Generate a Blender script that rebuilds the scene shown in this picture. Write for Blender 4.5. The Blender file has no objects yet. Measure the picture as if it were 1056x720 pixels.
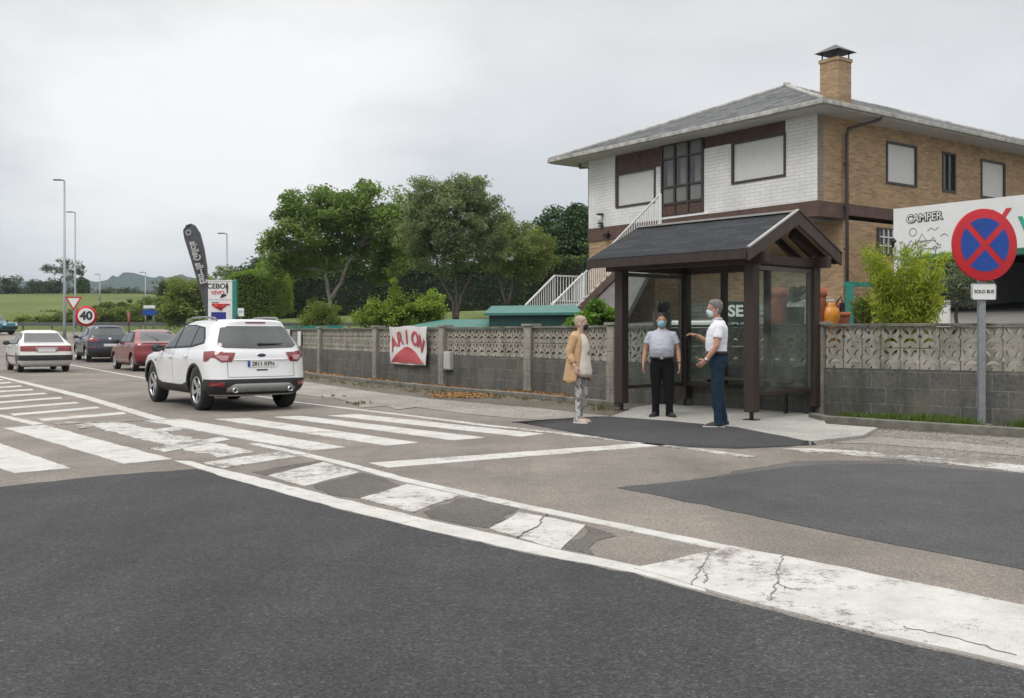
import bpy, bmesh, math, random
import numpy as np
from mathutils import Vector, Matrix, Euler
from mathutils.bvhtree import BVHTree
random.seed(7)
R = math.radians
SC = bpy.context.scene
COL = SC.collection
# ------------------------------------------------------------------ camera model (measured from the vanishing points)
F, HC, HY, PX0 = 1040.0, 1.32, 343.0, 528.0
def G(px, py, z=0.0):            # point of the level ground seen at a pixel
    Y = F*(HC-z)/(py-HY)
    return Vector(((px-PX0)*Y/F, Y, z))
def P(px, py, Y):                # point at distance Y seen at a pixel
    return Vector(((px-PX0)*Y/F, Y, HC+(HY-py)*Y/F))
def lerp(a, b, t): return a+(b-a)*t
def smooth(a, b, x):
    t = min(1, max(0, (x-a)/(b-a))); return t*t*(3-2*t)
# ------------------------------------------------------------------ tagging
def tag(o, label=None, cat=None, group=None, kind=None):
    if label: o['label'] = label
    if cat: o['category'] = cat
    if group: o['group'] = group
    if kind: o['kind'] = kind
    return o
def empty(name, loc=(0,0,0), rz=0, label=None, cat=None, group=None):
    o = bpy.data.objects.new(name, None); COL.objects.link(o)
    o.location = loc; o.rotation_euler = (0,0,rz); o.empty_display_size = .2
    return tag(o, label, cat, group)
def copy_tree(o, parent=None):
    c = o.copy(); COL.objects.link(c)
    if parent is not None: c.parent = parent
    for ch in list(o.children): copy_tree(ch, c)
    return c
def link(name, me, mat=None, parent=None):
    o = bpy.data.objects.new(name, me); COL.objects.link(o)
    if mat is not None:
        for m in (mat if isinstance(mat, (list, tuple)) else [mat]): me.materials.append(m)
    if parent is not None: o.parent = parent
    return o
# ------------------------------------------------------------------ mesh builder
class MB:
    def __init__(s): s.v=[]; s.f=[]; s.m=[]; s.sm=[]
    def add(s, vs, fs, mi=0, smooth=False):
        b=len(s.v); s.v += [tuple(v) for v in vs]
        for f in fs: s.f.append(tuple(b+i for i in f)); s.m.append(mi); s.sm.append(smooth)
        return s
    def box(s, c, d, rz=0, mi=0, M=None):
        x,y,z=[k/2 for k in d]
        vs=[Vector((sx*x,sy*y,sz*z)) for sz in(-1,1) for sy in(-1,1) for sx in(-1,1)]
        if M is None: M=Matrix.Rotation(rz,3,'Z')
        vs=[M@v+Vector(c) for v in vs]
        return s.add(vs,[(0,2,3,1),(4,5,7,6),(0,1,5,4),(2,6,7,3),(0,4,6,2),(1,3,7,5)],mi)
    def box2(s, a, b, mi=0):
        return s.box([(a[i]+b[i])/2 for i in range(3)],[abs(b[i]-a[i]) for i in range(3)],0,mi)
    def bar(s, p, q, w, h=None, mi=0, up=(0,0,1)):
        p=Vector(p); q=Vector(q); h=h or w; d=(q-p); L=d.length
        if L<1e-6: return s
        d.normalize(); u=Vector(up)
        if abs(d.dot(u))>.98: u=Vector((1,0,0))
        sd=d.cross(u).normalized(); u2=sd.cross(d).normalized()
        M=Matrix((d,sd,u2)).transposed()
        return s.box((p+q)/2,(L,w,h),0,mi,M)
    def loft(s, rings, cap=True, closed=True, mi=0, smooth=True):
        n=len(rings[0]); b=len(s.v); vs=[v for r in rings for v in r]; fs=[]
        for i in range(len(rings)-1):
            for j in range(n if closed else n-1):
                k=(j+1)%n
                fs.append((i*n+j,i*n+k,(i+1)*n+k,(i+1)*n+j))
        s.add(vs,fs,mi,smooth)
        if cap:
            s.f.append(tuple(b+j for j in reversed(range(n)))); s.m.append(mi); s.sm.append(False)
            o=b+(len(rings)-1)*n
            s.f.append(tuple(o+j for j in range(n))); s.m.append(mi); s.sm.append(False)
        return s
    def tube(s, pts, r, n=8, cap=True, mi=0, smooth=True):
        pts=[Vector(p) for p in pts]
        rs=r if isinstance(r,(list,tuple)) else [r]*len(pts)
        rings=[]; prev=None
        for i,p in enumerate(pts):
            d=(pts[min(i+1,len(pts)-1)]-pts[max(i-1,0)])
            d=d.normalized() if d.length>1e-9 else Vector((0,0,1))
            if prev is None:
                u=Vector((0,0,1)) if abs(d.z)<.9 else Vector((1,0,0))
                a=d.cross(u).normalized()
            else:
                a=(prev-d*prev.dot(d)); a=a.normalized() if a.length>1e-6 else d.orthogonal().normalized()
            prev=a; c=d.cross(a)
            rr=rs[i]; ra,rb=(rr if isinstance(rr,(list,tuple)) else (rr,rr))
            rings.append([p+a*ra*math.cos(2*math.pi*k/n)+c*rb*math.sin(2*math.pi*k/n) for k in range(n)])
        return s.loft(rings,cap,True,mi,smooth)
    def ball(s, c, r, n=12, m=8, mi=0, M=None):
        c=Vector(c); r=r if isinstance(r,(list,tuple)) else (r,r,r); rings=[]
        for i in range(m+1):
            ph=-math.pi/2+math.pi*i/m; cz=max(.02,math.cos(ph))
            ring=[]
            for k in range(n):
                v=Vector((r[0]*cz*math.cos(2*math.pi*k/n),r[1]*cz*math.sin(2*math.pi*k/n),r[2]*math.sin(ph)))
                ring.append(c+(M@v if M is not None else v))
            rings.append(ring)
        return s.loft(rings,True,True,mi,True)
    def prism(s, poly, z0, z1, mi=0, fn=None):       # polygon extruded along z (fn maps local (x,y,z) to space)
        n=len(poly); vs=[(p[0],p[1],z0) for p in poly]+[(p[0],p[1],z1) for p in poly]
        if fn: vs=[fn(*v) for v in vs]
        fs=[tuple(reversed(range(n))),tuple(range(n,2*n))]+[(i,(i+1)%n,n+(i+1)%n,n+i) for i in range(n)]
        return s.add(vs,fs,mi)
    def revolve(s, prof, n=24, M=None, mi=0, smooth=True, cap=False):   # prof: (r, h) about local z
        rings=[]
        for r,h in prof:
            ring=[Vector((r*math.cos(2*math.pi*k/n),r*math.sin(2*math.pi*k/n),h)) for k in range(n)]
            rings.append([M@v for v in ring] if M is not None else ring)
        return s.loft(rings,cap,True,mi,smooth)
    def mesh(s, name):
        me=bpy.data.meshes.new(name); me.from_pydata(s.v,[],s.f)
        me.polygons.foreach_set('material_index',s.m); me.polygons.foreach_set('use_smooth',s.sm)
        me.update(); return me
    def build(s, name, mat=None, parent=None, bevel=0, seg=2, fixn=True):
        me=s.mesh(name)
        if fixn:
            bm=bmesh.new(); bm.from_mesh(me); bmesh.ops.recalc_face_normals(bm,faces=bm.faces); bm.to_mesh(me); bm.free()
        o=link(name,me,mat,parent)
        if bevel:
            b=o.modifiers.new('b','BEVEL'); b.width=bevel; b.segments=seg; b.limit_method='ANGLE'; b.angle_limit=R(40)
        return o
def DG():
    bpy.context.view_layer.update(); return bpy.context.evaluated_depsgraph_get()
def bake(o):                     # evaluated mesh data of a temporary object
    me=bpy.data.meshes.new_from_object(o.evaluated_get(DG())); 
    return me
def curve_mesh(polys, depth, name='c'):
    cu=bpy.data.curves.new(name,'CURVE'); cu.dimensions='2D'; cu.fill_mode='BOTH'; cu.extrude=depth/2
    for p in polys:
        sp=cu.splines.new('POLY'); sp.points.add(len(p)-1)
        for i,q in enumerate(p): sp.points[i].co=(q[0],q[1],0,1)
        sp.use_cyclic_u=True
    o=bpy.data.objects.new(name,cu); COL.objects.link(o); me=bake(o)
    bpy.data.objects.remove(o); bpy.data.curves.remove(cu); return me
def text_mesh(txt, size, depth=.004, bold=0, shear=0, align='CENTER', space=1.0):
    cu=bpy.data.curves.new('t','FONT'); cu.body=txt; cu.size=size; cu.extrude=depth/2; cu.offset=bold; cu.shear=shear
    cu.align_x=align; cu.align_y='CENTER'; cu.space_character=space
    o=bpy.data.objects.new('t',cu); COL.objects.link(o); me=bake(o)
    bpy.data.objects.remove(o); bpy.data.curves.remove(cu); return me
def xform(me, M): me.transform(M); return me
def frame_M(origin, xdir, ydir):          # text/sign frame: local x -> xdir, y -> ydir, z -> outwards
    x=Vector(xdir).normalized(); y=Vector(ydir).normalized(); z=x.cross(y)
    M=Matrix((x,y,z)).transposed().to_4x4(); M.translation=Vector(origin); return M
# ------------------------------------------------------------------ materials
MATS={}
def new_mat(name):
    m=bpy.data.materials.new(name); m.use_nodes=True; nt=m.node_tree
    return m, nt, nt.nodes['Principled BSDF']
def N(nt, t, **kw):
    n=nt.nodes.new(t)
    for k,v in kw.items():
        if k in n.inputs.keys() if hasattr(n.inputs,'keys') else False: n.inputs[k].default_value=v
        else: setattr(n,k,v)
    return n
def obj_coord(nt, scale=1):
    tc=nt.nodes.new('ShaderNodeTexCoord'); return tc.outputs['Object']
def noise(nt, vec, scale, detail=6, rough=.6):
    n=nt.nodes.new('ShaderNodeTexNoise'); n.inputs['Scale'].default_value=scale
    n.inputs['Detail'].default_value=detail; n.inputs['Roughness'].default_value=rough
    nt.links.new(vec,n.inputs['Vector']); return n.outputs['Fac']
def ramp(nt, fac, stops):
    r=nt.nodes.new('ShaderNodeValToRGB'); e=r.color_ramp.elements
    while len(e)<len(stops): e.new(.5)
    for i,(p,c) in enumerate(stops):
        e[i].position=p; e[i].color=(c[0],c[1],c[2],1) if isinstance(c,(tuple,list)) else (c,c,c,1)
    nt.links.new(fac,r.inputs['Fac']); return r.outputs['Color']
def mixc(nt, fac, a, b, mode='MIX'):
    m=nt.nodes.new('ShaderNodeMix'); m.data_type='RGBA'; m.blend_type=mode
    for sock,val in ((m.inputs[0],fac),(m.inputs[6],a),(m.inputs[7],b)):
        if isinstance(val,(int,float)): sock.default_value=val
        elif isinstance(val,(tuple,list)): sock.default_value=(val[0],val[1],val[2],1)
        else: nt.links.new(val,sock)
    return m.outputs[2]
def math_n(nt, op, a, b=0.0, clamp=False):
    m=nt.nodes.new('ShaderNodeMath'); m.operation=op; m.use_clamp=clamp
    for i,val in enumerate((a,b)):
        if isinstance(val,(int,float)): m.inputs[i].default_value=val
        else: nt.links.new(val,m.inputs[i])
    return m.outputs[0]
def bump(nt, b, h, dist, strength=1.0):
    n=nt.nodes.new('ShaderNodeBump'); n.inputs['Distance'].default_value=dist; n.inputs['Strength'].default_value=strength
    nt.links.new(h,n.inputs['Height']); nt.links.new(n.outputs['Normal'],b.inputs['Normal'])
def simple(name, c, rough=.6, metal=0, var=.15, scale=6, bumpd=0, bscale=60, spec=.5, coat=0):
    if name in MATS: return MATS[name]
    m,nt,b=new_mat(name); v=obj_coord(nt)
    f=noise(nt,v,scale); lo=tuple(k*(1-var) for k in c); hi=tuple(min(1,k*(1+var)) for k in c)
    nt.links.new(ramp(nt,f,[(.3,lo),(.7,hi)]),b.inputs['Base Color'])
    b.inputs['Roughness'].default_value=rough; b.inputs['Metallic'].default_value=metal
    b.inputs['Specular IOR Level'].default_value=spec
    if coat: b.inputs['Coat Weight'].default_value=coat; b.inputs['Coat Roughness'].default_value=.04
    if bumpd: bump(nt,b,noise(nt,v,bscale),bumpd)
    MATS[name]=m; return m
def stained(name,c,stain,amt,rough=.9,var=.35,scale=4,bumpd=.008):
    m,nt,b=new_mat(name); v=obj_coord(nt)
    k=ramp(nt,noise(nt,v,scale,7,.7),[(.3,tuple(q*(1-var) for q in c)),(.7,tuple(q*(1+var) for q in c))])
    mp=nt.nodes.new('ShaderNodeMapping'); mp.inputs['Scale'].default_value=(3,3,.6); nt.links.new(v,mp.inputs[0])
    k=mixc(nt,math_n(nt,'MULTIPLY',ramp(nt,noise(nt,mp.outputs[0],1.2,8,.75),[(.44,0.0),(.66,1.0)]),amt),k,stain)
    nt.links.new(k,b.inputs['Base Color']); b.inputs['Roughness'].default_value=rough; bump(nt,b,noise(nt,v,45,5,.7),bumpd); MATS[name]=m; return m
def speck_asphalt(name, base, spread, warm, big=.8, gravel=130, stain=(0,0,0), stain_amt=0.0, rough=.85, tracks=0):
    m,nt,b=new_mat(name); v=obj_coord(nt)
    sp=noise(nt,v,gravel,3,.75); sp2=noise(nt,v,gravel*.36,2,.6)
    c=ramp(nt,sp,[(.28,tuple(k*(1-spread) for k in base)),(.5,base),(.66,tuple(min(1,k*(1+spread)) for k in warm)),(.74,tuple(min(1,k*(1+spread*2.2)) for k in warm))])
    c=mixc(nt,.5,c,ramp(nt,sp2,[(.32,tuple(k*.62 for k in base)),(.5,base),(.68,tuple(k*1.45 for k in base))]))
    for sc_,lo,hi in ((gravel*1.1,1-spread*.55,1+spread*1.1),(gravel*2.2,1-spread*.5,1+spread*.9)):   # single stones of the aggregate
        vo=nt.nodes.new('ShaderNodeTexVoronoi'); vo.inputs['Scale'].default_value=sc_; nt.links.new(v,vo.inputs['Vector'])
        sx=nt.nodes.new('ShaderNodeSeparateColor'); nt.links.new(vo.outputs['Color'],sx.inputs[0])
        c=mixc(nt,1.0,c,ramp(nt,sx.outputs[0],[(0,lo),(.55,.95),(.85,1.1),(1,hi)]),'MULTIPLY')
    g=noise(nt,v,big,6,.7); c=mixc(nt,1.0,c,ramp(nt,g,[(.3,.76),(.5,1.0),(.7,1.2)]),'MULTIPLY')
    g2=noise(nt,v,.23,4,.6); c=mixc(nt,1.0,c,ramp(nt,g2,[(.32,.82),(.68,1.16)]),'MULTIPLY')
    if tracks:                                            # wear along the driving direction
        mp=nt.nodes.new('ShaderNodeMapping'); mp.inputs['Rotation'].default_value=(0,0,R(-35)); mp.inputs['Scale'].default_value=(.95,.10,1); nt.links.new(v,mp.inputs[0])
        c=mixc(nt,1.0,c,ramp(nt,noise(nt,mp.outputs[0],1.2,5,.6),[(.34,1-tracks),(.66,1+tracks)]),'MULTIPLY')
    if stain_amt:
        s=noise(nt,v,2.3,8,.7); c=mixc(nt,math_n(nt,'MULTIPLY',ramp(nt,s,[(.55,0.0),(.72,1.0)]),stain_amt),c,stain)
    nt.links.new(c,b.inputs['Base Color']); b.inputs['Roughness'].default_value=rough
    b.inputs['Specular IOR Level'].default_value=.35
    bump(nt,b,sp,.006,.7); MATS[name]=m; return m
def paint_mat(name, under, wear):         # road paint flaking off the asphalt beneath
    m,nt,b=new_mat(name); v=obj_coord(nt)
    w1=noise(nt,v,1.1,7,.72); w2=noise(nt,v,17,5,.75); w3=noise(nt,v,120,3,.7); w4=noise(nt,v,5,6,.7)
    h=math_n(nt,'ADD',math_n(nt,'MULTIPLY',w1,.36),math_n(nt,'ADD',math_n(nt,'MULTIPLY',w4,.2),math_n(nt,'ADD',math_n(nt,'MULTIPLY',w2,.26),math_n(nt,'MULTIPLY',w3,.18))))
    t=wear
    k=ramp(nt,h,[(t-.015,1.0),(t+.03,0.0)])
    white=ramp(nt,noise(nt,v,3.5,6,.7),[(.3,(.40,.389,.358)),(.6,(.525,.512,.48))])
    white=mixc(nt,1.0,white,ramp(nt,w3,[(.3,.86),(.6,1.03)]),'MULTIPLY')
    gr=ramp(nt,noise(nt,v,130,3,.7),[(.3,tuple(q*.6 for q in under)),(.68,tuple(q*1.4 for q in under))])
    nt.links.new(mixc(nt,k,white,gr),b.inputs['Base Color']); b.inputs['Roughness'].default_value=.75
    bump(nt,b,w3,.003,.5); MATS[name]=m; return m
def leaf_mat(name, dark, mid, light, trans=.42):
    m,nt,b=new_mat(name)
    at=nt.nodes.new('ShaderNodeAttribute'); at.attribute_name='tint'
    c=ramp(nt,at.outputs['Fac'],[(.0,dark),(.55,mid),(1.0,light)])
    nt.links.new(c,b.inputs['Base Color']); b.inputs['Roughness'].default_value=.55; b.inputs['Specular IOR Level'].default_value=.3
    tr=nt.nodes.new('ShaderNodeBsdfTranslucent'); nt.links.new(mixc(nt,1.0,c,(1.1,1.25,.55),'MULTIPLY'),tr.inputs['Color'])
    mx=nt.nodes.new('ShaderNodeMixShader'); mx.inputs[0].default_value=trans
    nt.links.new(b.outputs[0],mx.inputs[1]); nt.links.new(tr.outputs[0],mx.inputs[2])
    nt.links.new(mx.outputs[0],nt.nodes['Material Output'].inputs['Surface']); MATS[name]=m; return m
def brick_mat(name, cols, mortar, bw, bh, mw=.012, swap=True, bumpd=.006, dirt=.25, stain=None):
    # bricks laid in the object's own x (along the wall) and z (height)
    m,nt,b=new_mat(name); v=obj_coord(nt)
    sep=nt.nodes.new('ShaderNodeSeparateXYZ'); nt.links.new(v,sep.inputs[0])
    cmb=nt.nodes.new('ShaderNodeCombineXYZ')
    nt.links.new(math_n(nt,'ADD',sep.outputs[0],sep.outputs[1]),cmb.inputs[0]); nt.links.new(sep.outputs[2],cmb.inputs[1])
    br=nt.nodes.new('ShaderNodeTexBrick'); nt.links.new(cmb.outputs[0],br.inputs['Vector'])
    br.inputs['Scale'].default_value=1; br.inputs['Brick Width'].default_value=bw; br.inputs['Row Height'].default_value=bh
    br.inputs['Mortar Size'].default_value=mw; br.inputs['Mortar Smooth'].default_value=.15; br.inputs['Bias'].default_value=0
    br.inputs['Color1'].default_value=(*cols[0],1); br.inputs['Color2'].default_value=(*cols[1],1); br.inputs['Mortar'].default_value=(*mortar,1)
    c=br.outputs['Color']
    c=mixc(nt,1.0,c,ramp(nt,noise(nt,v,22,4,.7),[(.25,1-dirt),(.75,1+dirt*.7)]),'MULTIPLY')
    c=mixc(nt,1.0,c,ramp(nt,noise(nt,v,.8,5,.65),[(.3,.85),(.7,1.1)]),'MULTIPLY')
    if stain:
        mp=nt.nodes.new('ShaderNodeMapping'); mp.inputs['Scale'].default_value=(2.2,2.2,.35); nt.links.new(v,mp.inputs[0])
        c=mixc(nt,math_n(nt,'MULTIPLY',ramp(nt,noise(nt,mp.outputs[0],1.3,8,.75),[(.46,0.0),(.66,1.0)]),stain[1]),c,stain[0])
        c=mixc(nt,math_n(nt,'MULTIPLY',ramp(nt,noise(nt,v,1.1,7,.7),[(.52,0.0),(.7,1.0)]),.55),c,stain[2])
    nt.links.new(c,b.inputs['Base Color']); b.inputs['Roughness'].default_value=.85
    h=math_n(nt,'ADD',math_n(nt,'MULTIPLY',br.outputs['Fac'],-1.0),math_n(nt,'MULTIPLY',noise(nt,v,70),.35))
    bump(nt,b,h,bumpd); MATS[name]=m; return m
def slate_mat(name, c, bw, bh, contrast=.35, dirt=None):
    m,nt,b=new_mat(name)
    uv=nt.nodes.new('ShaderNodeUVMap'); v=uv.outputs[0]; o=obj_coord(nt)
    br=nt.nodes.new('ShaderNodeTexBrick'); nt.links.new(v,br.inputs['Vector'])
    br.inputs['Scale'].default_value=1; br.inputs['Brick Width'].default_value=bw; br.inputs['Row Height'].default_value=bh
    br.inputs['Mortar Size'].default_value=.006; br.inputs['Bias'].default_value=0
    br.inputs['Color1'].default_value=(*[k*(1-contrast) for k in c],1); br.inputs['Color2'].default_value=(*[k*(1+contrast) for k in c],1)
    br.inputs['Mortar'].default_value=(*[k*.35 for k in c],1)
    col=mixc(nt,1.0,br.outputs['Color'],ramp(nt,noise(nt,o,9,6,.7),[(.3,.78),(.7,1.22)]),'MULTIPLY')
    if dirt: col=mixc(nt,math_n(nt,'MULTIPLY',ramp(nt,noise(nt,o,1.2,8,.75),[(.5,0.0),(.68,1.0)]),.6),col,dirt)
    nt.links.new(col,b.inputs['Base Color']); b.inputs['Roughness'].default_value=.8; b.inputs['Specular IOR Level'].default_value=.25
    bump(nt,b,math_n(nt,'MULTIPLY',br.outputs['Fac'],-1.0),.01); MATS[name]=m; return m
def glass_sheet(name, tint=(.93,.97,.95), gloss=.06):
    m,nt,b=new_mat(name); nt.nodes.remove(b)
    t=nt.nodes.new('ShaderNodeBsdfTransparent'); t.inputs[0].default_value=(*tint,1)
    g=nt.nodes.new('ShaderNodeBsdfGlossy'); g.inputs['Roughness'].default_value=.03
    lw=nt.nodes.new('ShaderNodeFresnel'); lw.inputs[0].default_value=1.45; ge=nt.nodes.new('ShaderNodeNewGeometry'); fr_=math_n(nt,'MULTIPLY',lw.outputs[0],math_n(nt,'SUBTRACT',1.0,ge.outputs['Backfacing']))
    d=nt.nodes.new('ShaderNodeBsdfDiffuse'); d.inputs[0].default_value=(.5,.5,.48,1)
    mx=nt.nodes.new('ShaderNodeMixShader'); nt.links.new(fr_,mx.inputs[0]); nt.links.new(t.outputs[0],mx.inputs[1]); nt.links.new(g.outputs[0],mx.inputs[2])
    dirt=nt.nodes.new('ShaderNodeMixShader')
    nt.links.new(ramp(nt,noise(nt,obj_coord(nt),2.5,7,.7),[(.35,.01),(.75,gloss)]),dirt.inputs[0])
    nt.links.new(mx.outputs[0],dirt.inputs[1]); nt.links.new(d.outputs[0],dirt.inputs[2])
    nt.links.new(dirt.outputs[0],nt.nodes['Material Output'].inputs['Surface']); MATS[name]=m; return m
def set_uv(me, fn):
    uv=me.uv_layers.new(name='UVMap')
    for l in me.loops: uv.data[l.index].uv=fn(me.vertices[l.vertex_index].co)
# ------------------------------------------------------------------ camera
cd=bpy.data.cameras.new('camera'); cam=bpy.data.objects.new('camera',cd); COL.objects.link(cam)
cam.location=(0,0,HC); cam.rotation_euler=(R(90),0,0); cd.sensor_width=36; cd.lens=36*F/1056
cd.shift_y=-17/1056; cd.clip_start=.1; cd.clip_end=9000; SC.camera=cam
# ------------------------------------------------------------------ sky, sun
SUN_EL, SUN_AZ = 52, 215        # azimuth clockwise from +Y: behind and left of the camera
def make_world():
    w=bpy.data.worlds.new('World'); SC.world=w; w.use_nodes=True; nt=w.node_tree
    bg=nt.nodes['Background']; bg.inputs['Strength'].default_value=.1
    sky=nt.nodes.new('ShaderNodeTexSky'); sky.sky_type='NISHITA'; sky.sun_disc=False
    sky.sun_elevation=R(SUN_EL); sky.sun_rotation=R(SUN_AZ); sky.air_density=1.3; sky.dust_density=2
    tc=nt.nodes.new('ShaderNodeTexCoord'); sep=nt.nodes.new('ShaderNodeSeparateXYZ'); nt.links.new(tc.outputs['Generated'],sep.inputs[0])
    mp=nt.nodes.new('ShaderNodeMapping'); mp.inputs['Scale'].default_value=(1,1,2.6); nt.links.new(tc.outputs['Generated'],mp.inputs[0])
    n1=noise(nt,mp.outputs[0],2.1,7,.55); n2=noise(nt,mp.outputs[0],.9,3,.5)
    # overcast: brighter towards the zenith than at the horizon, cloud base modulated by noise
    el=ramp(nt,sep.outputs[2],[(0,(4.5,4.95,5.5)),(.10,(5.0,5.35,5.75)),(.22,(6.1,6.2,6.4)),(.34,(6.7,6.72,6.8)),(.6,(12.5,12.4,12.3)),(1,(19,19,18.8))])
    # bright thin patch low on the left, as in the photograph
    d=nt.nodes.new('ShaderNodeVectorMath'); d.operation='DOT_PRODUCT'; nt.links.new(tc.outputs['Generated'],d.inputs[0])
    d.inputs[1].default_value=Vector((-.30,.92,.235)).normalized()
    warp=math_n(nt,'ADD',d.outputs['Value'],math_n(nt,'MULTIPLY',math_n(nt,'SUBTRACT',n1,.5),.10))
    patch=ramp(nt,warp,[(.965,0.0),(.988,.5),(1.0,.8)])
    cl=math_n(nt,'ADD',math_n(nt,'MULTIPLY',n1,.55),math_n(nt,'MULTIPLY',n2,.45))
    c=mixc(nt,1.0,el,ramp(nt,cl,[(.36,(.79,.805,.835)),(.5,(.98,.98,.985)),(.62,(1.15,1.147,1.14))]),'MULTIPLY')
    c=mixc(nt,patch,c,(8.9,8.9,8.85))
    c=mixc(nt,.95,sky.outputs[0],c)
    nt.links.new(c,bg.inputs['Color'])
make_world()
sl=bpy.data.lights.new('sun','SUN'); sl.energy=1.1; sl.angle=R(25); sl.color=(1,.97,.93)
so=bpy.data.objects.new('sun',sl); COL.objects.link(so)
az=R(SUN_AZ); sd=Vector((math.sin(az)*math.cos(R(SUN_EL)),math.cos(az)*math.cos(R(SUN_EL)),math.sin(R(SUN_EL))))
so.rotation_euler=sd.to_track_quat('Z','Y').to_euler(); so.location=(-10,-10,30)
SC.view_settings.view_transform='Standard'; SC.view_settings.look='None'; SC.view_settings.exposure=0.22; SC.view_settings.gamma=1
SC.cycles.use_denoising=True; SC.cycles.max_bounces=8; SC.cycles.transparent_max_bounces=24
# ------------------------------------------------------------------ heights
def HR(y):                                            # road level
    return .03*max(0,min(y,92)-45)
WALL=[Vector((p[0],p[1],0)) for p in ((-16.5,60),(-10.4,42.4),(-6.16,32.7),(-3.75,28.3),(-1.6,24.75),(.47,22.1),(2.0,19.05),(4.83,15.80),(7.19,14.12),(15,8.7))]
def terr(x,y):
    z=HR(y)
    if y>92:
        n=math.sin(x*.05)*.6+math.sin(x*.013+1)*1.2
        z+= 2.0*smooth(92,101,y)+(6.0+n)*smooth(97,210,y)*.9+.0*y
        z-= 6*smooth(260,600,y)
    return z
# ------------------------------------------------------------------ ground materials
m_old=speck_asphalt('old_asphalt',(.190,.168,.142),.48,(.255,.226,.19),stain=(.075,.068,.06),stain_amt=.45,tracks=.12)
m_new=speck_asphalt('new_asphalt',(.0395,.0398,.0410),.6,(.061,.062,.064),gravel=75,rough=.8,tracks=.22,stain=(.085,.082,.078),stain_amt=.16)
m_new2=speck_asphalt('patch_asphalt',(.066,.066,.067),.5,(.086,.086,.086),gravel=120,stain=(.13,.12,.105),stain_amt=.30)
m_ramp=speck_asphalt('fresh_asphalt',(.046,.046,.048),.5,(.06,.06,.062),gravel=100)
m_conc=speck_asphalt('pale_concrete',(.36,.345,.315),.12,(.40,.385,.355),gravel=90,stain=(.2,.185,.16),stain_amt=.35)
m_walk=speck_asphalt('worn_concrete',(.25,.232,.205),.3,(.31,.29,.26),gravel=80,stain=(.11,.098,.08),stain_amt=.7)
m_dirt=speck_asphalt('dirt',(.105,.088,.066),.45,(.17,.145,.11),gravel=40,stain=(.05,.06,.025),stain_amt=.7)
m_grav=speck_asphalt('gravel_dirt',(.19,.172,.148),.5,(.30,.275,.24),gravel=45,stain=(.075,.066,.052),stain_amt=.85)
m_paint=paint_mat('road_paint',(.17,.152,.13),.437); m_paintt=paint_mat('road_paint_wide',(.17,.152,.13),.448); m_paintb=paint_mat('road_paint_block',(.17,.152,.13),.468)
m_paintw=paint_mat('road_paint_worn',(.15,.137,.12),.487)
m_paintvw=paint_mat('road_paint_ghost',(.15,.137,.12),.535)
def grass_mat():
    m,nt,b=new_mat('grass'); v=obj_coord(nt)
    c=ramp(nt,noise(nt,v,.055,6,.65),[(.3,(.080,.112,.030)),(.5,(.118,.148,.042)),(.7,(.165,.175,.060))])
    c=mixc(nt,1.0,c,ramp(nt,noise(nt,v,1.6,6,.75),[(.3,.68),(.7,1.25)]),'MULTIPLY')
    nt.links.new(c,b.inputs['Base Color']); b.inputs['Roughness'].default_value=.9; b.inputs['Specular IOR Level'].default_value=.15
    bump(nt,b,noise(nt,v,4,6,.8),.12); MATS['grass']=m; return m
m_grass=grass_mat()
# ------------------------------------------------------------------ sheets
def grid_sheet(name, xs, ys, fn, mat, kind='structure'):
    nx,ny=len(xs),len(ys)
    vs=[(x,y,fn(x,y)) for y in ys for x in xs]
    fs=[(j*nx+i,j*nx+i+1,(j+1)*nx+i+1,(j+1)*nx+i) for j in range(ny-1) for i in range(nx-1)]
    me=bpy.data.meshes.new(name); me.from_pydata(vs,[],fs); me.polygons.foreach_set('use_smooth',[True]*len(fs)); me.update()
    return tag(link(name,me,mat),kind=kind)
def spread(a, b, n, p=1.0):
    return [a+(b-a)*(i/n)**p for i in range(n+1)]
xs=sorted(set([-v for v in spread(0,1500,60,2.4)]+spread(0,1500,60,2.4)))
ys=[-60,-20,0,20,45]+spread(46,260,90)+spread(270,2600,40,1.6)
grid_sheet('ground',xs,ys,lambda x,y:terr(x,y)-.05,m_grass)
vs=[];ys_=[-30,-12,0,15,30,44]+spread(45,91,23)
for y in ys_:
    xm=34 if y<40 else -12-(y-44)*.35
    for i in range(41): x=lerp(-95,xm,i/40); vs.append((x,y,HR(y)))
fs=[(j*41+i,j*41+i+1,(j+1)*41+i+1,(j+1)*41+i) for j in range(len(ys_)-1) for i in range(40)]
me=bpy.data.meshes.new('road'); me.from_pydata(vs,[],fs); me.update(); tag(link('road',me,m_old),kind='structure')
def flat(name, poly, z, mat, kind='structure'):
    me=bpy.data.meshes.new(name); bm=bmesh.new()
    vs=[bm.verts.new((p[0],p[1],z)) for p in poly]
    es=[bm.edges.new((vs[i],vs[(i+1)%len(vs)])) for i in range(len(vs))]
    bmesh.ops.triangle_fill(bm,use_beauty=True,use_dissolve=False,edges=es)
    bmesh.ops.recalc_face_normals(bm,faces=bm.faces)
    if bm.faces and sum(f.normal.z*f.calc_area() for f in bm.faces)<0: bmesh.ops.reverse_faces(bm,faces=bm.faces)
    ret=bmesh.ops.extrude_face_region(bm,geom=[f for f in bm.faces])      # give the sheet its edge thickness
    for e in ret['geom']:
        if isinstance(e,bmesh.types.BMVert): e.co.z-=z+.004
    bmesh.ops.recalc_face_normals(bm,faces=bm.faces)
    bm.to_mesh(me); bm.free(); return tag(link(name,me,mat),kind=kind)
def GP(lst, z=0): return [G(x,y,z) for x,y in lst]
rj=random.Random(3)
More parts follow.
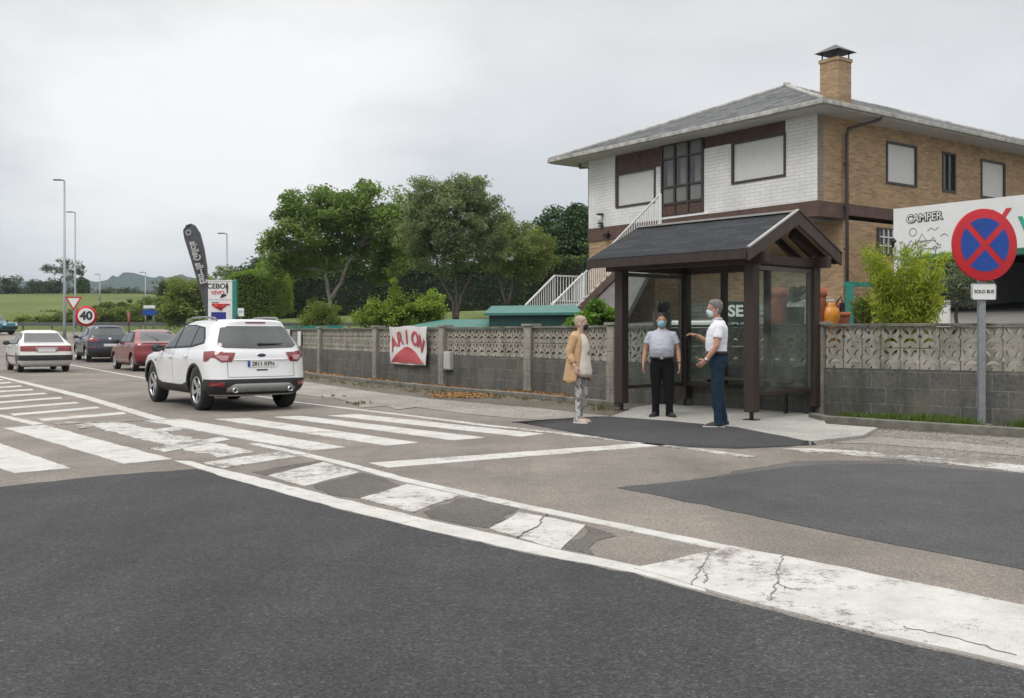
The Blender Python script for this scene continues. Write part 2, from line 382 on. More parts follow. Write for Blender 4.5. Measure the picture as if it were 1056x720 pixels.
def ragged(poly, amp, step=.25):                       # uneven edges
    out=[]
    for i,p in enumerate(poly):
        q=poly[(i+1)%len(poly)]; n=max(1,int((q-p).length/step))
        for k in range(n):
            t=p.lerp(q,k/n); out.append(Vector((t.x+rj.uniform(-amp,amp),t.y+rj.uniform(-amp,amp),0)))
    return out
# far junction lawn strip and dark foreground resurfacing
grid_sheet('grass_verge',spread(-31,-17,8),spread(74,90.5,10),lambda x,y:HR(y)+.03,m_grass)
newp=GP([(-120,508),(0,502.5),(23,500),(100,491.5),(200,484),(208,485),(228,491.5),(284,507),(352,526),(452,550.5),(539,570),(652,592),(720,611),(798,631.5),(916,660.5),(1056,692)])
dv=(newp[-1]-newp[-3]).normalized()
newp+= [newp[-1]+dv*6, Vector((9,-14,0)), Vector((-16,-14,0)), Vector((-16,newp[0].y-1,0))]
flat('road_resurfacing',ragged(newp,.018,.12),.004,m_new)
m_mid=speck_asphalt('blended_asphalt',(.105,.099,.092),.5,(.14,.13,.12),gravel=110)
flat('road_patch',ragged(GP([(720,494.6),(765,485),(822,475.5),(930,475),(1056,486),(1056,491),(930,481),(850,482),(812,485),(745,493)]),.05,.12),.003,m_mid)
flat('road_patch',ragged(GP([(638,503.5),(745,491.5),(812,482),(850,479.5),(930,479),(1056,489),(1250,508),(1500,560),(1500,716),(1250,640),(1056,588),(850,548),(728,521),(690,513.5)]),.03,.2),.004,m_new2)
# ------------------------------------------------------------------ painted markings
marks=[]
def mark(pts, mat=m_paint, z=.0078, name='road_marking', rag=.012):
    flat(name,ragged(GP(pts),rag,.14),z,mat)
def line(pts, w, mat=m_paint, z=.0078, rag=.008):
    ps=GP(pts); L=[];Rr=[]
    for i,p in enumerate(ps):
        d=(ps[min(i+1,len(ps)-1)]-ps[max(i-1,0)]).normalized(); n=Vector((-d.y,d.x,0))*(w/2)
        L.append(p+n); Rr.append(p-n)
    flat('road_marking',ragged(L+Rr[::-1],rag,.14),z,mat)
mark([(0,457.7),(73,483.6),(14.2,488.7),(-40,468),(-70,440)])
mark([(3.8,442),(45.5,438.6),(177,474),(128.8,479)])
mark([(83,437.2),(121,435.3),(265.5,467.2),(223.9,471.6),(140,452)],m_paintb,.0078,rag=.05)
mark([(150,434.5),(188,433),(356,462),(321,465.5),(256,454.5)],m_paint,.0116,rag=.02)
mark([(221,432.6),(256,431.6),(432.6,457.2),(398.5,460.2)])
mark([(282.6,430.3),(311,429.4),(501,451.8),(467,454.6)])
mark([(338,428.9),(368,427.5),(561,448),(537.5,450.8)])
mark([(381,478),(668,457.3),(690,459.5),(660,462),(400,483)])
mark([(-60,416),(0,427.8),(45.5,437.2),(34,438.8),(0,430.2),(-60,418.5)])
mark([(-60,381),(0,388),(90,408.5),(172.3,432.7),(159,433.8),(88,412),(0,389.6),(-60,382)])
for s in ([(38.8,432.5),(126.9,425.3),(130.7,427.4),(45.5,434.8)],[(10.4,427.2),(99.4,419.8),(104.2,421.5),(14.2,429.3)],
          [(-20,422.7),(78.6,414.7),(82.8,416.2),(-20,424.6)],[(-20,416),(61.6,409.8),(64.8,411.3),(-20,417.8)],[(-20,409.6),(45.5,405.4),(48.7,406.7),(-20,411.4)],
          [(-20,404.6),(32.6,401.3),(35,402.8),(-20,406.2)],[(-20,400.4),(20.8,397.7),(23.7,399),(-20,402)],[(-20,396.2),(10.4,394),(12.3,395.2),(-20,397.6)],[(-20,392.6),(2.3,391.2),(3.8,392.2),(-20,393.8)]):
    mark(s)
mark([(49,436.5),(146,432),(160,434),(60,438.2)],m_paintvw)
mark([(153.8,463.2),(228,451.3),(238,454),(170,467)],m_paintw,.0116,rag=.02)
mark([(210.6,477.7),(288,466.3),(310,471),(229.5,483.3)],m_paintw,.0078,rag=.02)
mark([(150,444.5),(182,440.7),(193.6,443.6),(161,447.3)],m_paintw,.0116,rag=.02)
mark([(76,439.5),(92,436.5),(98,440),(84,443)],m_paintw,.0116,rag=.03)
mark([(276,491),(333,477.3),(371,487.5),(314,502)],m_paintb,rag=.008)
mark([(372,514.6),(420.3,500),(474,511.7),(425,529)],m_paintb,rag=.008)
mark([(504.5,546),(536,528.8),(605,542.5),(577,568)],m_paintb,rag=.01)
mark([(653,587),(751,567),(757,565.2),(850,583),(950,604),(1056,626.5),(1300,690),(1300,760),(1056,689.6),(915.8,658),(797.6,628.5),(718.8,607)],m_paintt,.0116)
mark([(180,475.5),(197,476.3),(216,482),(263.6,492.5),(350,515),(450,538.5),(532,557),(577,568.5),(652,583.5),(712,596),(730,611.5),(652,591.5),(537.5,569.5),(450,550),(350,525.5),(282,506.5),(226,491),(207,484.3)],m_paint)
line([(262,458),(300,466),(366,481.7),(421,496.5),(450,503),(535,522),(650,545.5),(752,567)],.135,m_paint)
line([(60,374.3),(72,376.3),(153,391),(307.6,415.5),(425,429.4),(470,435)],.12,m_paint)
line([(470,435),(500,439),(560,445.3),(640,454.5),(719,464),(775,472)],.16,m_paintw)
mark([(800,462.5),(850,463.5),(900,467),(985,474),(1056,481),(1150,491),(1150,499),(1056,487.5),(960,477),(890,470.5),(830,466.5)],m_paintw,.0078,rag=.06)
m_crack=simple('crack_tar',(.19,.175,.15),.9)
def crack(pts, w):
    ps=GP(pts); pp=[]
    for i in range(len(ps)-1):
        for k in range(8):
            t=ps[i].lerp(ps[i+1],k/8); pp.append(t+Vector((rj.uniform(-.014,.014),rj.uniform(-.01,.01),0)))
    pp.append(ps[-1]); L=[];Q=[]
    for i,p in enumerate(pp):
        d=(pp[min(i+1,len(pp)-1)]-pp[max(i-1,0)]).normalized(); n=Vector((-d.y,d.x,0))*w*rj.uniform(.3,1)
        L.append(p+n);Q.append(p-n)
    flat('road_crack',L+Q[::-1],.0154,m_crack)
m_dk=speck_asphalt('dark_old_asphalt',(.105,.096,.085),.5,(.14,.128,.112),gravel=120)
for pl_ in ([(318,504),(373,489),(415,500),(374,513.5),(345,512)],[(430,529),(478,513),(537,524.5),(503,545.5),(448,535)],[(584,567),(609,544),(638,549.5),(606,571)],[(262,487),(330,474.5),(336,476),(278,490)]): flat('road_patch',ragged(GP(pl_),.06,.15),.0037,m_dk)
crack([(733,569.5),(724,586),(713,605)],.0045); crack([(804.5,583),(800,603),(793,622)],.005)
crack([(724,586),(729,596),(727,604)],.003); crack([(800,603),(811,609),(826,611)],.003); crack([(803.5,583),(808,574)],.004); crack([(563,532),(554,545),(533,555.5)],.004); crack([(930,649),(985,661),(1048,679)],.004)
# ------------------------------------------------------------------ footway, stop pad, verge, kerbs
flat('verge',ragged(GP([(262,372),(300,379),(332,385),(390,391),(460,398),(550,404),(640,413),(710,420),(790,425),(845,429),(1056,439),(1056,452),(950,446),(850,440),(660,424),(632,431),(592,430),(550,424),(460,414.5),(390,406),(332,399),(262,388)]),.05,.4),.010,m_dirt)
flat('pavement',ragged(GP([(262,385),(310,393.5),(350,399.5),(400,407),(460,413.5),(550,421.5),(600,427),(634,430.5),(592,436.5),(540,432.5),(480,427.5),(430,420.5),(410,423),(397,419),(375,421),(350,412),(325,409.5),(308,407.5),(262,398)]),.035,.3),.0145,m_walk)
flat('gravel_shoulder',ragged(GP([(826,444),(850,440),(905,440.5),(1056,452),(1250,466),(1250,505),(1056,483),(930,474),(865,467),(812,463.5)]),.05,.3),.0042,m_grav)
flat('pavement',ragged(GP([(828,449),(905,452),(980,457),(1056,464),(1200,478),(1200,486),(1056,471.5),(980,464.5),(905,459),(845,457)]),.03,.3),.0145,m_walk)
zp=.055
pad=MB(); padp=GP([(630,429.5),(655,420),(700,414),(752,418),(846,427.5),(852,437),(905,441),(890,449),(835,455),(806,449.5),(760,440.5),(690,434)],zp)
pad.prism([(p.x,p.y) for p in padp],-.03,zp); tag(pad.build('bus_stop_pad',m_conc),kind='structure')
ra=GP([(630,429.5),(690,434),(760,440.5),(806,449.5),(835,455)],zp); rb=[G(*p) for p in ((532,435.5),(640,455),(700,461),(762,463),(842,459.5))]
rm=MB(); rows=[]
for i in range(5):
    for t in range(6):
        pass
vs=[];n=6
top=[]; bot=[]
for i in range(4):
    for k in range(4):
        top.append(ra[i].lerp(ra[i+1],k/4)); bot.append(rb[i].lerp(rb[i+1],k/4))
top.append(ra[-1]); bot.append(rb[-1]); top.insert(0,G(592,432.5,.03)); bot.insert(0,G(528,436))
for a,b in zip(top,bot):
    for k in range(n+2):
        if k==n+1: vs.append((b.x,b.y,-.01)); continue
        t=k/n; p=a.lerp(b,t); z=a.z*(1-smooth(0,1,t))+.0095*smooth(0,1,t)+.012*math.sin(math.pi*t)+.004*math.sin(p.x*9)*math.sin(p.y*7)
        vs.append((p.x,p.y,z))
n2=n+2; fs=[(i*n2+k,(i+1)*n2+k,(i+1)*n2+k+1,i*n2+k+1) for i in range(len(top)-1) for k in range(n+1)]
me=bpy.data.meshes.new('asphalt_ramp'); me.from_pydata(vs,[],fs); me.polygons.foreach_set('use_smooth',[True]*len(fs)); me.update()
bmm=bmesh.new(); bmm.from_mesh(me); bmesh.ops.recalc_face_normals(bmm,faces=bmm.faces)
if sum(f.normal.z for f in bmm.faces)<0: bmesh.ops.reverse_faces(bmm,faces=bmm.faces)
bmm.to_mesh(me); bmm.free()
tag(link('asphalt_ramp',me,m_ramp),kind='structure')
m_kerb=simple('kerb_stone',(.15,.145,.12),.9,var=.45,scale=4,bumpd=.01)
def strip_prism(name, pts, w, z0, z1, mat, bevel=.012):
    ps=[Vector((p.x,p.y,0)) for p in pts]; b=MB(); rings=[]
    for i,p in enumerate(ps):
        d=(ps[min(i+1,len(ps)-1)]-ps[max(i-1,0)]).normalized(); nn=Vector((-d.y,d.x,0))*(w/2)
        rings.append([Vector((p.x+nn.x,p.y+nn.y,z0)),Vector((p.x-nn.x,p.y-nn.y,z0)),Vector((p.x-nn.x,p.y-nn.y,z1)),Vector((p.x+nn.x,p.y+nn.y,z1))])
    b.loft(rings,smooth=False); return b.build(name,mat,bevel=bevel)
def dense(pts, step, amp=0):
    out=[]
    for i in range(len(pts)-1):
        k=max(1,int((pts[i+1]-pts[i]).length/step))
        for j in range(k):
            q=pts[i].lerp(pts[i+1],j/k); out.append(q+Vector((rj.uniform(-amp,amp),rj.uniform(-amp,amp),0)))
    return out+[pts[-1]]
tag(strip_prism('kerb',dense(GP([(838,434),(850,437.2),(905,441.2),(1056,451.5),(1260,466)]),.5,.008),.14,0,.12,m_kerb),kind='structure')
tag(strip_prism('kerb',dense(GP([(300,385),(332,390),(390,396.5),(460,404),(550,411.5),(636,420.5)]),.6,.012),.14,0,.11,m_kerb),kind='structure')
# ------------------------------------------------------------------ garden behind the wall
def wall_pt(s):                                        # arclength -> point, normal to the garden side
    for i in range(len(WALL)-1):
        L=(WALL[i+1]-WALL[i]).length
        if s<=L or i==len(WALL)-2:
            d=(WALL[i+1]-WALL[i]).normalized(); return WALL[i]+d*s, Vector((-d.y,d.x,0))
        s-=L
WL=sum((WALL[i+1]-WALL[i]).length for i in range(len(WALL)-1))
wn=[wall_pt(WL*i/60) for i in range(61)]
def yard(d): return .35+2.6*(1-math.exp(-d/13))
vs=[];ds=[.05,.5,1,2,3,4.5,6,8,10,13,16,20,25,30,36,44]
for i,(p,nn) in enumerate(wn):
    a=Vector((0,0,0))
    for k in range(-8,9): a+=wn[min(60,max(0,i+k))][1]
    a.normalize()
    for d in ds:
        nrm=nn.lerp(a,min(1,d/2)).normalized(); q=p+nrm*d; vs.append((q.x,q.y,yard(d)+max(0,HR(q.y)-.4)))
nd=len(ds); fs=[(i*nd+k,(i+1)*nd+k,(i+1)*nd+k+1,i*nd+k+1) for i in range(60) for k in range(nd-1)]
me=bpy.data.meshes.new('lawn'); me.from_pydata(vs,[],fs); me.polygons.foreach_set('use_smooth',[True]*len(fs)); me.update()
def split_sheet(name,keep,mat):
    m2=bpy.data.meshes.new(name); m2.from_pydata(vs,[],[f for f in fs if keep(f)]); m2.polygons.foreach_set('use_smooth',[True]*len(m2.polygons)); m2.update(); tag(link(name,m2,mat),kind='structure')
def isyard(f):
    c=Vector((sum(vs[i][0] for i in f)/4,sum(vs[i][1] for i in f)/4,0))
    return sum(f)/4/nd>40 or (c.x*.8063+c.y*.5915>17 and -c.x*.5915+c.y*.8063<28.5)
split_sheet('lawn',lambda f: not isyard(f),m_grass)
m_yard=speck_asphalt('yard_paving',(.15,.142,.128),.25,(.19,.18,.165),gravel=60)
split_sheet('yard',isyard,m_yard)
LAWN_BVH=BVHTree.FromPolygons([Vector(v) for v in vs],fs)
def lawn_z(x,y):
    h=LAWN_BVH.ray_cast(Vector((x,y,50)),Vector((0,0,-1)))
    return h[0].z if h[0] else terr(x,y)
# ------------------------------------------------------------------ far hill
hm=MB(); vs=[]
def ridge(az_px):                                      # skyline height in photo pixels above the horizon
    pts=[(-700,30),(-200,46),(0,50),(60,52),(100,54.5),(118,57),(130,61.5),(145,60),(165,58.5),(190,57),(230,54),(300,50),(420,40),(600,36),(1000,30),(1600,24)]
    for i in range(len(pts)-1):
        if pts[i][0]<=az_px<=pts[i+1][0]:
            t=(az_px-pts[i][0])/(pts[i+1][0]-pts[i][0]); t=t*t*(3-2*t); return lerp(pts[i][1],pts[i+1][1],t)
    return 25
m_wood=None
def hill():
    D=1300; cols=420; vs=[]; fs=[]; rr=random.Random(5); rows=14
    for i in range(cols+1):
        px=-700+2300*i/cols; X=(px-PX0)/F
        top=ridge(px)*D/F+HC+rr.uniform(-2.2,2.8)+2*math.sin(px*.11)
        for k in range(rows+1):
            t=k/rows; y=D-420*(1-t); z=-6+(top+6)*(t**1.2)+(rr.uniform(-2.5,2.5) if 0<k<rows else 0); vs.append((X*D*(.78+.22*t),y,z))
        vs.append((X*D*1.1,D+300,-6))
    n=rows+2
    fs=[(i*n+k,(i+1)*n+k,(i+1)*n+k+1,i*n+k+1) for i in range(cols) for k in range(n-1)]
    me=bpy.data.meshes.new('hills'); me.from_pydata(vs,[],fs); me.update()
    m,nt,b=new_mat('woodland'); v=obj_coord(nt)
    c=ramp(nt,noise(nt,v,.045,7,.7),[(.3,(.007,.028,.020)),(.55,(.016,.052,.034)),(.72,(.035,.075,.042))])
    nt.links.new(c,b.inputs['Base Color']); b.inputs['Roughness'].default_value=.95; bump(nt,b,noise(nt,v,.15,6,.8),6)
    tag(link('hills',me,m),kind='structure')
hill()
# air: pale even haze round the whole place, the sky outside it
def haze():
    b=MB().box2((-1700,-80,-12),(1700,1900,84)); m=bpy.data.materials.new('haze_air'); m.use_nodes=True; nt=m.node_tree
    nt.nodes.remove(nt.nodes['Principled BSDF']); pv=nt.nodes.new('ShaderNodeVolumePrincipled')
    pv.inputs['Color'].default_value=(.80,.91,1,1); pv.inputs['Density'].default_value=HAZE; pv.inputs['Anisotropy'].default_value=.2
    nt.links.new(pv.outputs[0],nt.nodes['Material Output'].inputs['Volume'])
    tag(b.build('haze',m),kind='stuff')
HAZE=.00022
# ------------------------------------------------------------------ garden wall with pierced blocks
m_cblock=brick_mat('concrete_block',[(.095,.094,.086),(.135,.130,.116)],(.19,.185,.165),.42,.245,.009,bumpd=.012,dirt=.5,stain=((.045,.048,.034),.75,(.17,.15,.11)))
m_breeze=stained('breeze_block',(.33,.31,.262),(.11,.105,.075),.75)
m_pill=stained('pillar_concrete',(.28,.265,.225),(.09,.088,.06),.7)
m_cop=stained('coping',(.15,.143,.118),(.05,.055,.03),.8)
m_white=simple('white_panel',(.72,.72,.70),.5,var=.06)
def ell(cx,cy,a,b,rot,n=10,leaf=True):
    out=[]
    for i in range(n):
        t=2*math.pi*i/n; x=a*math.cos(t); y=b*math.sin(t)*(1-.55*abs(math.cos(t)) if leaf else 1)
        out.append((cx+x*math.cos(rot)-y*math.sin(rot),cy+x*math.sin(rot)+y*math.cos(rot)))
    return out
BS=.32
def breeze_unit():
    s=BS; h=s-.008
    outer=[(.004,.004),(.13,.004),(.16,.045),(.19,.004),(h,.004),(h,.125),(h-.03,.165),(h,.205),(h,h),(.004,h),(.004,.205),(.034,.165),(.004,.125)]
    holes=[ell(.093,.245,.068,.036,R(135)),ell(.227,.245,.068,.036,R(45))]
    arch=[(.16+.112*math.cos(R(a)),.06+.088*math.sin(R(a))) for a in range(12,169,13)]
    inner=[(.16+.088*math.cos(R(a)),.05+.052*math.sin(R(a))) for a in range(165,14,-15)]
    holes.append(arch+inner)
    return curve_mesh([outer]+holes,.09,'breeze')
BU=breeze_unit(); BUv=[v.co.copy() for v in BU.vertices]; BUf=[tuple(p.vertices) for p in BU.polygons]
wall=empty('garden_wall',(0,0,0),0,'grey concrete block garden wall topped by pierced blocks, behind the bus shelter','garden wall')
ZB,ZL=.77,1.41
def wall_section(p, q, dark=1.0):
    d=(q-p); L=d.length; d.normalize(); rz=math.atan2(d.y,d.x)
    def place(o): o.location=(p.x,p.y,0); o.rotation_euler=(0,0,rz); return o
    place(MB().box2((0,-.075,-.1),(L,.075,ZB)).build('block_panel',m_cblock,wall))
    n=max(1,round(L/.268)); sx=L/(n*BS); b=MB()
    for i in range(n):
        for r in range(2):
            b.add([((v.x+i*BS)*sx,-v.z,ZB+r*BS+v.y) for v in BUv],BUf)
    place(b.build('pierced_panel',m_breeze,wall,fixn=False))
    place(MB().box2((-.02,-.1,ZL),(L+.02,.1,ZL+.045)).build('coping',m_cop,wall,bevel=.008))
def pillar(p, rz, h=1.46, w=.26):
    b=MB(); z=0
    k=0
    while z<h-.02:
        b.box((0,0,z+.12),(w-(.006 if k%2 else 0),w-(.006 if k%2 else 0),.232)); z+=.24; k+=1
    b.box((0,0,h/2),(w-.02,w-.02,h-.02)); b.box((0,0,h+.025),(w+.06,w+.06,.05))
    o=b.build('pillar',m_pill,wall,bevel=.006); o.location=(p.x,p.y,0); o.rotation_euler=(0,0,rz)
def px_on_wall(px):
    r=(px-PX0)/F
    for i in range(len(WALL)-1):
        a,b=WALL[i],WALL[i+1]; den=(b.x-a.x)-r*(b.y-a.y)
        if abs(den)<1e-9: continue
        t=(r*a.y-a.x)/den
        if 0<=t<=1: return a.lerp(b,t), (b-a).normalized()
pp=[]
for px in (262,296,333,391,460,549,636):
    q,d=px_on_wall(px); pp.append((q,d)); pillar(q-Vector((-d.y,d.x,0))*.03,math.atan2(d.y,d.x))
qe,de=WALL[7],(WALL[7]-WALL[6]).normalized(); pillar(qe,math.atan2(de.y,de.x),1.44,.2)
for i in range(len(pp)-1):
    wall_section(pp[i][0]+(pp[i+1][0]-pp[i][0]).normalized()*.12, pp[i+1][0]-(pp[i+1][0]-pp[i][0]).normalized()*.12)
wall_section(pp[-1][0]+(qe-pp[-1][0]).normalized()*.12, qe-(qe-pp[-1][0]).normalized()*.1)
d=(WALL[8]-WALL[7]).normalized(); wall_section(WALL[7]+d*.1,WALL[8]); d2=(WALL[9]-WALL[8]).normalized(); wall_section(WALL[8],WALL[8]+d2*6)
# banner, boards, meter box on the wall
m_banner=simple('banner_cloth',(.62,.59,.57),.8,var=.08,scale=5); m_bred=simple('banner_red',(.44,.075,.085),.8,var=.25,scale=14)
def on_wall(px, off=.14):
    q,d=px_on_wall(px); n=Vector((d.y,-d.x,0)); return q+n*off, d, n
q,d,n=on_wall(427,.19); a0,_,_=on_wall(408); a1,_,_=on_wall(446); BW=(a1-a0).length
ban=empty('banner',(q.x,q.y,.50),math.atan2(d.y,d.x),'white cloth banner with a red hill and curved red letters hung on the wall','banner')
def cloth(x,z): return -.02*math.sin(x*7+z*2)*.6-.012*math.sin(z*9+x)
bv=[];nx=24;nz=20;BH=.98
for j in range(nz+1):
    for i in range(nx+1):
        x=-BW/2+BW*i/nx; z=BH*j/nz-.02*math.sin(math.pi*i/nx)*(1-j/nz)-.015*math.sin(3*math.pi*i/nx)*(j/nz); bv.append((x,cloth(x,z),z))
bf=[(j*(nx+1)+i,j*(nx+1)+i+1,(j+1)*(nx+1)+i+1,(j+1)*(nx+1)+i) for j in range(nz) for i in range(nx)]
o=link('cloth',bpy.data.meshes.new('cloth'),m_banner,ban); o.data.from_pydata(bv,[],bf); o.data.update()
sm=o.modifiers.new('s','SOLIDIFY'); sm.thickness=.006
hp=[(-BW/2*.98,.03)]+[(BW*.48*t,.03+.42*(math.cos(math.pi*t*.98)*.5+.5)**.75) for t in [k/20-1 for k in range(1,40)]]+[(BW/2*.98,.03)]
me=curve_mesh([hp],.004); 
bm=bmesh.new(); bm.from_mesh(me)
for v in bm.verts: x,z=v.co.x,v.co.y; v.co=Vector((x,cloth(x,z)-.02-v.co.z,z))
bm.to_mesh(me); bm.free(); link('painted_hill',me,m_bred,ban)
lb=MB()
for k,ch in enumerate('ARION'):
    t=(k-2)/2; a=t*.95; me=text_mesh(ch,.50,.004,.014)
    hx=.365*BW*math.sin(a)/math.sin(.95); hz=.69-.26*(1-math.cos(a))*1.5
    M=Matrix.Translation((hx,0,hz))@Matrix.Rotation(a*.55,4,'Y')@Matrix.Rotation(R(90),4,'X')
    for v in me.vertices: v.co=M@v.co; v.co.y+=cloth(v.co.x,v.co.z)-.02
    lb.add([v.co for v in me.vertices],[tuple(p.vertices) for p in me.polygons])
lb.build('lettering',m_bred,ban,fixn=False)
q,d,n=on_wall(466.5,.12); mb=empty('meter_box',(q.x,q.y,.42),math.atan2(d.y,d.x),'pale grey utility box fixed low on the wall right of the banner','meter box')
m_box=simple('box_grey',(.42,.42,.38),.6,var=.12)
MB().box2((-.14,-.05,0),(.14,.06,.44)).build('body',m_box,mb,bevel=.008); MB().box2((-.115,-.062,.03),(.115,-.051,.41)).build('door',m_box,mb,bevel=.004)
q,d,n=on_wall(312.5,.13)
o=MB().box2((-.24,-.01,0),(.24,.01,.5)).build('notice_board',m_white); o.location=(q.x,q.y,.86); o.rotation_euler=(0,0,math.atan2(d.y,d.x)); tag(o,'blank white board fixed to the wall just right of the white car','notice board')
q,d,n=on_wall(301,.13)
o=MB().box2((-.26,-.01,0),(.26,.01,.6)).build('notice_board',m_white); o.location=(q.x,q.y,.84); o.rotation_euler=(0,0,math.atan2(d.y,d.x)); tag(o,'blank white board half hidden by the rear corner of the white car','notice board')
# green picket fence on top of the wall
m_teal=simple('teal_paint',(.02,.20,.16),.5,var=.15)
pf=empty('picket_fence',(0,0,0),0,'teal metal picket fence along the wall top behind the white car','fence')
pk=MB(); rl=MB(); rl2=MB(); A,_=px_on_wall(262); B,_=px_on_wall(345)
nnv=Vector((.87,.49,0)); L=(B-A).length; k=0; last=None
for i in range(int(L/.22)+1):
    q=A.lerp(B,i*.22/L)+nnv*.25; pk.box((q.x,q.y,1.27),(.05,.03,.50)); pk.add([(q.x-.025,q.y,1.52),(q.x+.025,q.y,1.52),(q.x,q.y,1.58)],[(0,1,2)])
    if last is not None: 
        for z,m_ in ((1.12,rl),(1.42,rl2)): m_.bar((last.x,last.y,z),(q.x,q.y,z),.03)
    last=q
pk.build('pickets',m_teal,pf); rl.build('rail',m_teal,pf); rl2.build('rail',m_teal,pf)
# ------------------------------------------------------------------ bus shelter
SU=Vector((.672,-.7405,0)); SV=Vector((.7405,.672,0)); SO=Vector((1.786,16.44,0)); SH=math.atan2(SU.y,SU.x)
m_wood=None
def wood_mat(name, c, var=.4, rough=.6):
    m,nt,b=new_mat(name); v=obj_coord(nt); mp=nt.nodes.new('ShaderNodeMapping'); mp.inputs['Scale'].default_value=(14,14,1.2); nt.links.new(v,mp.inputs[0])
    f=noise(nt,mp.outputs[0],2.2,6,.65); cc=ramp(nt,f,[(.25,tuple(k*(1-var) for k in c)),(.7,tuple(k*(1+var) for k in c))])
    nt.links.new(cc,b.inputs['Base Color']); b.inputs['Roughness'].default_value=rough; bump(nt,b,f,.004); MATS[name]=m; return m
m_post=wood_mat('stained_timber',(.031,.0185,.0125)); m_fascia=wood_mat('stained_fascia',(.052,.037,.030)); m_pine=wood_mat('bare_pine',(.42,.30,.17),.2)
m_steel=simple('dark_steel',(.03,.028,.027),.4,metal=.6); m_slate=slate_mat('shelter_slate',(.026,.029,.033),.4,.115,.35)
m_glass=glass_sheet('shelter_glass',(.86,.91,.885),.13); m_trim=simple('ridge_trim',(.33,.32,.30),.5,var=.15)
m_frame=simple('window_profile',(.10,.095,.09),.45,metal=.3)
sh=empty('bus_shelter',SO,SH,'dark timber bus shelter with slate gable roof and glass walls on the concrete pad','bus shelter')
# local frame: x along the front (left to right), y to the back
SW,SD=2.5,1.65; ZT=2.32
def post(x,y,w=.165,z0=.17,z1=ZT):
    b=MB().box2((x-w/2,y-w/2,z0),(x+w/2,y+w/2,z1)); o=b.build('post',m_post,sh,bevel=.012)
    f=MB().box2((x-.022,y-.022,zp),(x+.022,y+.022,z0+.02)).box2((x-.1,y-.07,zp-.004),(x+.1,y+.07,zp+.012)); f.build('foot',m_steel,o)
for x,y in ((0,0),(SW,0),(0,SD),(SW,SD)): post(x,y)
for x in (.83,1.67): 
    MB().box2((x-.045,SD-.05,.45),(x+.045,SD+.05,ZT)).build('mullion',m_post,sh,bevel=.006)
bm_=MB()
bm_.box2((-.30,-.06,ZT),(SW+.28,.06,ZT+.16)); bm_.build('beam',m_post,sh,bevel=.01)
MB().box2((-.30,SD-.06,ZT),(SW+.28,SD+.06,ZT+.16)).build('beam',m_post,sh,bevel=.01)
for x in (0,SW): MB().box2((x-.055,.062,ZT+.002),(x+.055,SD-.062,ZT+.14)).build('cross_beam',m_post,sh,bevel=.008)
# lower rails and bench
MB().box2((.085,SD-.04,.40),(SW-.085,SD+.04,.46)).build('bottom_rail',m_post,sh,bevel=.006)
MB().box2((SW-.04,.085,.40),(SW+.04,SD-.085,.46)).build('bottom_rail',m_post,sh,bevel=.006)
MB().box2((-.04,.085,.40),(.04,SD-.085,.46)).build('bottom_rail',m_post,sh,bevel=.006)
bn=MB()
for k in range(3): bn.box2((.75,SD-.52+k*.145,.55),(SW-.1,SD-.52+k*.145+.12,.59))
ben=bn.build('bench_seat',m_fascia,sh,bevel=.006)
for x in (.85,2.2): MB().bar((x,SD-.3,zp),(x,SD-.3,.55),.05).bar((x,SD-.5,.53),(x,SD-.1,.53),.04).build('bench_support',m_steel,ben)
def pane(a,b_): return MB().box2(a,b_).build('pane',m_glass,sh)
xs_=[.0825,.785,.875,1.625,1.715,SW-.0825]
for i in range(0,6,2): pane((xs_[i],SD-.004,.462),(xs_[i+1],SD+.004,ZT-.002))
for x in (0,SW):
    pane((x-.004,.13,.465),(x+.004,SD-.13,2.24))
    fr=MB()
    for y in (.105,SD-.105): fr.box2((x-.02,y-.022,.462),(x+.02,y+.022,ZT-.002))
    fr.box2((x-.019,.127,2.24),(x+.019,SD-.127,2.30)); fr.build('pane_frame',m_frame,sh)
# roof
yf,yr,ym=-.40,2.10,.86; zf,zr,zm=2.46,2.50,3.07; xl,xr_=-.36,SW+.20
def slope(ya,za,yb,zb,x0,x1,th,off): return None
def roof_plane(name,ya,za,yb,zb,mat,dz0,dz1,x0,x1,par):
    b=MB(); vs=[(x,y,z+dz) for x in (x0,x1) for dz in (dz0,dz1) for (y,z) in ((ya,za),(yb,zb))]
    b.add(vs,[(0,1,3,2),(4,6,7,5),(0,4,5,1),(2,3,7,6),(0,2,6,4),(1,5,7,3)]); me=b.mesh(name)
    bm=bmesh.new(); bm.from_mesh(me); bmesh.ops.recalc_face_normals(bm,faces=bm.faces); bm.to_mesh(me); bm.free()
    set_uv(me,lambda c:(c.x,math.hypot(c.y-ya,c.z-za))); return link(name,me,mat,par)
for ya,za in ((yf,zf),(yr,zr)):
    rp=roof_plane('roof',ya,za,ym,zm,m_slate,.02,.05,xl,xr_,sh)
    roof_plane('roof_boards',ya,za,ym,zm,m_pine,-.015,.018,xl+.02,xr_-.02,rp)
MB().bar((xl,ym,zm+.055),(xr_,ym,zm+.055),.16,.03).build('ridge_cap',m_trim,sh)
for x,nm in ((xr_,1),(xl,-1)):
    for ya,za in ((yf,zf),(yr,zr)):
        b=MB(); x0,x1=sorted((x,x+nm*.035)); dy=(ya-ym); 
        poly=[(ya-.02*(1 if ya>ym else -1)*-1,za+.045),(ym,zm+.06),(ym,zm-.15),(ya,za-.13)]
        b.prism(poly,x0,x1,fn=lambda px,py,pz:(pz,px,py)); b.build('bargeboard',m_fascia,sh,bevel=.006)
        if nm>0:
            u=MB(); u.bar((x+.02,ya,za+.062),(x+.02,ym,zm+.077),.055,.022); u.build('verge_trim',m_trim if ya<ym else m_fascia,sh)
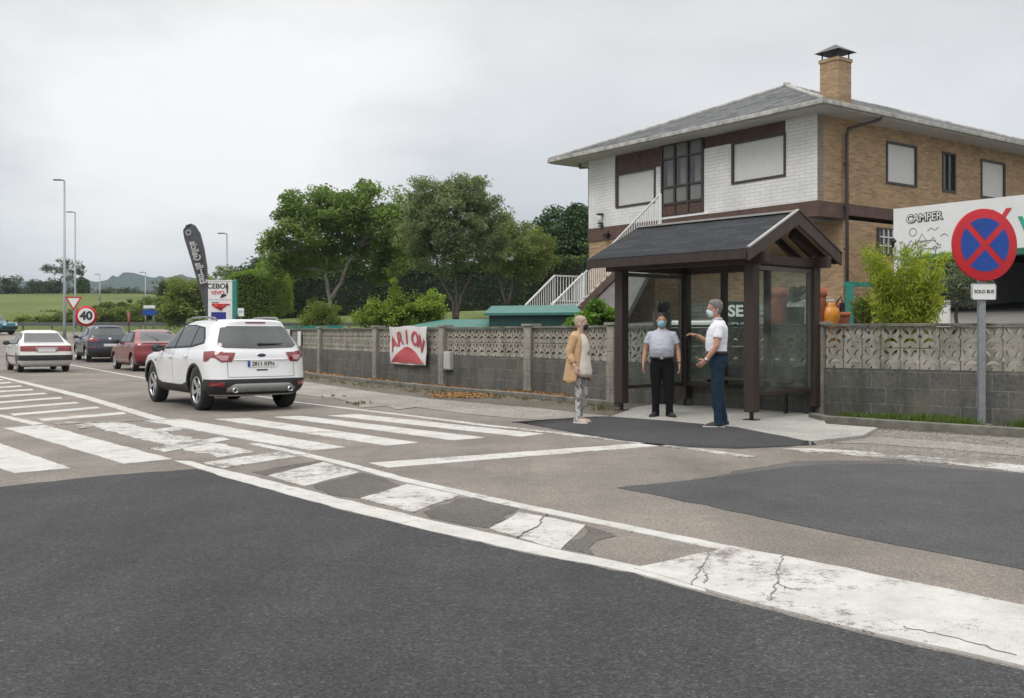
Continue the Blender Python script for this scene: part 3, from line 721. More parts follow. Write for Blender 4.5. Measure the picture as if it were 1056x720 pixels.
for ya,za,s in ((yf,zf,-1),(yr,zr,1)): MB().box2((xl,ya+s*.0,za-.10),(xr_,ya+s*.03,za+.03)).build('eave_board',m_post,sh)
for x in (xl+.5,.35,SW/2,SW-.45,SW-.03):
    
    for ya,za in ((yf,zf),(yr,zr)): MB().bar((x,ya+(.06 if ya<ym else -.06),za-.05),(x,ym,zm-.07),.06,.10).build('rafter',m_post,sh)
MB().bar((xl+.04,ym,zm-.10),(xr_-.04,ym,zm-.10),.08,.12).build('ridge_beam',m_post,sh)
for x in (.02,SW-.02):
    MB().bar((x,1.62,2.52),(x,1.05,2.80),.07).build('brace',m_post,sh)
# ------------------------------------------------------------------ the house
A_=Vector((-.5915,.8063,0)); B_=Vector((.8063,.5915,0)); HO=Vector((8.48,28.0,0)); HRZ=math.atan2(B_.y,B_.x)
# local frame: x along the brick side face (B), y along the white front (A)
m_brick=brick_mat('ochre_brick',[(.52,.34,.178),(.32,.19,.097)],(.36,.285,.20),.25,.072,.011,bumpd=.006,dirt=.35)
m_wbrick=brick_mat('white_brick',[(.74,.735,.715),(.71,.70,.685)],(.55,.545,.53),.40,.105,.007,bumpd=.006,dirt=.12)
m_stone=brick_mat('plinth_stone',[(.55,.54,.50),(.40,.39,.36)],(.26,.25,.23),.5,.22,.02,bumpd=.02,dirt=.4)
m_band=simple('brown_band',(.095,.055,.042),.7,var=.3,scale=3); m_bpan=simple('brown_panel',(.085,.043,.032),.7,var=.45,scale=5)
m_soff=simple('soffit',(.46,.45,.43),.8,var=.1); m_gut=simple('gutter',(.36,.35,.325),.7,var=.45,scale=5)
m_hslate=slate_mat('house_slate',(.088,.092,.094),.34,.20,.5,dirt=(.22,.22,.20)); m_shut=simple('roller_shutter',(.60,.60,.58),.55,var=.04)
m_wfr=simple('window_frame',(.045,.032,.027),.5); m_pipe=simple('downpipe',(.07,.06,.055),.5); m_dglass=simple('dark_glass',(.035,.04,.042),.06,spec=.8,var=.3,scale=1.5)
m_curt=simple('net_curtain',(.17,.17,.165),.8,var=.15,scale=9); m_wmetal=simple('white_metal',(.75,.75,.73),.45,var=.06); m_conc2=simple('render_grey',(.27,.26,.245),.9,var=.25,scale=2)
hs=empty('house',HO,HRZ,'two storey house with white tiled front, ochre brick side, slate hip roof and brick chimney','house')
ZS,ZBa,ZBb,ZG=7.46,5.0,4.55,1.2
FL,SL=9.73,17.0
def hbox(n,a,b,m,par=hs,bev=0): return MB().box2(a,b).build(n,m,par,bevel=bev)
# brick side and back walls, ground floor set back under the jetty
def side_wall(n,x0,x1,y0,y1,z0,z1,holes,m):
    b=MB(); cur=x0
    for a,c,za,zb in holes:
        b.box2((cur,y0,z0),(a,y1,z1)); b.box2((a,y0,z0),(c,y1,za)); b.box2((a,y0,zb),(c,y1,z1)); cur=c
    b.box2((cur,y0,z0),(x1,y1,z1)); return b.build(n,m,hs)
side_wall('side_wall',0.003,SL,0,.3,ZBa,ZS,[(3.26,4.83,5.76,7.0),(6.27,7.0,5.77,7.0),(8.55,10.05,5.76,7.0),(13.2,14.7,5.76,7.0)],m_brick)
hbox('back_wall',(SL-.3,.3,ZG),(SL,FL,ZS),m_brick)
hbox('rear_wall',(0.3,FL-.3,ZBa),(SL-.3,FL,ZS),m_wbrick)
side_wall('ground_floor_side_wall',1.19,SL,.02,.3,ZG-.6,ZBb,[(2.82,3.75,3.62,4.40)],m_brick)
hbox('ground_floor_front_wall',(1.19,.301,2.28),(1.49,6.4,ZBb),m_brick)
hbox('plinth',(1.165,.28,1.88),(1.50,6.42,2.28),m_stone); hbox('plinth',(1.17,.28,ZG-.6),(1.49,6.42,1.88),m_conc2)
hbox('ground_floor_bay_wall',(.02,6.4,ZG-.6),(.32,FL-.01,ZBb),m_brick); hbox('ground_floor_return_wall',(.32,6.41,ZG-.6),(1.19,6.7,ZBb),m_brick)
hbox('left_end_wall',(.33,FL-.31,ZG-.6),(SL-.3,FL-.012,ZBb-.002),m_brick)
# front wall of white brick built round its openings
def fwall(y0,y1,z0,z1,m=m_wbrick,x0=0.0): hbox('front_wall',(x0,y0,z0),(.3,y1,z1),m)
wins={'R':(1.095,3.085,5.81,7.04),'L':(6.37,8.25,5.60,6.75)}
fwall(0,1.095,ZBa,ZS); fwall(1.095,3.085,ZBa,5.81); fwall(3.085,4.227,ZBa,7.04); 
hbox('brown_panel',(.03,1.095,7.04),(.3,4.227,ZS),m_bpan)
fwall(6.10,6.37,ZBa,6.75); fwall(6.37,8.35,ZBa,5.60); fwall(8.35,FL,ZBa,ZS); hbox('brown_panel',(.03,6.10,6.75),(.3,8.35,ZS),m_bpan)
fwall(4.227,6.10,ZBa,5.08)
# band and jetty underside
MB().box2((-.03,-.03,ZBb),(1.25,6.4,ZBa-.003)).build('band',m_band,hs,bevel=.01); MB().box2((-.03,6.4,ZBb),(.33,FL+.02,ZBa-.003)).build('band',m_band,hs)
MB().box2((1.25,-.03,ZBb+.12),(SL+.02,.31,ZBa-.003)).build('band',m_band,hs); MB().box2((-.045,4.0,ZBa-.003),(.02,6.2,ZBa+.05)).build('band_trim',m_wmetal,hs)
hbox('jetty_soffit',(0,.32,ZBb-.03),(1.19,6.4,ZBb-.002),m_conc2)
def shutter_win(axis,t0,t1,z0,z1,depth=.14,label=None,kind='shutter',bars=False):
    # axis 'f': on the front (along y, outside is -x); 's': on the side (along x, outside is -y)
    T=(lambda u,d,z:(d,u,z)) if axis=='f' else (lambda u,d,z:(u,d,z))
    def bb(mbld,u0,d0,za,u1,d1,zb): return mbld.box2(T(u0,d0,za),T(u1,d1,zb))
    w=.075; fr=MB()
    bb(fr,t0-.02,-.03,z0-.02,t1+.02,.10,z0+.05); bb(fr,t0-.02,-.03,z1-.05,t1+.02,.10,z1+.02); bb(fr,t0-.02,-.028,z0+.05,t0+w-.02,.10,z1-.05); bb(fr,t1-w+.02,-.028,z0+.05,t1+.02,.10,z1-.05)
    f=fr.build('window',m_wfr,hs)
    if kind=='shutter':
        s=MB(); n=max(6,int((z1-z0-.1)/.055)); h=(z1-z0-.1)/n
        for k in range(n):
            bb(s,t0+w-.02,.035,z0+.05+k*h+.003,t1-w+.02,.06,z0+.05+(k+1)*h); 
        bb(s,t0+w-.02,.045,z0+.05,t1-w+.02,.07,z1-.05); s.build('shutter',m_shut,f)
    else:
        s=MB(); bb(s,t0+w-.02,.05,z0+.05,t1-w+.02,.06,z1-.05); s.build('pane',m_dglass,f)
    return f
shutter_win('f',*wins['R']); shutter_win('f',*wins['L'])
# openings of the side face sit proud in shallow recess boxes
for t0,t1 in ((3.26,4.83),(8.55,10.05),(13.2,14.7)): shutter_win('s',t0,t1,5.76,7.0)
f=shutter_win('s',6.27,7.0,5.77,7.0,kind='glass'); MB().box2((6.60,.0,5.83),(6.66,.05,6.95)).build('frame_bar',m_wfr,f)
f=shutter_win('s',2.82,3.75,3.62,4.40,kind='glass'); g=MB()
for k in range(1,4): g.box2((2.82+k*.2325-.02,-.06,3.66),(2.82+k*.2325+.02,-.035,4.36))
for k in range(1,3): g.box2((2.86,-.065,3.62+k*.26-.02),(3.71,-.04,3.62+k*.26+.02))
g.build('grille',m_shut,f)
# low window behind the plinth front
f=MB().box2((1.15,1.6,1.62),(1.168,3.3,1.86)).build('window',m_wfr,hs)
g=MB()
for k in range(4): g.box2((1.14,1.66+k*.41,1.65),(1.149,1.66+k*.41+.36,1.83))
g.build('pane',m_curt,f)
# glazed gallery
gal=MB(); y0,y1,z0,z1=4.227,6.095,5.08,7.42
for y in (y0+.04,y0+.66,y0+1.24,y1-.04): gal.box2((-.05,y-.028,z0),(.06,y+.028,z1))
for z in (z0+.03,5.47,6.02,6.93,z1-.04): gal.box2((-.045,y0+.08,z-.024),(.055,y1-.08,z+.024))
gf=gal.build('glazed_gallery',m_wfr,hs); MB().box2((-.01,y0+.05,z0),(.02,y1-.05,5.45)).build('lower_panel',m_bpan,gf)
MB().box2((.0,y0+.05,5.5),(.02,y1-.05,z1)).build('pane',m_dglass,gf)
cu=MB()
for yy in (y0+.1,y0+.72,y0+1.3):
    for za,zb in ((5.52,5.98),(6.06,6.89),(6.97,7.36)):
        cu.box2((-.006,yy+.03,za),(-.001,yy+ (.28 if za>6 and za<6.9 else .46),zb))
cu.build('net_curtain',m_curt,gf)
# roof, soffit, gutter
o1,o2=.8,1.3; zE=7.55; x0,x1=-o1,SL+.8; y0,y1=-o1,FL+o2; hw=(y1-y0)/2; rise=2.36; ym_=(y0+y1)/2
V=[(x0,y0,zE),(x1,y0,zE),(x1,y1,zE),(x0,y1,zE),(x0+hw,ym_,zE+rise),(x1-hw,ym_,zE+rise)]
rb=MB()
def roof_face(ids,ax):
    me=bpy.data.meshes.new('roof'); vs=[V[i] for i in ids]+[(V[i][0],V[i][1],V[i][2]-.09) for i in ids]; n=len(ids)
    fs=[tuple(range(n)),tuple(reversed(range(n,2*n)))]+[((i+1)%n,i,n+i,n+(i+1)%n) for i in range(n)]
    me.from_pydata(vs,[],fs); me.update()
    set_uv(me,(lambda c:(c.y,math.hypot(c.x-x0,c.z-zE))) if ax=='y' else (lambda c:(c.x,math.hypot(c.y-y0,c.z-zE)))); return link('roof',me,m_hslate,hs)
roof_face((3,0,4),'y'); roof_face((0,1,5,4),'x'); roof_face((1,2,5),'y'); roof_face((2,3,4,5),'x')
hipm=MB()
for a,b in ((0,4),(3,4),(4,5),(1,5),(2,5)): hipm.tube([V[a],V[b]],.075,8)
hipm.tube([Vector(V[4])-Vector((0,0,.05)),Vector(V[4])+Vector((0,0,.12))],.12,8); hipm.build('hip_tiles',m_gut,hs)
sf=MB().box2((x0+.06,y0+.06,ZS-.06),(x1-.06,y1-.06,ZS-.001)).build('soffit',m_soff,hs)
gt=MB()
for a,b in (((x0,y0),(x1,y0)),((x0,y0),(x0,y1)),((x1,y0),(x1,y1)),((x0,y1),(x1,y1))):
    p=Vector((a[0],a[1],zE-.05)); q=Vector((b[0],b[1],zE-.05)); gt.bar(p,q,.11,.13)
gt.build('gutter',m_gut,hs,bevel=.02)
dp=MB(); dp.tube([(1.9,y0+.06,zE-.12),(1.9,y0+.1,zE-.2),(1.25,-.11,ZS-.35),(1.19,-.11,ZS-.6),(1.19,-.11,1.2)],.05,8)
for z in (2.5,3.7,4.9,6.1): dp.box((1.19,-.09,z),(.14,.10,.04))
dp.build('downpipe',m_pipe,hs)
MB().tube([(.1,FL+.6,ZS-.05),(.1,FL+.6,ZS-.2),(.1,FL+.08,ZS-.28),(.1,FL+.08,1.2)],.045,8).build('downpipe',m_pipe,hs)
ch=MB().box2((1.9,.70,7.6),(2.54,1.34,9.36)).box2((1.87,.67,9.361),(2.57,1.37,9.46)).build('chimney',m_brick,hs)
cp=MB(); 
for x in (1.95,2.49):
    for y in (.75,1.29): cp.bar((x,y,9.44),(x,y,9.66),.03)
cp.add([(1.78,.58,9.66),(2.66,.58,9.66),(2.66,1.46,9.66),(1.78,1.46,9.66),(2.22,1.02,9.93)],[(0,1,4),(1,2,4),(2,3,4),(3,0,4),(3,2,1,0)]); cp.build('chimney_cap',m_steel,ch)
lm=MB().box2((-.12,8.92,5.02),(-.01,9.08,5.06)).box2((-.16,8.93,5.10),(-.02,9.09,5.14)).build('wall_lamp',m_steel,hs)
MB().tube([(-.1,9.01,5.14),(-.1,9.01,5.42)],.075,10).build('lamp_glass',m_shut,lm); MB().box((-.1,9.01,5.45),(.18,.18,.05)).build('lamp_cap',m_steel,lm)
MB().box2((-.2,8.55,4.62),(-.04,8.75,4.74)).bar((-.04,8.65,4.72),(-.04,8.65,4.85),.04).build('security_camera',m_steel,hs)
# outside stair: main flight along the front, landing, short flight down to the garden
st=MB(); xo0,xo1=-1.25,-.06; T0,T1,zt,zb=4.9,8.53,4.62,2.32; ns=13
stc=MB()
for k in range(ns):
    t0=T1+(T0-T1)*k/ns; t1=T1+(T0-T1)*(k+1)/ns; z=zb+(zt-zb)*(k+1)/ns
    st.box2((xo0,t1,z-.05),(xo1,t0+.03,z)); stc.box2((xo0+.03,t1+.002,z-.17),(xo1-.03,t0-.002,z-.051))
stair=empty('staircase',HO,HRZ,'white railed outside staircase climbing the white front of the house','staircase')
st.box2((xo0,3.9,zt-.12),(xo1,T0,zt)); st.box2((xo0,T1,zb-.12),(xo1,10.15,zb)); st.build('treads',m_conc2,stair)
sg=MB(); sg.prism([(T1+.1,zb-.3),(T0,zt-.3),(T0,zt-.06),(T1+.1,zb-.02)],xo0-.03,xo0+.02,fn=lambda a,b,c:(c,a,b)); sg.prism([(T1+.1,zb-.3),(T0,zt-.3),(T0,zt-.06),(T1+.1,zb-.02)],xo1-.05,xo1-.01,fn=lambda a,b,c:(c,a,b)); stc.m=[0]*len(stc.f)
sg.build('stringer',m_band,stair); stc.build('risers',m_band,stair)
MB().prism([(T1+.1,ZG-.6),(7.4,ZG-.6),(5.4,3.25),(T0+.2,zt-.42),(T1+.1,zb-.32)],xo0+.03,xo0+.2,fn=lambda a,b,c:(c,a,b)).build('stair_wall',m_conc2,stair)
sb=MB(); 
for k in range(6):
    xx=xo0-.215*k; z=zb-.175*(k+1); sb.box2((xx-.215,8.65,z-.17),(xx,10.1,z))
sb.build('lower_flight',m_conc2,stair)
def railing(p,q,h=1.0,step=.125):
    p=Vector(p);q=Vector(q); r=MB(); n=max(2,int((q-p).length/step))
    r.bar(p+Vector((0,0,h)),q+Vector((0,0,h)),.05,.05); r.bar(p+Vector((0,0,.12)),q+Vector((0,0,.12)),.035)
    for i in range(n+1):
        a=p.lerp(q,i/n); big=i in(0,n); r.bar(a+Vector((0,0,-.02 if big else .12)),a+Vector((0,0,h)),.055 if big else .022)
    r.build('railing',m_wmetal,stair)
railing((xo0+.03,T1,zb),(xo0+.03,T0,zt)); 
railing((xo0+.03,8.6,zb),(xo0-1.27,8.6,zb-1.05)); railing((xo0,10.1,zb),(xo0-1.27,10.1,zb-1.05)); railing((xo1,10.1,zb),(xo0,10.1,zb))
# ------------------------------------------------------------------ camper showroom with long white fascia
CO=Vector((9.87,26.0,0)); CRZ=math.atan2(-A_.y,-A_.x)
# local x along the facade to the right, y = into the building
cb=empty('showroom',CO,CRZ,'low showroom with a long white fascia board and dark open front, right of the house','showroom')
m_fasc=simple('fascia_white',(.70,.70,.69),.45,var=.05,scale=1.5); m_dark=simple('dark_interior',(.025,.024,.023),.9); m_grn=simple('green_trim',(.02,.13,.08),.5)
m_greyal=simple('grey_aluminium',(.30,.31,.30),.45,metal=.3); m_ink=simple('ink_black',(.03,.03,.03),.6); m_sred=simple('sign_red',(.55,.035,.035),.45,var=.06); m_tgreen=simple('logo_green',(.02,.33,.22),.5)
MB().box2((0,-.06,3.22),(12,.06,4.50)).build('fascia',m_fasc,cb); MB().box2((.9,-.35,3.10),(12,-.07,3.26)).build('awning_edge',m_grn,cb,bevel=.02)
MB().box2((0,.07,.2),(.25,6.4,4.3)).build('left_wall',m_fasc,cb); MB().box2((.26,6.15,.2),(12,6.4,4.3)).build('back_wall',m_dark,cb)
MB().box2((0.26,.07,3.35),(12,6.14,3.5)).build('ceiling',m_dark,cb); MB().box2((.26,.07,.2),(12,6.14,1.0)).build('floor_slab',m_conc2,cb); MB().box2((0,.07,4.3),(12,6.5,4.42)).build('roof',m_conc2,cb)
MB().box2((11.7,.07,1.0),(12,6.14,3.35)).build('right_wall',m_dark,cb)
MB().box2((0,-.03,.6),(.42,.065,3.215)).build('front_pier',m_fasc,cb); MB().box2((.86,-.03,.6),(1.0,.065,3.22)).build('door_post',m_greyal,cb)
MB().box2((.425,0,1.0),(.855,.03,3.22)).build('side_light',m_dglass,cb)
t=MB()
for body,x,z,s,sp in (('CAMPER',.86,4.2,.27,.9),):
    me=text_mesh(body,s,.01,.020,0,space=.94); M=frame_M((x,-.068,z),(1,0,.02),(0,0,1)); xform(me,M); link('lettering',me,m_ink,cb)
    me=text_mesh(body,s,.01,.000,0,space=.94); M=frame_M((x,-.078,z),(1,0,.02),(0,0,1)); xform(me,M); link('lettering',me,m_fasc,cb)
# line drawing under the name: a loose, generic sketch of hills, sun and a van
dr=MB(); rj2=random.Random(11)
def pen(pts,w=.006): dr.tube([(.2+x,-.066,z) for x,z in pts],w,5,smooth=False)
pen([(.12,3.42),(.3,3.66),(.42,3.5),(.6,3.8),(.78,3.55),(.9,3.7),(1.05,3.45)]); pen([(.35+.1*math.cos(k),3.86+.1*math.sin(k)) for k in [i*.7 for i in range(10)]])
pen([(.48,3.42),(.48,3.62),(.92,3.62),(1.02,3.52),(1.1,3.5),(1.1,3.42),(.48,3.42)]); 
for cx in (.6,.95): pen([(cx+.05*math.cos(k),3.42+.05*math.sin(k)) for k in [i*.7 for i in range(10)]])
pen([(.55,3.5),(.55,3.59),(.7,3.59),(.7,3.5),(.55,3.5)]); pen([(.05,3.4),(.2,3.38),(.4,3.40)]); pen([(1.1,3.7),(1.2,3.76),(1.3,3.7)]); pen([(.75,3.86),(.85,3.93),(.95,3.86),(1.05,3.93)])
for k in range(5): pen([(.1+.05*k,3.44),(.13+.05*k,3.52)],.004)
dr.build('line_drawing',m_ink,cb)
me=text_mesh('RV',.80,.02,.02,.28); xform(me,frame_M((2.40,-.07,3.90),(1,0,0),(0,0,1))); link('lettering',me,m_sred,cb)
me=text_mesh('V',.55,.02,.02,.0); xform(me,frame_M((3.42,-.07,3.78),(1,0,0),(0,0,1))); link('lettering',me,m_tgreen,cb)
MB().tube([(-.02,-.1,3.62),(.18,-.35,3.62)],.018,6).tube([(.16,-.35,3.6),(.24,-.35,3.66)],.05,8).tube([(.0,-.08,3.5),(.0,-.08,3.75)],.03,6).build('flood_light',m_steel,cb)
me=text_mesh('ERAS',.11,.006,.004); xform(me,frame_M((.21,-.036,2.9),(1,0,0),(0,0,1))); link('lettering',me,m_ink,cb)
wp=MB().box2((-.3,-.02,0),(.3,.02,.95)).build('display_board',m_white); wp.location=P(966,330,21.5)*1; wp.location.z=1.05; wp.rotation_euler=(0,0,CRZ); tag(wp,'white board standing beside the olive tree','display board')
# camper stock seen dimly inside
vn=empty('shop_counter',(CO+(-A_)*5+B_*3.0)+Vector((0,0,1.0)),CRZ,'dim counter with shelves inside the dark showroom','counter')
MB().box2((-2,-.4,0),(2,.4,1.0)).build('top',simple('counter_grey',(.10,.10,.11),.6),vn,bevel=.03); MB().box2((-2,1.4,0),(2,1.7,1.7)).build('shelf',simple('counter_dark',(.05,.05,.055),.6),vn)
# teal door frame by the house
gf_=empty('trellis_frame',(0,0,0),0,'teal metal frame standing between the house corner and the bamboo','frame')
a=P(876,336,22.5); b_=P(918,336,23.5); a.z=b_.z=.8
fm=MB(); zt_=HC+(HY-293)*22.5/F
fm.bar(a,(a.x,a.y,zt_),.14).bar(b_,(b_.x,b_.y,zt_),.1); fm.build('upright',m_teal,gf_); MB().bar((a.x-.08,a.y,zt_),(b_.x,b_.y,zt_+.02),.14,.10).build('top_bar',m_teal,gf_)
MB().box2((-.7,-.02,0),(.7,.02,.9)).build('mesh_panel',m_dark,gf_).matrix_local=Matrix.Translation(((a+b_)/2+Vector((0,.3,.3))))@Matrix.Rotation(CRZ+1.2,4,'Z')
# ------------------------------------------------------------------ teal roofed sheds
def corr_mat(name,c):
    m,nt,b=new_mat(name); uv=nt.nodes.new('ShaderNodeUVMap'); w=nt.nodes.new('ShaderNodeTexWave'); w.inputs['Scale'].default_value=4.2; nt.links.new(uv.outputs[0],w.inputs['Vector'])
    nt.links.new(mixc(nt,1.0,c,ramp(nt,noise(nt,obj_coord(nt),3,6,.7),[(.3,.75),(.7,1.2)]),'MULTIPLY'),b.inputs['Base Color']); b.inputs['Roughness'].default_value=.5
    bump(nt,b,w.outputs['Fac'],.03); MATS[name]=m; return m
m_corr=corr_mat('teal_sheet',(.055,.20,.165)); m_tarp=simple('green_tarp',(.004,.042,.033),.6,var=.3,scale=2.5,bumpd=.02,bscale=3); m_shedw=simple('shed_boards',(.12,.10,.075),.85,var=.3)
def shed(name,label,fl,fr,br,bl,walls,mat_w,thick=.05,over=.0):
    c=(fl+fr+br+bl)/4; rt=empty(name,(c.x,c.y,0),0,label,'shed'); off=Vector((c.x,c.y,0))
    ps=[q-off for q in (fl,fr,br,bl)]; me=bpy.data.meshes.new('roof'); vs=ps+[q-Vector((0,0,thick)) for q in ps]
    me.from_pydata(vs,[],[(0,1,2,3),(7,6,5,4),(0,4,5,1),(1,5,6,2),(2,6,7,3),(3,7,4,0)]); me.update()
    d=(fr-fl).normalized(); set_uv(me,lambda q:(q.dot(d),q.z)); link('roof',me,m_corr,rt)
    cc=sum((p for p in ps),Vector())/4; ws=[cc.lerp(q,1-over) for q in ps]
    for i,j in ((0,1),(1,2),(2,3),(3,0)):
        a,b=ws[i],ws[j]; z0=-.1
        nv=Vector((-(b-a).y,(b-a).x,0)).normalized()*.02; wv=[Vector((a.x,a.y,z0)),Vector((b.x,b.y,z0)),Vector((b.x,b.y,b.z-thick-.01)),Vector((a.x,a.y,a.z-thick-.01))]
        MB().add([v+nv for v in wv]+[v-nv for v in wv],[(0,1,2,3),(7,6,5,4),(0,4,5,1),(1,5,6,2),(2,6,7,3),(3,7,4,0)]).build('wall',mat_w,rt)
shed('shed','low shed with teal sheet roof just behind the wall, above the banner',P(392,341.5,28.9),P(521,341.0,24.0),P(517,329,26.5),P(456,329.5,30.8),1,m_shedw,over=.04)
shed('shed','green tarpaulin shed with thick pale teal roof below the stair railings',P(499,323,25.3),P(600,322,22.6),P(594,314.5,25.6),P(507,315.5,28.2),1,m_tarp,thick=.06,over=.13)
# ------------------------------------------------------------------ vehicles
def car_paint(name,c,rough=.25,metal=0,coat=.8,var=.03):
    m,nt,b=new_mat(name); v=obj_coord(nt); f=noise(nt,v,1.7,5,.6)
    nt.links.new(ramp(nt,f,[(.3,tuple(k*(1-var*2) for k in c)),(.7,tuple(min(1,k*(1+var)) for k in c))]),b.inputs['Base Color'])
    b.inputs['Roughness'].default_value=rough; b.inputs['Metallic'].default_value=metal; b.inputs['Coat Weight'].default_value=coat; b.inputs['Coat Roughness'].default_value=.05
    MATS[name]=m; return m
p_white=car_paint('paint_white',(.72,.725,.73)); p_cream=car_paint('paint_old_white',(.62,.615,.58),.35,var=.06); p_red=car_paint('paint_red',(.20,.012,.016),.3,.2)
p_navy=car_paint('paint_navy',(.028,.034,.048),.3,.4); p_teal=car_paint('paint_teal',(.02,.15,.19),.3,.2); p_black=car_paint('paint_black',(.02,.02,.022),.3)
m_plast=simple('black_plastic',(.022,.022,.023),.6,bumpd=.001,bscale=200); m_tyre=simple('tyre_rubber',(.022,.021,.020),.85,var=.25,scale=20); m_alloy=simple('alloy',(.55,.55,.56),.3,metal=.85,var=.08)
m_cglass=simple('car_glass',(.022,.027,.028),.03,var=.3,scale=1.2,spec=.9); m_cglass2=simple('car_glass_light',(.028,.032,.034),.03,var=.35,scale=1.5,spec=.9)
m_tail=simple('tail_light',(.20,.007,.012),.12,var=.25,scale=8,coat=1); m_tailc=simple('tail_clear',(.42,.24,.24),.12,coat=1); m_bright=simple('bright_trim',(.55,.55,.55),.2,metal=.9); m_silv=simple('silver_plastic',(.22,.22,.215),.4,metal=.3,var=.08)
m_under=simple('underbody',(.010,.010,.010),.9); m_plate=simple('number_plate',(.70,.70,.68),.5,var=.03); m_pblue=simple('plate_blue',(.02,.07,.35),.4); m_lamp=simple('head_lamp',(.55,.58,.6),.1,var=.2,scale=10,coat=1)
m_badge=simple('badge_blue',(.012,.02,.06),.2,coat=1)
def outline(xf,xr,hw,cf,cr,nf=12,ns=22):
    pts=[]
    for k in range(nf+1):
        th=math.pi/2*k/nf; y=hw*math.sin(th)**.5; x=xr+cr-cr*math.cos(th)**(2/2.2); pts.append((x,y))
    for k in range(1,ns):
        t=k/ns; pts.append((xr+cr+(xf-cf-xr-cr)*t,hw*(1+.012*math.sin(math.pi*t))))
    for k in range(nf+1):
        th=math.pi/2*k/nf; y=hw*math.cos(th)**.5; x=xf-cf+cf*math.sin(th)**(2/2.2); pts.append((x,y))
    return pts+[(x,-y) for x,y in pts[-2:0:-1]]
def interp_slices(sl, n=64):
    zs=[s[0] for s in sl]; out=[]; tot=[]
    for i in range(len(sl)-1):
        m=max(1,int(math.ceil((math.hypot(sl[i+1][0]-sl[i][0],(sl[i+1][1]-sl[i][1])*.5))/.045)))
        for k in range(m):
            t=k/m; out.append([lerp(a,b,t) for a,b in zip(sl[i],sl[i+1])])
    out.append(list(sl[-1])); 
    for _ in range(2):                    # soften creases between slices
        o2=[r[:] for r in out]
        for i in range(1,len(out)-1):
            for j in range(1,len(out[i])): o2[i][j]=.25*out[i-1][j]+.5*out[i][j]+.25*out[i+1][j]
        out=o2
    return out
def car(spec,label,cat,loc,heading,group='vehicles on the road',z=0,pitch=0):
    root=empty(spec['name'],(loc[0],loc[1],z),math.atan2(heading[1],heading[0]),label,cat,group)
    root.rotation_euler[1]=pitch
    hull=MB(); rings=[[(x,y,s[0]) for x,y in outline(*s[1:6])] for s in interp_slices(spec['slices'])]
    hull.loft(rings); me=hull.mesh('hull')
    bm=bmesh.new(); bm.from_mesh(me); bmesh.ops.recalc_face_normals(bm,faces=bm.faces); bm.to_mesh(me)
    bvh=BVHTree.FromBMesh(bm); bm.free()
    # wheel arches cut out of the body
    wb=spec['wb']/2; r=spec['wr']; ra=r*spec.get('arch',1.16); hwm=max(s[3] for s in spec['slices']); tw=spec.get('tw',.21)
    tmp=bpy.data.objects.new('tmp',me); COL.objects.link(tmp); cut=MB()
    for sx in (1,-1):
        for sy in (1,-1):
            M=Matrix.Translation((sx*wb,sy*(hwm-.16),r+.02))@Matrix.Rotation(R(90),4,'X'); cut.revolve([(ra,-.2),(ra,.2)],32,M,cap=True)
    co=cut.build('cutter'); md=tmp.modifiers.new('b','BOOLEAN'); md.object=co; md.operation='DIFFERENCE'; md.solver='EXACT'
    me2=bake(tmp); bpy.data.objects.remove(tmp); bpy.data.objects.remove(co)
    me2.polygons.foreach_set('use_smooth',[True]*len(me2.polygons)); me2.set_sharp_from_angle(angle=R(38))
    me2.materials.clear(); me2.materials.append(spec['paint']); me2.materials.append(m_under)
    mi=[]
    for p in me2.polygons:
        c=p.center; inwell=any(math.hypot(c.x-sx*wb,c.z-r-.02)<ra*.995 and abs(c.y)<hwm+.1 for sx in (1,-1)) or (p.normal.z<-.9 and c.z<.3)
        mi.append(1 if inwell else 0)
    me2.polygons.foreach_set('material_index',mi)
    body=link('body',me2,None,root)
    def patch(name,poly,view,mat,parent=None,off=.004,res=.05,thick=0.0):
        # a trim piece lying on the body: poly in (u,z); view 'l','r','b','f','t' or an angle in degrees from the rear axis
        if view=='l': D=Vector((0,-1,0)); U=Vector((1,0,0)); W=Vector((0,0,1))
        elif view=='r': D=Vector((0,1,0)); U=Vector((1,0,0)); W=Vector((0,0,1))
        elif view=='b': D=Vector((1,0,0)); U=Vector((0,1,0)); W=Vector((0,0,1))
        elif view=='f': D=Vector((-1,0,0)); U=Vector((0,1,0)); W=Vector((0,0,1))
        elif view=='t': D=Vector((0,0,-1)); U=Vector((1,0,0)); W=Vector((0,1,0))
        else:
            a=R(view); D=Vector((math.cos(a),-math.sin(a),0)); U=Vector((math.sin(a),math.cos(a),0)); W=Vector((0,0,1))
        bm=bmesh.new(); vs=[bm.verts.new((p[0],p[1],0)) for p in poly]; bm.faces.new(vs)
        for ax in (0,1):
            lo=min(p[ax] for p in poly); hi=max(p[ax] for p in poly); n=int((hi-lo)/res)
            for k in range(1,n+1):
                co=[0,0,0]; no=[0,0,0]; co[ax]=lo+(hi-lo)*k/(n+1); no[ax]=1
                bmesh.ops.bisect_plane(bm,geom=bm.verts[:]+bm.edges[:]+bm.faces[:],plane_co=co,plane_no=no)
        for v in bm.verts:
            st=U*v.co.x+W*v.co.y-D*6; h=bvh.ray_cast(st,D)
            if h[0] is None:
                q=bvh.find_nearest(U*v.co.x+W*v.co.y-D*2.2); pos=q[0]+q[1]*off
            else: pos=h[0]-D*off*.4+h[1]*off*.8
            v.co=pos
        bmesh.ops.recalc_face_normals(bm,faces=bm.faces)
        for f in bm.faces: f.smooth=True
        if bm.faces and sum(f.normal.dot(D)*f.calc_area() for f in bm.faces)>0: bmesh.ops.reverse_faces(bm,faces=bm.faces)
        m=bpy.data.meshes.new(name); bm.to_mesh(m); bm.free()
        return link(name,m,mat,parent or root)
    def mirror(poly): return [(-u,z) for u,z in poly][::-1]
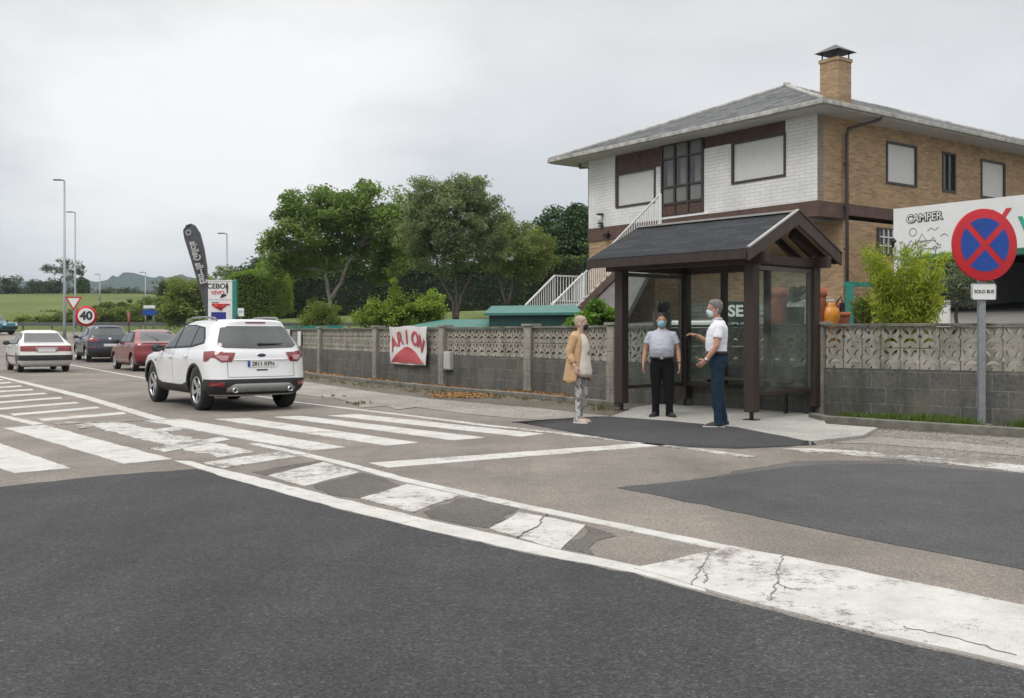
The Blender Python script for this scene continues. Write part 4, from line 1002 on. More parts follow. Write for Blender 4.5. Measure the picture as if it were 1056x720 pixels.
    def hit(u,z,view='b',o=.0):
        D={'b':Vector((1,0,0)),'f':Vector((-1,0,0)),'l':Vector((0,-1,0)),'r':Vector((0,1,0))}[view]
        st=(Vector((0,u,z)) if view in 'bf' else Vector((u,0,z)))-D*6; h=bvh.ray_cast(st,D); return (h[0] if h[0] else Vector((0,0,z)))-D*o
    # windows: the dark surround first, panes on top
    for nm,poly in spec['side_glass']:
        for v in 'lr': patch(nm,poly,v,spec.get('glass_mat',m_cglass) if nm!='window_surround' else m_plast,off=.003 if nm=='window_surround' else .007)
    patch('rear_window',spec['rear_glass'],'b',spec.get('rear_mat',m_cglass2),off=.006)
    patch('windscreen',spec['front_glass'],'f',m_cglass,off=.005)
    for nm,poly,view,mat,*ex in spec.get('patches',[]): 
        patch(nm,poly,view,mat,off=ex[0] if ex else .005)
    # door shut lines and handles
    for x0,x1,z0,z1 in spec.get('shut',[]):
        for v in 'lr': patch('door_seam',[(x0-.004,z0),(x0+.004,z0),(x1+.004,z1),(x1-.004,z1)],v,m_plast,off=.002,res=.04)
    for x,z in spec.get('handles',[]):
        for v,s in (('l',1),('r',-1)):
            p=hit(x,z,v); MB().tube([p+Vector((-.09,s*.01,0)),p+Vector((-.06,s*.03,.004)),p+Vector((.06,s*.03,.004)),p+Vector((.09,s*.01,0))],.014,6).build('door_handle',spec['paint'],root)
    # wheels
    for sx in (1,-1):
        for sy in (1,-1):
            M=Matrix.Translation((sx*wb,sy*(hwm-.035-tw/2),r))@Matrix.Rotation(R(-90*sy),4,'X')
            t=MB(); w=tw/2
            prof=[(r*.66,-w*.9),(r*.72,-w),(r*.9,-w*1.02),(r*.975,-w*.86),(r,-w*.6),(r,w*.6),(r*.975,w*.86),(r*.9,w*1.02),(r*.72,w),(r*.66,w*.9),(r*.64,w*.5)]
            t.revolve(prof,36,M); ty=t.build('wheel',m_tyre,root)
            k=MB(); k.revolve([(r*.66,w*.86),(r*.625,w*.9),(r*.60,w*.7),(r*.58,w*.1),(r*.2,-w*.1),(.0005,-w*.1)],32,M)
            k.build('dark_gap_disc',m_under,ty)  # near-black disc: shade in the gaps behind the spokes, put into colour
            a=MB(); a.revolve([(r*.68,w*.92),(r*.67,w*1.0),(r*.62,w*.98),(r*.60,w*.75)],36,M); nsp=spec.get('spokes',5)
            for q in range(nsp):
                an=2*math.pi*q/nsp+.3; ww=spec.get('spoke_w',.055)
                for dq in ((-.09,.09) if spec.get('split') else (0,)):
                    p0=M@Vector((.03*math.cos(an),.03*math.sin(an),w*.62)); p1=M@Vector((r*.63*math.cos(an+dq),r*.63*math.sin(an+dq),w*.86)); ax=(M.to_3x3()@Vector((0,0,1)))
                    a.bar(p0,p1,ww*(.6 if spec.get('split') else 1),.03,up=ax)
            a.revolve([(.075,w*.6),(.07,w*.75),(.0005,w*.77)],16,M); a.build('rim',spec.get('rim_mat',m_alloy),ty,bevel=.004)
            if spec.get('clad'):
                c=MB(); yb=[]; th0,th1=R(-6),R(186); rg=[]
                for q in range(25):
                    an=th0+(th1-th0)*q/24; ring=[]
                    for rr_,dy in ((ra*.985,-.05),(ra*.985,.012),(ra*1.10,.010),(ra*1.12,-.004)):
                        x=sx*wb+rr_*math.cos(an); zz=r+.02+rr_*math.sin(an); h=bvh.ray_cast(Vector((sx*wb+ra*1.1*math.cos(an),sy*6,max(spec['slices'][0][0]+.07,r+.02+ra*1.1*math.sin(an)))),Vector((0,-sy,0)))
                        yy=abs(h[0].y) if h[0] else hwm; ring.append((x,sy*(yy+dy),zz))
                    rg.append(ring)
                c.loft(rg,cap=True,closed=True); c.build('wheel_arch',m_plast,root)
    # mirrors
    mx,mz=spec['mirror']
    for sy in (1,-1):
        p=hit(mx,mz,'l' if sy>0 else 'r'); c=MB(); c.ball(p+Vector((.0,sy*.13,.04)),(.075,.115,.082),14,10); c.bar(p,p+Vector((0,sy*.07,.01)),.06,.04)
        mo=c.build('mirror',spec.get('mirror_mat',m_plast),root); MB().ball(p+Vector((-.072,sy*.13,.04)),(.01,.09,.06),12,6).build('mirror_glass',m_cglass,mo)
    # plate
    y,z=spec['plate']; p=hit(y,z,'b'); tl=spec.get('plate_tilt',0)
    M=frame_M(p+Vector((-.012,0,0)),(0,-1,0),(math.sin(tl),0,math.cos(tl)))
    pl=MB().box((0,0,0),(.52,.11,.012),M=Matrix.Identity(3)); pl.v=[tuple(M@Vector(v)) for v in pl.v]; po=pl.build('number_plate',m_plate,root)
    if spec.get('plate_text'):
        pb=MB().box((-.238,0,.004),(.044,.104,.010)); pb.v=[tuple(M@Vector(v)) for v in pb.v]; pb.build('plate_band',m_pblue,po)
        me=text_mesh(spec['plate_text'],.098,.003,.002); xform(me,M@Matrix.Translation((.02,0,.0085))); link('plate_number',me,m_ink,po)
    for p in spec.get('pipes',[]):
        t=MB(); q=Vector(p); t.revolve([(.045,-.10),(.045,0),(.036,0),(.034,-.09)],18,Matrix.Translation(q)@Matrix.Rotation(R(-90),4,'Y')); t.build('exhaust',m_bright,root)
    MB().box2((-wb-.35,-hwm+.32,spec.get('floor',.19)),(wb+.5,hwm-.32,.40)).tube([(-wb,-hwm+.2,r),(-wb,hwm-.2,r)],.06,8).build('underbody',m_under,root,bevel=.05)
    if 'extra' in spec: spec['extra'](root,hit,patch)
    return root
# --- the white SUV
def suv_extra(root,hit,patch):
    for s in (1,-1):
        pts=[(-1.55,s*.575,1.600),(-1.45,s*.585,1.645),(-.9,s*.60,1.662),(-.3,s*.60,1.655),(.05,s*.595,1.60),(.12,s*.59,1.565)]
        MB().tube(pts,[.016,.019,.019,.019,.018,.014],8).build('roof_rail',m_silv,root)
    p=hit(0,.985); o=MB().ball(p+Vector((-.004,0,0)),(.014,.078,.033),18,8).build('badge',m_badge,root)
    MB().ball(p+Vector((-.002,0,0)),(.012,.085,.039),18,8).build('badge_rim',m_bright,o)
    # rear spoiler lip, wiper, lower silver valance
    p=hit(0,1.18); q=hit(-.42,1.165); MB().tube([p+Vector((-.03,-.02,.0)),q+Vector((-.03,.0,.02)),],[.018,.008],6).ball(p+Vector((-.02,0,0)),(.03,.05,.03),8,6).build('rear_wiper',m_plast,root)
    rings=[]
    for k in range(17):
        y=-.62+1.24*k/16; h=hit(y,.42); e=min(1,(1-abs(y)/.64)*4)
        rings.append([(h.x-.004-.030*e,y,.36+.02*(1-e)),(h.x-.03*e-.006,y,.49-.03*(1-e)),(h.x+.02,y,.52-.04*(1-e)),(h.x+.03,y,.34)])
    MB().loft(rings).build('rear_valance',m_silv,root)
    MB().tube([hit(y,.905,'b',.004) for y in (-.52,-.45,-.25,0,.25,.45,.52)],[.005,.012,.015,.016,.015,.012,.005],6).build('boot_handle_trim',p_white,root)
    a=MB().tube([(-.95,0,1.645),(-1.0,0,1.70),(-1.08,0,1.72)],[.02,.014,.006],6).build('antenna',m_plast,root)
suv=dict(name='car_suv',paint=p_white,wb=2.69,wr=.358,arch=1.17,clad=True,tw=.235,spokes=5,spoke_w=.075,split=True,floor=.24,
  slices=[(.27,2.02,-2.08,.78,.55,0.45),(.325,2.14,-2.17,.85,.55,0.45),(.42,2.22,-2.255,.895,.55,0.45),(.52,2.25,-2.275,.908,.55,0.44),(.62,2.25,-2.25,.912,.6,0.44),(.80,2.2,-2.215,.918,.6,0.44),(.92,2.06,-2.205,.914,.6,0.44),(.99,1.7,-2.19,.898,.6,0.44),(1.035,1.25,-2.175,.882,.55,0.44),(1.07,1.02,-2.16,.866,.5,0.44),(1.16,.87,-2.12,.835,.45,0.44),(1.30,.63,-2.03,.772,.42,0.45),(1.42,.41,-1.95,.716,.4,0.46),(1.50,.24,-1.90,.672,.4,0.47),(1.56,.06,-1.895,.628,.4,.4),(1.595,-.1,-1.90,.57,.4,.42),(1.615,-.35,-1.80,.46,.4,.42),(1.625,-.6,-1.55,.3,.3,0.46)],
  side_glass=[('window_surround',[(.80,1.065),(-.1,1.085),(-1.05,1.115),(-1.62,1.19),(-1.56,1.29),(-1.30,1.475),(-.7,1.525),(-.1,1.525),(.26,1.46),(.52,1.31)]),
    ('side_window',[(.66,1.10),(-.06,1.115),(-.06,1.495),(.22,1.445),(.45,1.30)]),('side_window',[(-.15,1.118),(-.96,1.145),(-.96,1.485),(-.6,1.50),(-.15,1.50)]),('side_window',[(-1.02,1.15),(-1.55,1.21),(-1.50,1.285),(-1.27,1.45),(-1.02,1.475)])],
  rear_glass=[(-.72,1.155),(-.62,1.115),(0,1.10),(.62,1.115),(.72,1.155),(.68,1.27),(.60,1.46),(.50,1.495),(-.50,1.495),(-.60,1.46),(-.68,1.27)],
  front_glass=[(-.72,1.12),(.72,1.12),(.58,1.5),(-.58,1.5)],
  patches=[('rear_bumper',[(-.84,.30),(-.895,.56),(-.6,.575),(.6,.575),(.895,.56),(.84,.30)],'b',m_plast,.006),
    ('rear_bumper_side',[(-2.15,.30),(-2.17,.57),(-1.83,.57),(-1.79,.44),(-1.79,.30)],'l',m_plast,.006),('rear_bumper_side',[(-2.15,.30),(-2.17,.57),(-1.83,.57),(-1.79,.44),(-1.79,.30)],'r',m_plast,.006),
    ('sill_cladding',[(-.97,.285),(-.94,.50),(-.6,.43),(.6,.43),(.94,.50),(.97,.285)],'l',m_plast,.008),('sill_cladding',[(-.97,.285),(-.94,.50),(-.6,.43),(.6,.43),(.94,.50),(.97,.285)],'r',m_plast,.008),
    ('tail_light',[(-.50,.885),(-.42,.88),(-.40,1.035),(-.68,1.058),(-.62,.985)],38,m_tail,.010),('tail_light',[(.50,.885),(.62,.985),(.68,1.058),(.40,1.035),(.42,.88)],-38,m_tail,.010),
    ('tail_light',[(.53,.875),(.70,.87),(.80,.95),(.80,1.04),(.46,1.03)],'b',m_tail,.009),('tail_light',[(-.53,.875),(-.46,1.03),(-.80,1.04),(-.80,.95),(-.70,.87)],'b',m_tail,.009),
    ('tail_light_side',[(-2.13,.93),(-2.0,.95),(-1.76,1.045),(-1.98,1.06),(-2.1,1.05)],'l',m_tail,.010),('tail_light_side',[(-2.13,.93),(-2.0,.95),(-1.76,1.045),(-1.98,1.06),(-2.1,1.05)],'r',m_tail,.010),
    ('indicator',[(.60,.90),(.69,.895),(.76,.955),(.76,.985),(.57,.98)],'b',m_tailc,.013),('indicator',[(-.60,.90),(-.57,.98),(-.76,.985),(-.76,.955),(-.69,.895)],'b',m_tailc,.013),
    ('reflector',[(.66,.455),(.86,.455),(.86,.525),(.66,.525)],'b',m_tail,.012),('reflector',[(-.66,.455),(-.66,.525),(-.86,.525),(-.86,.455)],'b',m_tail,.012),
    ('brake_lamp',[(-.19,1.545),(.19,1.545),(.18,1.57),(-.18,1.57)],'b',m_tail,.008),('boot_seam',[(-.60,.605),(.60,.605),(.60,.612),(-.60,.612)],'b',m_plast,.003),
    ('boot_seam',[(.60,.61),(.607,.61),(.607,.87),(.60,.87)],'b',m_plast,.003),('boot_seam',[(-.607,.61),(-.60,.61),(-.60,.87),(-.607,.87)],'b',m_plast,.003),('boot_handle',[(-.10,.715),(.10,.715),(.10,.74),(-.10,.74)],'b',m_plast,.004),
    ('head_light',[(.5,.8),(.85,.83),(.86,.93),(.55,.9)],'f',m_lamp),('head_light',[(-.5,.8),(-.55,.9),(-.86,.93),(-.85,.83)],'f',m_lamp),('grille',[(-.5,.6),(.5,.6),(.55,.85),(-.55,.85)],'f',m_plast),
    ('side_badge',[(.93,.83),(1.02,.83),(1.02,.865),(.93,.865)],'l',m_plast,.004)],
  shut=[(.86,.80,.42,1.04),(-.11,-.10,.42,1.10),(-1.02,-.93,.62,1.13)],handles=[(.02,.93),(-.86,.95)],mirror=(.60,1.05),plate=(0,.835),plate_text='2811 KFN',
  pipes=[(-2.30,.50,.385),(-2.30,-.50,.385)],extra=suv_extra)
sv=car(suv,'white SUV with roof rails and twin exhausts driving away over the zebra crossing','SUV',(-5.42,18.66),(-.577,.817)); sv.scale=(.955,.955,.955)
def hatch_slices(L,W,H,deck=None,cowl=.95,belt=.9,rr=.3):
    f=L/2; w=W/2
    s=[(.19,f-.22,-f+.2,w*.87,.5,.3),(.26,f-.1,-f+.08,w*.94,.5,.3),(.42,f-.01,-f+.0,w*.985,.5,.3),(.55,f,-f,w,.55,.3),(.68,f-.05,-f+.04,w,.6,.3),(.78,f-.2,-f+.07,w*.99,.6,.3)]
    return s
# --- old white saloon with the full-width red rear band
sal=dict(name='car_sedan',paint=p_cream,wb=2.44,wr=.29,arch=1.15,tw=.175,spokes=8,rim_mat=m_silv,
  slices=[(.19,1.85,-1.88,.70,.5,.25),(.25,1.98,-2.0,.77,.5,.25),(.40,2.05,-2.07,.81,.5,.25),(.56,2.05,-2.07,.82,.55,.25),(.66,2.02,-2.03,.82,.6,.24),(.78,1.95,-2.0,.815,.6,.24),(.86,1.55,-1.98,.805,.6,.24),(.91,1.0,-1.96,.795,.5,.24),(.945,.78,-1.88,.78,.45,.24),(.965,.70,-1.55,.77,.4,.24),(1.04,.57,-1.40,.735,.38,.26),(1.16,.36,-1.18,.68,.36,.3),(1.26,.20,-1.0,.635,.36,.3),(1.34,.0,-.85,.58,.36,.32),(1.385,-.15,-.75,.50,.33,.3),(1.405,-.25,-.65,.38,.2,.2)],
  side_glass=[('window_surround',[(.62,.93),(-1.28,.94),(-1.12,1.12),(-.80,1.30),(.02,1.31),(.28,1.18)]),('side_window',[(.52,.96),(-.22,.96),(-.22,1.275),(.02,1.28),(.25,1.17)]),('side_window',[(-.29,.96),(-1.02,.965),(-.95,1.13),(-.75,1.27),(-.29,1.275)])],
  rear_glass=[(-.62,.99),(.62,.99),(.52,1.30),(-.52,1.30)],front_glass=[(-.64,.98),(.64,.98),(.52,1.30),(-.52,1.30)],
  patches=[('tail_light',[(.30,.70),(.78,.70),(.78,.88),(.38,.88),(.34,.86)],'b',m_tail),('tail_light',[(-.30,.70),(-.34,.86),(-.38,.88),(-.78,.88),(-.78,.70)],'b',m_tail),('light_band',[(-.38,.835),(.38,.835),(.38,.88),(-.38,.88)],'b',m_tail),
    ('plate_recess',[(-.31,.665),(.31,.665),(.31,.815),(-.31,.815)],'b',m_silv,.004),('rear_bumper',[(-.80,.40),(.80,.40),(.80,.575),(-.80,.575)],'b',m_plast,.008),
    ('bumper_side',[(-2.02,.40),(-1.6,.40),(-1.6,.575),(-2.02,.575)],'l',m_plast,.008),('bumper_side',[(-2.02,.40),(-1.6,.40),(-1.6,.575),(-2.02,.575)],'r',m_plast,.008),
    ('rub_strip',[(-.85,.50),(.85,.50),(.85,.545),(-.85,.545)],'l',m_plast,.006),('rub_strip',[(-.85,.50),(.85,.50),(.85,.545),(-.85,.545)],'r',m_plast,.006),('head_light',[(.4,.6),(.75,.6),(.75,.75),(.4,.75)],'f',m_lamp),('head_light',[(-.4,.6),(-.4,.75),(-.75,.75),(-.75,.6)],'f',m_lamp),
    ('badge',[(-.045,.895),(.045,.895),(.045,.935),(-.045,.935)],'b',m_bright,.006)],
  shut=[(.72,.66,.32,.92),(-.26,-.25,.32,.95),(-1.12,-1.05,.5,.95)],handles=[(-.12,.83),(-.98,.83)],mirror=(.46,.93),plate=(0,.74),plate_text=None,pipes=[(-2.06,.45,.26)])
car(sal,'old white saloon with a full width red rear light band and black bumper','car',(-16.45,34.95),(-.55,.835))
# --- red hatchback
red=dict(name='car_hatchback',paint=p_red,wb=2.54,wr=.30,arch=1.15,tw=.19,spokes=6,
  slices=[(.18,1.8,-1.83,.73,.5,.3),(.25,1.97,-1.96,.81,.5,.3),(.42,2.06,-2.05,.855,.5,.3),(.58,2.07,-2.05,.865,.55,.3),(.72,2.0,-2.0,.865,.6,.3),(.82,1.75,-1.99,.86,.6,.3),(.90,1.2,-1.98,.85,.55,.3),(.95,.95,-1.94,.835,.5,.3),(.985,.85,-1.80,.82,.45,.3),(1.05,.72,-1.64,.79,.4,.3),(1.16,.52,-1.46,.735,.38,.32),(1.27,.32,-1.26,.68,.38,.34),(1.36,.10,-1.06,.61,.38,.36),(1.405,-.08,-.9,.53,.36,.34),(1.425,-.2,-.75,.4,.25,.25)],
  side_glass=[('window_surround',[(.78,.965),(-1.45,.99),(-1.20,1.18),(-.85,1.345),(-.02,1.345),(.38,1.20)]),('side_window',[(.66,.995),(-.14,1.0),(-.14,1.31),(.02,1.31),(.36,1.17)]),('side_window',[(-.21,1.0),(-1.02,1.01),(-.95,1.19),(-.80,1.305),(-.21,1.31)])],
  rear_glass=[(-.64,1.02),(.64,1.02),(.52,1.34),(-.52,1.34)],rear_mat=m_cglass2,front_glass=[(-.66,1.0),(.66,1.0),(.52,1.34),(-.52,1.34)],
  patches=[('tail_light',[(.42,.70),(.80,.70),(.80,.93),(.50,.93)],'b',m_tail,.009),('tail_light',[(-.42,.70),(-.50,.93),(-.80,.93),(-.80,.70)],'b',m_tail,.009),('tail_light_side',[(-1.93,.72),(-1.70,.80),(-1.72,.93),(-1.92,.93)],'l',m_tail,.009),('tail_light_side',[(-1.93,.72),(-1.70,.80),(-1.72,.93),(-1.92,.93)],'r',m_tail,.009),
    ('rear_bumper',[(-.82,.24),(.82,.24),(.80,.34),(-.80,.34)],'b',m_plast,.006),('head_light',[(.4,.6),(.78,.62),(.78,.75),(.4,.72)],'f',m_lamp),('head_light',[(-.4,.6),(-.4,.72),(-.78,.75),(-.78,.62)],'f',m_lamp),
    ('sill',[(-.9,.22),(.9,.22),(.9,.27),(-.9,.27)],'l',m_plast,.006),('spoiler',[(-.62,.955),(.62,.955),(.62,1.0),(-.62,1.0)],'b',p_red,.03)],
  shut=[(.80,.74,.30,.96),(-.18,-.17,.30,1.0),(-1.10,-1.02,.5,1.0)],handles=[(-.02,.85),(-.9,.87)],mirror=(.56,.98),plate=(0,.62),plate_text=None,pipes=[(-2.03,-.5,.27)],
  extra=lambda root,hit,patch: MB().tube([hit(.05,1.03,'b',.02),hit(.12,1.1,'b',.02),hit(.4,1.26,'b',.02)],[.014,.012,.006],6).build('rear_wiper',m_plast,root))
car(red,'dark red hatchback partly hidden behind the white SUV','car',(-12.94-.56*1.27+.83*.84,34.3+.83*1.27+.56*.84),(-.56,.83))
# --- dark blue crossover
nav=dict(name='car_crossover',paint=p_navy,wb=2.62,wr=.335,arch=1.16,clad=True,tw=.21,spokes=5,spoke_w=.07,
  slices=[(.22,1.95,-1.98,.76,.5,.32),(.30,2.1,-2.1,.85,.5,.32),(.45,2.16,-2.17,.90,.5,.32),(.62,2.17,-2.17,.915,.55,.32),(.80,2.12,-2.12,.915,.6,.32),(.92,1.95,-2.10,.905,.6,.32),(.99,1.5,-2.08,.89,.55,.32),(1.04,1.05,-2.06,.87,.5,.32),(1.08,.92,-2.03,.85,.45,.32),(1.18,.76,-1.97,.81,.42,.33),(1.30,.55,-1.88,.755,.4,.34),(1.42,.33,-1.78,.70,.4,.35),(1.50,.15,-1.74,.655,.4,.37),(1.56,-.06,-1.74,.60,.4,.4),(1.59,-.3,-1.66,.5,.38,.4),(1.60,-.5,-1.45,.34,.3,.3)],
  side_glass=[('window_surround',[(.80,1.06),(-.2,1.085),(-1.45,1.18),(-1.42,1.27),(-1.15,1.46),(-.1,1.51),(.22,1.45),(.50,1.30)]),('side_window',[(.66,1.09),(-.1,1.11),(-.1,1.475),(.2,1.425),(.45,1.27)]),('side_window',[(-.18,1.115),(-1.05,1.16),(-1.0,1.43),(-.18,1.475)])],
  rear_glass=[(-.66,1.17),(0,1.15),(.66,1.17),(.54,1.46),(-.54,1.46)],front_glass=[(-.7,1.12),(.7,1.12),(.56,1.48),(-.56,1.48)],
  patches=[('tail_light',[(.44,.90),(.82,.90),(.82,1.03),(.52,1.03)],'b',m_tail,.01),('tail_light',[(-.44,.90),(-.52,1.03),(-.82,1.03),(-.82,.90)],'b',m_tail,.01),('tail_light_side',[(-2.03,.90),(-1.80,.95),(-1.72,1.05),(-2.0,1.04)],'l',m_tail,.01),('tail_light_side',[(-2.03,.90),(-1.80,.95),(-1.72,1.05),(-2.0,1.04)],'r',m_tail,.01),
    ('rear_bumper',[(-.86,.26),(.86,.26),(.88,.58),(-.88,.58)],'b',m_plast,.006),('reflector',[(.6,.62),(.82,.62),(.82,.67),(.6,.67)],'b',m_tail,.008),('reflector',[(-.6,.62),(-.6,.67),(-.82,.67),(-.82,.62)],'b',m_tail,.008),('sill_cladding',[(-.95,.24),(.95,.24),(.95,.40),(-.95,.40)],'l',m_plast,.006),
    ('head_light',[(.5,.78),(.85,.8),(.85,.92),(.5,.88)],'f',m_lamp),('head_light',[(-.5,.78),(-.5,.88),(-.85,.92),(-.85,.8)],'f',m_lamp),('badge',[(-.05,.985),(.05,.985),(.05,1.06),(-.05,1.06)],'b',m_bright,.006)],
  shut=[(.84,.78,.42,1.05),(-.14,-.13,.42,1.1),(-1.05,-.97,.6,1.13)],handles=[(0,.95),(-.88,.97)],mirror=(.58,1.06),plate=(0,.74),plate_text=None)
car(nav,'dark blue crossover in the queue ahead of the red hatchback','car',(-18.86-.53*1.31+.85*.88,44.6+.85*1.31+.53*.88),(-.53,.85),z=.03)
# --- teal off-roader crossing at the junction and a black car behind the white saloon
teal=dict(name='car_offroader',paint=p_teal,wb=2.2,wr=.36,arch=1.17,clad=True,tw=.23,spokes=5,
  slices=[(.34,1.7,-1.75,.70,.25,.2),(.42,1.82,-1.86,.78,.25,.2),(.60,1.86,-1.9,.82,.25,.2),(.85,1.85,-1.9,.83,.28,.2),(1.0,1.78,-1.88,.82,.3,.2),(1.05,1.1,-1.87,.81,.3,.2),(1.09,.70,-1.86,.80,.3,.2),(1.25,.52,-1.82,.76,.3,.2),(1.50,.28,-1.75,.70,.3,.2),(1.62,.15,-1.72,.66,.3,.22),(1.66,0,-1.68,.58,.3,.22),(1.68,-.2,-1.5,.4,.2,.2)],
  side_glass=[('side_window',[(.50,1.12),(-.30,1.12),(-.30,1.55),(.18,1.55)]),('side_window',[(-.42,1.12),(-1.6,1.12),(-1.55,1.55),(-.42,1.55)])],rear_glass=[(-.6,1.15),(.6,1.15),(.55,1.55),(-.55,1.55)],front_glass=[(-.66,1.14),(.66,1.14),(.58,1.58),(-.58,1.58)],
  patches=[('bumper',[(-.76,.45),(.76,.45),(.76,.65),(-.76,.65)],'f',m_plast,.02),('bumper',[(-.76,.45),(.76,.45),(.76,.65),(-.76,.65)],'b',m_plast,.02),('head_light',[(.45,.75),(.72,.75),(.72,.92),(.45,.92)],'f',m_lamp),('head_light',[(-.45,.75),(-.45,.92),(-.72,.92),(-.72,.75)],'f',m_lamp),('sill',[(-.8,.38),(.8,.38),(.8,.6),(-.8,.6)],'r',m_plast),('roof_panel',[(-1.6,-.5),(-1.6,.5),(-.1,.5),(-.1,-.5)],'t',p_cream)],
  shut=[(.62,.58,.5,1.08),(-.36,-.36,.5,1.1)],mirror=(.42,1.1),plate=(0,.72),plate_text=None)
p=P(9,345,83); car(teal,'teal off-road car crossing the far junction','car',(p.x-1.2,83),(.93,-.36),z=HR(83)+.01)
bl=dict(sal); bl=dict(sal,name='car_sedan',paint=p_black)
car(bl,'black car at the frame edge behind the white saloon','car',(-34.2,64.0),(.6,-.8),z=HR(64)+.01)
# ------------------------------------------------------------------ road signs, lamps, flag
m_galv=simple('galvanised',(.30,.315,.33),.45,metal=.5,var=.18,scale=14); m_galvd=simple('galvanised_dark',(.15,.15,.155),.5,metal=.5,var=.2)
m_sblue=simple('sign_blue',(.006,.055,.30),.4,var=.05); m_srd=simple('sign_red_film',(.50,.012,.022),.4,var=.05); m_swht=simple('sign_white',(.74,.74,.73),.45,var=.03)
def disc(r,z0,z1,n=48): return [(r*math.cos(2*math.pi*k/n),r*math.sin(2*math.pi*k/n)) for k in range(n)]
def sign_empty(name,loc,rz,label): return empty(name,loc,rz,label,'road sign')
def face(poly_or_polys,z,depth,name,mat,par,y0=-.03):
    # sheet shapes lying on a sign that faces local -y
    me=curve_mesh(poly_or_polys,depth); xform(me,frame_M((0,y0,z),(1,0,0),(0,0,1))); return link(name,me,mat,par)
# no stopping sign
b=G(1012,440); ns_=sign_empty('no_stopping_sign',(b.x,b.y,0),R(10.5),'round blue and red no stopping sign over a white SOLO BUS plate on its post')
zc=HC+(HY-253)*b.y/F; rr=.505
MB().box2((-.05,-.03,-.02),(.05,.03,zc+.35)).box2((-.055,-.035,zc+.35),(.055,.035,zc+.36)).build('post',m_galv,ns_,bevel=.008)
MB().box2((-.11,-.09,.0),(.11,.09,.04)).build('post_footing',m_conc2,ns_,bevel=.01)
dk=MB().revolve([(.0005,-.02),(rr*.98,-.02),(rr,-.005),(rr,.018),(rr*.985,.02),(.0005,.02)],56,Matrix.Translation((0,-.06,zc))@Matrix.Rotation(R(90),4,'X')).build('disc',m_srd,ns_)
ri=rr*.74; bw=.046
for q in range(4):
    pts=[]; d0=bw/ri
    a0=q*math.pi/2+math.pi/4+math.asin(bw/ri); a1=(q+1)*math.pi/2+math.pi/4-math.asin(bw/ri); c=q*math.pi/2+math.pi/2
    apex=(math.cos(c)*bw*math.sqrt(2),math.sin(c)*bw*math.sqrt(2))
    # the cross in the photograph leans a little: rotate the four fields
    pts=[apex]+[(ri*math.cos(a0+(a1-a0)*k/16),ri*math.sin(a0+(a1-a0)*k/16)) for k in range(17)]
    face([[(x*math.cos(-.0)-y*math.sin(-.0),y) for x,y in pts]],zc,.004,'blue_field',m_sblue,dk,-.0825)
zpz=HC+(HY-301)*b.y/F; pw,ph=.19,.115
def rrect(w,h,r,n=6):
    out=[]
    for cx,cy,a in ((w-r,h-r,0),(-w+r,h-r,90),(-w+r,-h+r,180),(w-r,-h+r,270)):
        for k in range(n+1): out.append((cx+r*math.cos(R(a+90*k/n)),cy+r*math.sin(R(a+90*k/n))))
    return out
pl=face([rrect(pw,ph,.03)],zpz,.02,'plate',m_swht,ns_,-.05); me=text_mesh('SOLO BUS',.066,.004,.0008,space=1.02); xform(me,frame_M((0,-.063,zpz),(1,0,0),(0,0,1))); link('plate_text',me,m_ink,pl)
fr=curve_mesh([rrect(pw,ph,.03),rrect(pw-.008,ph-.008,.026)],.012); xform(fr,frame_M((0,-.058,zpz),(1,0,0),(0,0,1))); link('plate_rim',fr,m_galv,pl)
MB().box2((-.07,-.045,zc-.2),(.07,-.031,zc-.16)).box2((-.07,-.045,zc+.16),(.07,-.031,zc+.2)).build('bracket',m_galv,ns_)
# 40 sign, yield sign
Y=58; p=P(89,326,Y); s4=sign_empty('speed_limit_sign',(p.x,p.y,HR(Y)),0,'round 40 speed limit sign with a red rim on the left verge')
s4.rotation_euler[2]=math.atan2(p.x,-p.y)*0+.30
h=p.z-HR(Y); MB().box2((-.05,-.03,0),(.05,.03,h+.2)).build('post',m_galv,s4)
rr=.585; d0=MB().revolve([(.0005,-.02),(rr,-.02),(rr,.02),(.0005,.02)],40,Matrix.Translation((0,-.06,h))@Matrix.Rotation(R(90),4,'X')).build('disc',m_srd,s4)
face([disc(rr*.76,0,0)],h,.008,'white_field',m_swht,d0,-.084); me=text_mesh('40',.66,.008,.03); xform(me,frame_M((0,-.094,h-.0),(1,0,0),(0,0,1))); link('number',me,m_ink,d0)
Y=70; p=P(76,311,Y); s5=sign_empty('yield_sign',(p.x,p.y,HR(Y)),.25,'white yield triangle with red border beside the lamp posts')
h=p.z-HR(Y); MB().box2((-.05,-.03,0),(.05,.03,h)).build('post',m_galv,s5)
def tri(r): return [(-r*.95,r*.55),(r*.95,r*.55),(0,-r*1.08)]
t0=face([tri(.60)],h,.03,'triangle',m_srd,s5,-.06); face([tri(.42)],h+.0,.008,'white_field',m_swht,t0,-.082)
# street lamps
def lamp(px,Y,top,label,arm=-1,h0=None):
    p=P(px,top,Y); g=HR(Y) if Y<92 else terr(p.x,Y); H=p.z-g; r=empty('street_lamp',(p.x,Y,g),0,label,'street lamp','street lamps along the road')
    MB().tube([(0,0,0),(0,0,.9),(0,0,H)],[.13,.10,.06],10).box2((-.2,-.2,-.1),(.2,.2,.05)).build('pole',m_galv,r)
    MB().tube([(0,0,H-.05),(arm*.15,0,H+.02),(arm*.3,-.05,H+.03)],[.05,.045,.04],8).build('arm',m_galvd,r)
    MB().box((arm*.5,-.05,H+.02),(.55,.26,.09)).build('lamp_head',m_galvd,r,bevel=.03); return r
lamp(66.5,72,186,'taller nearer street lamp with a short arm left of the 40 sign')
lamp(77.5,94,219,'street lamp behind the taller one, above the yield sign')
lamp(234,86,241,'street lamp rising behind the fishing bait shop sign')
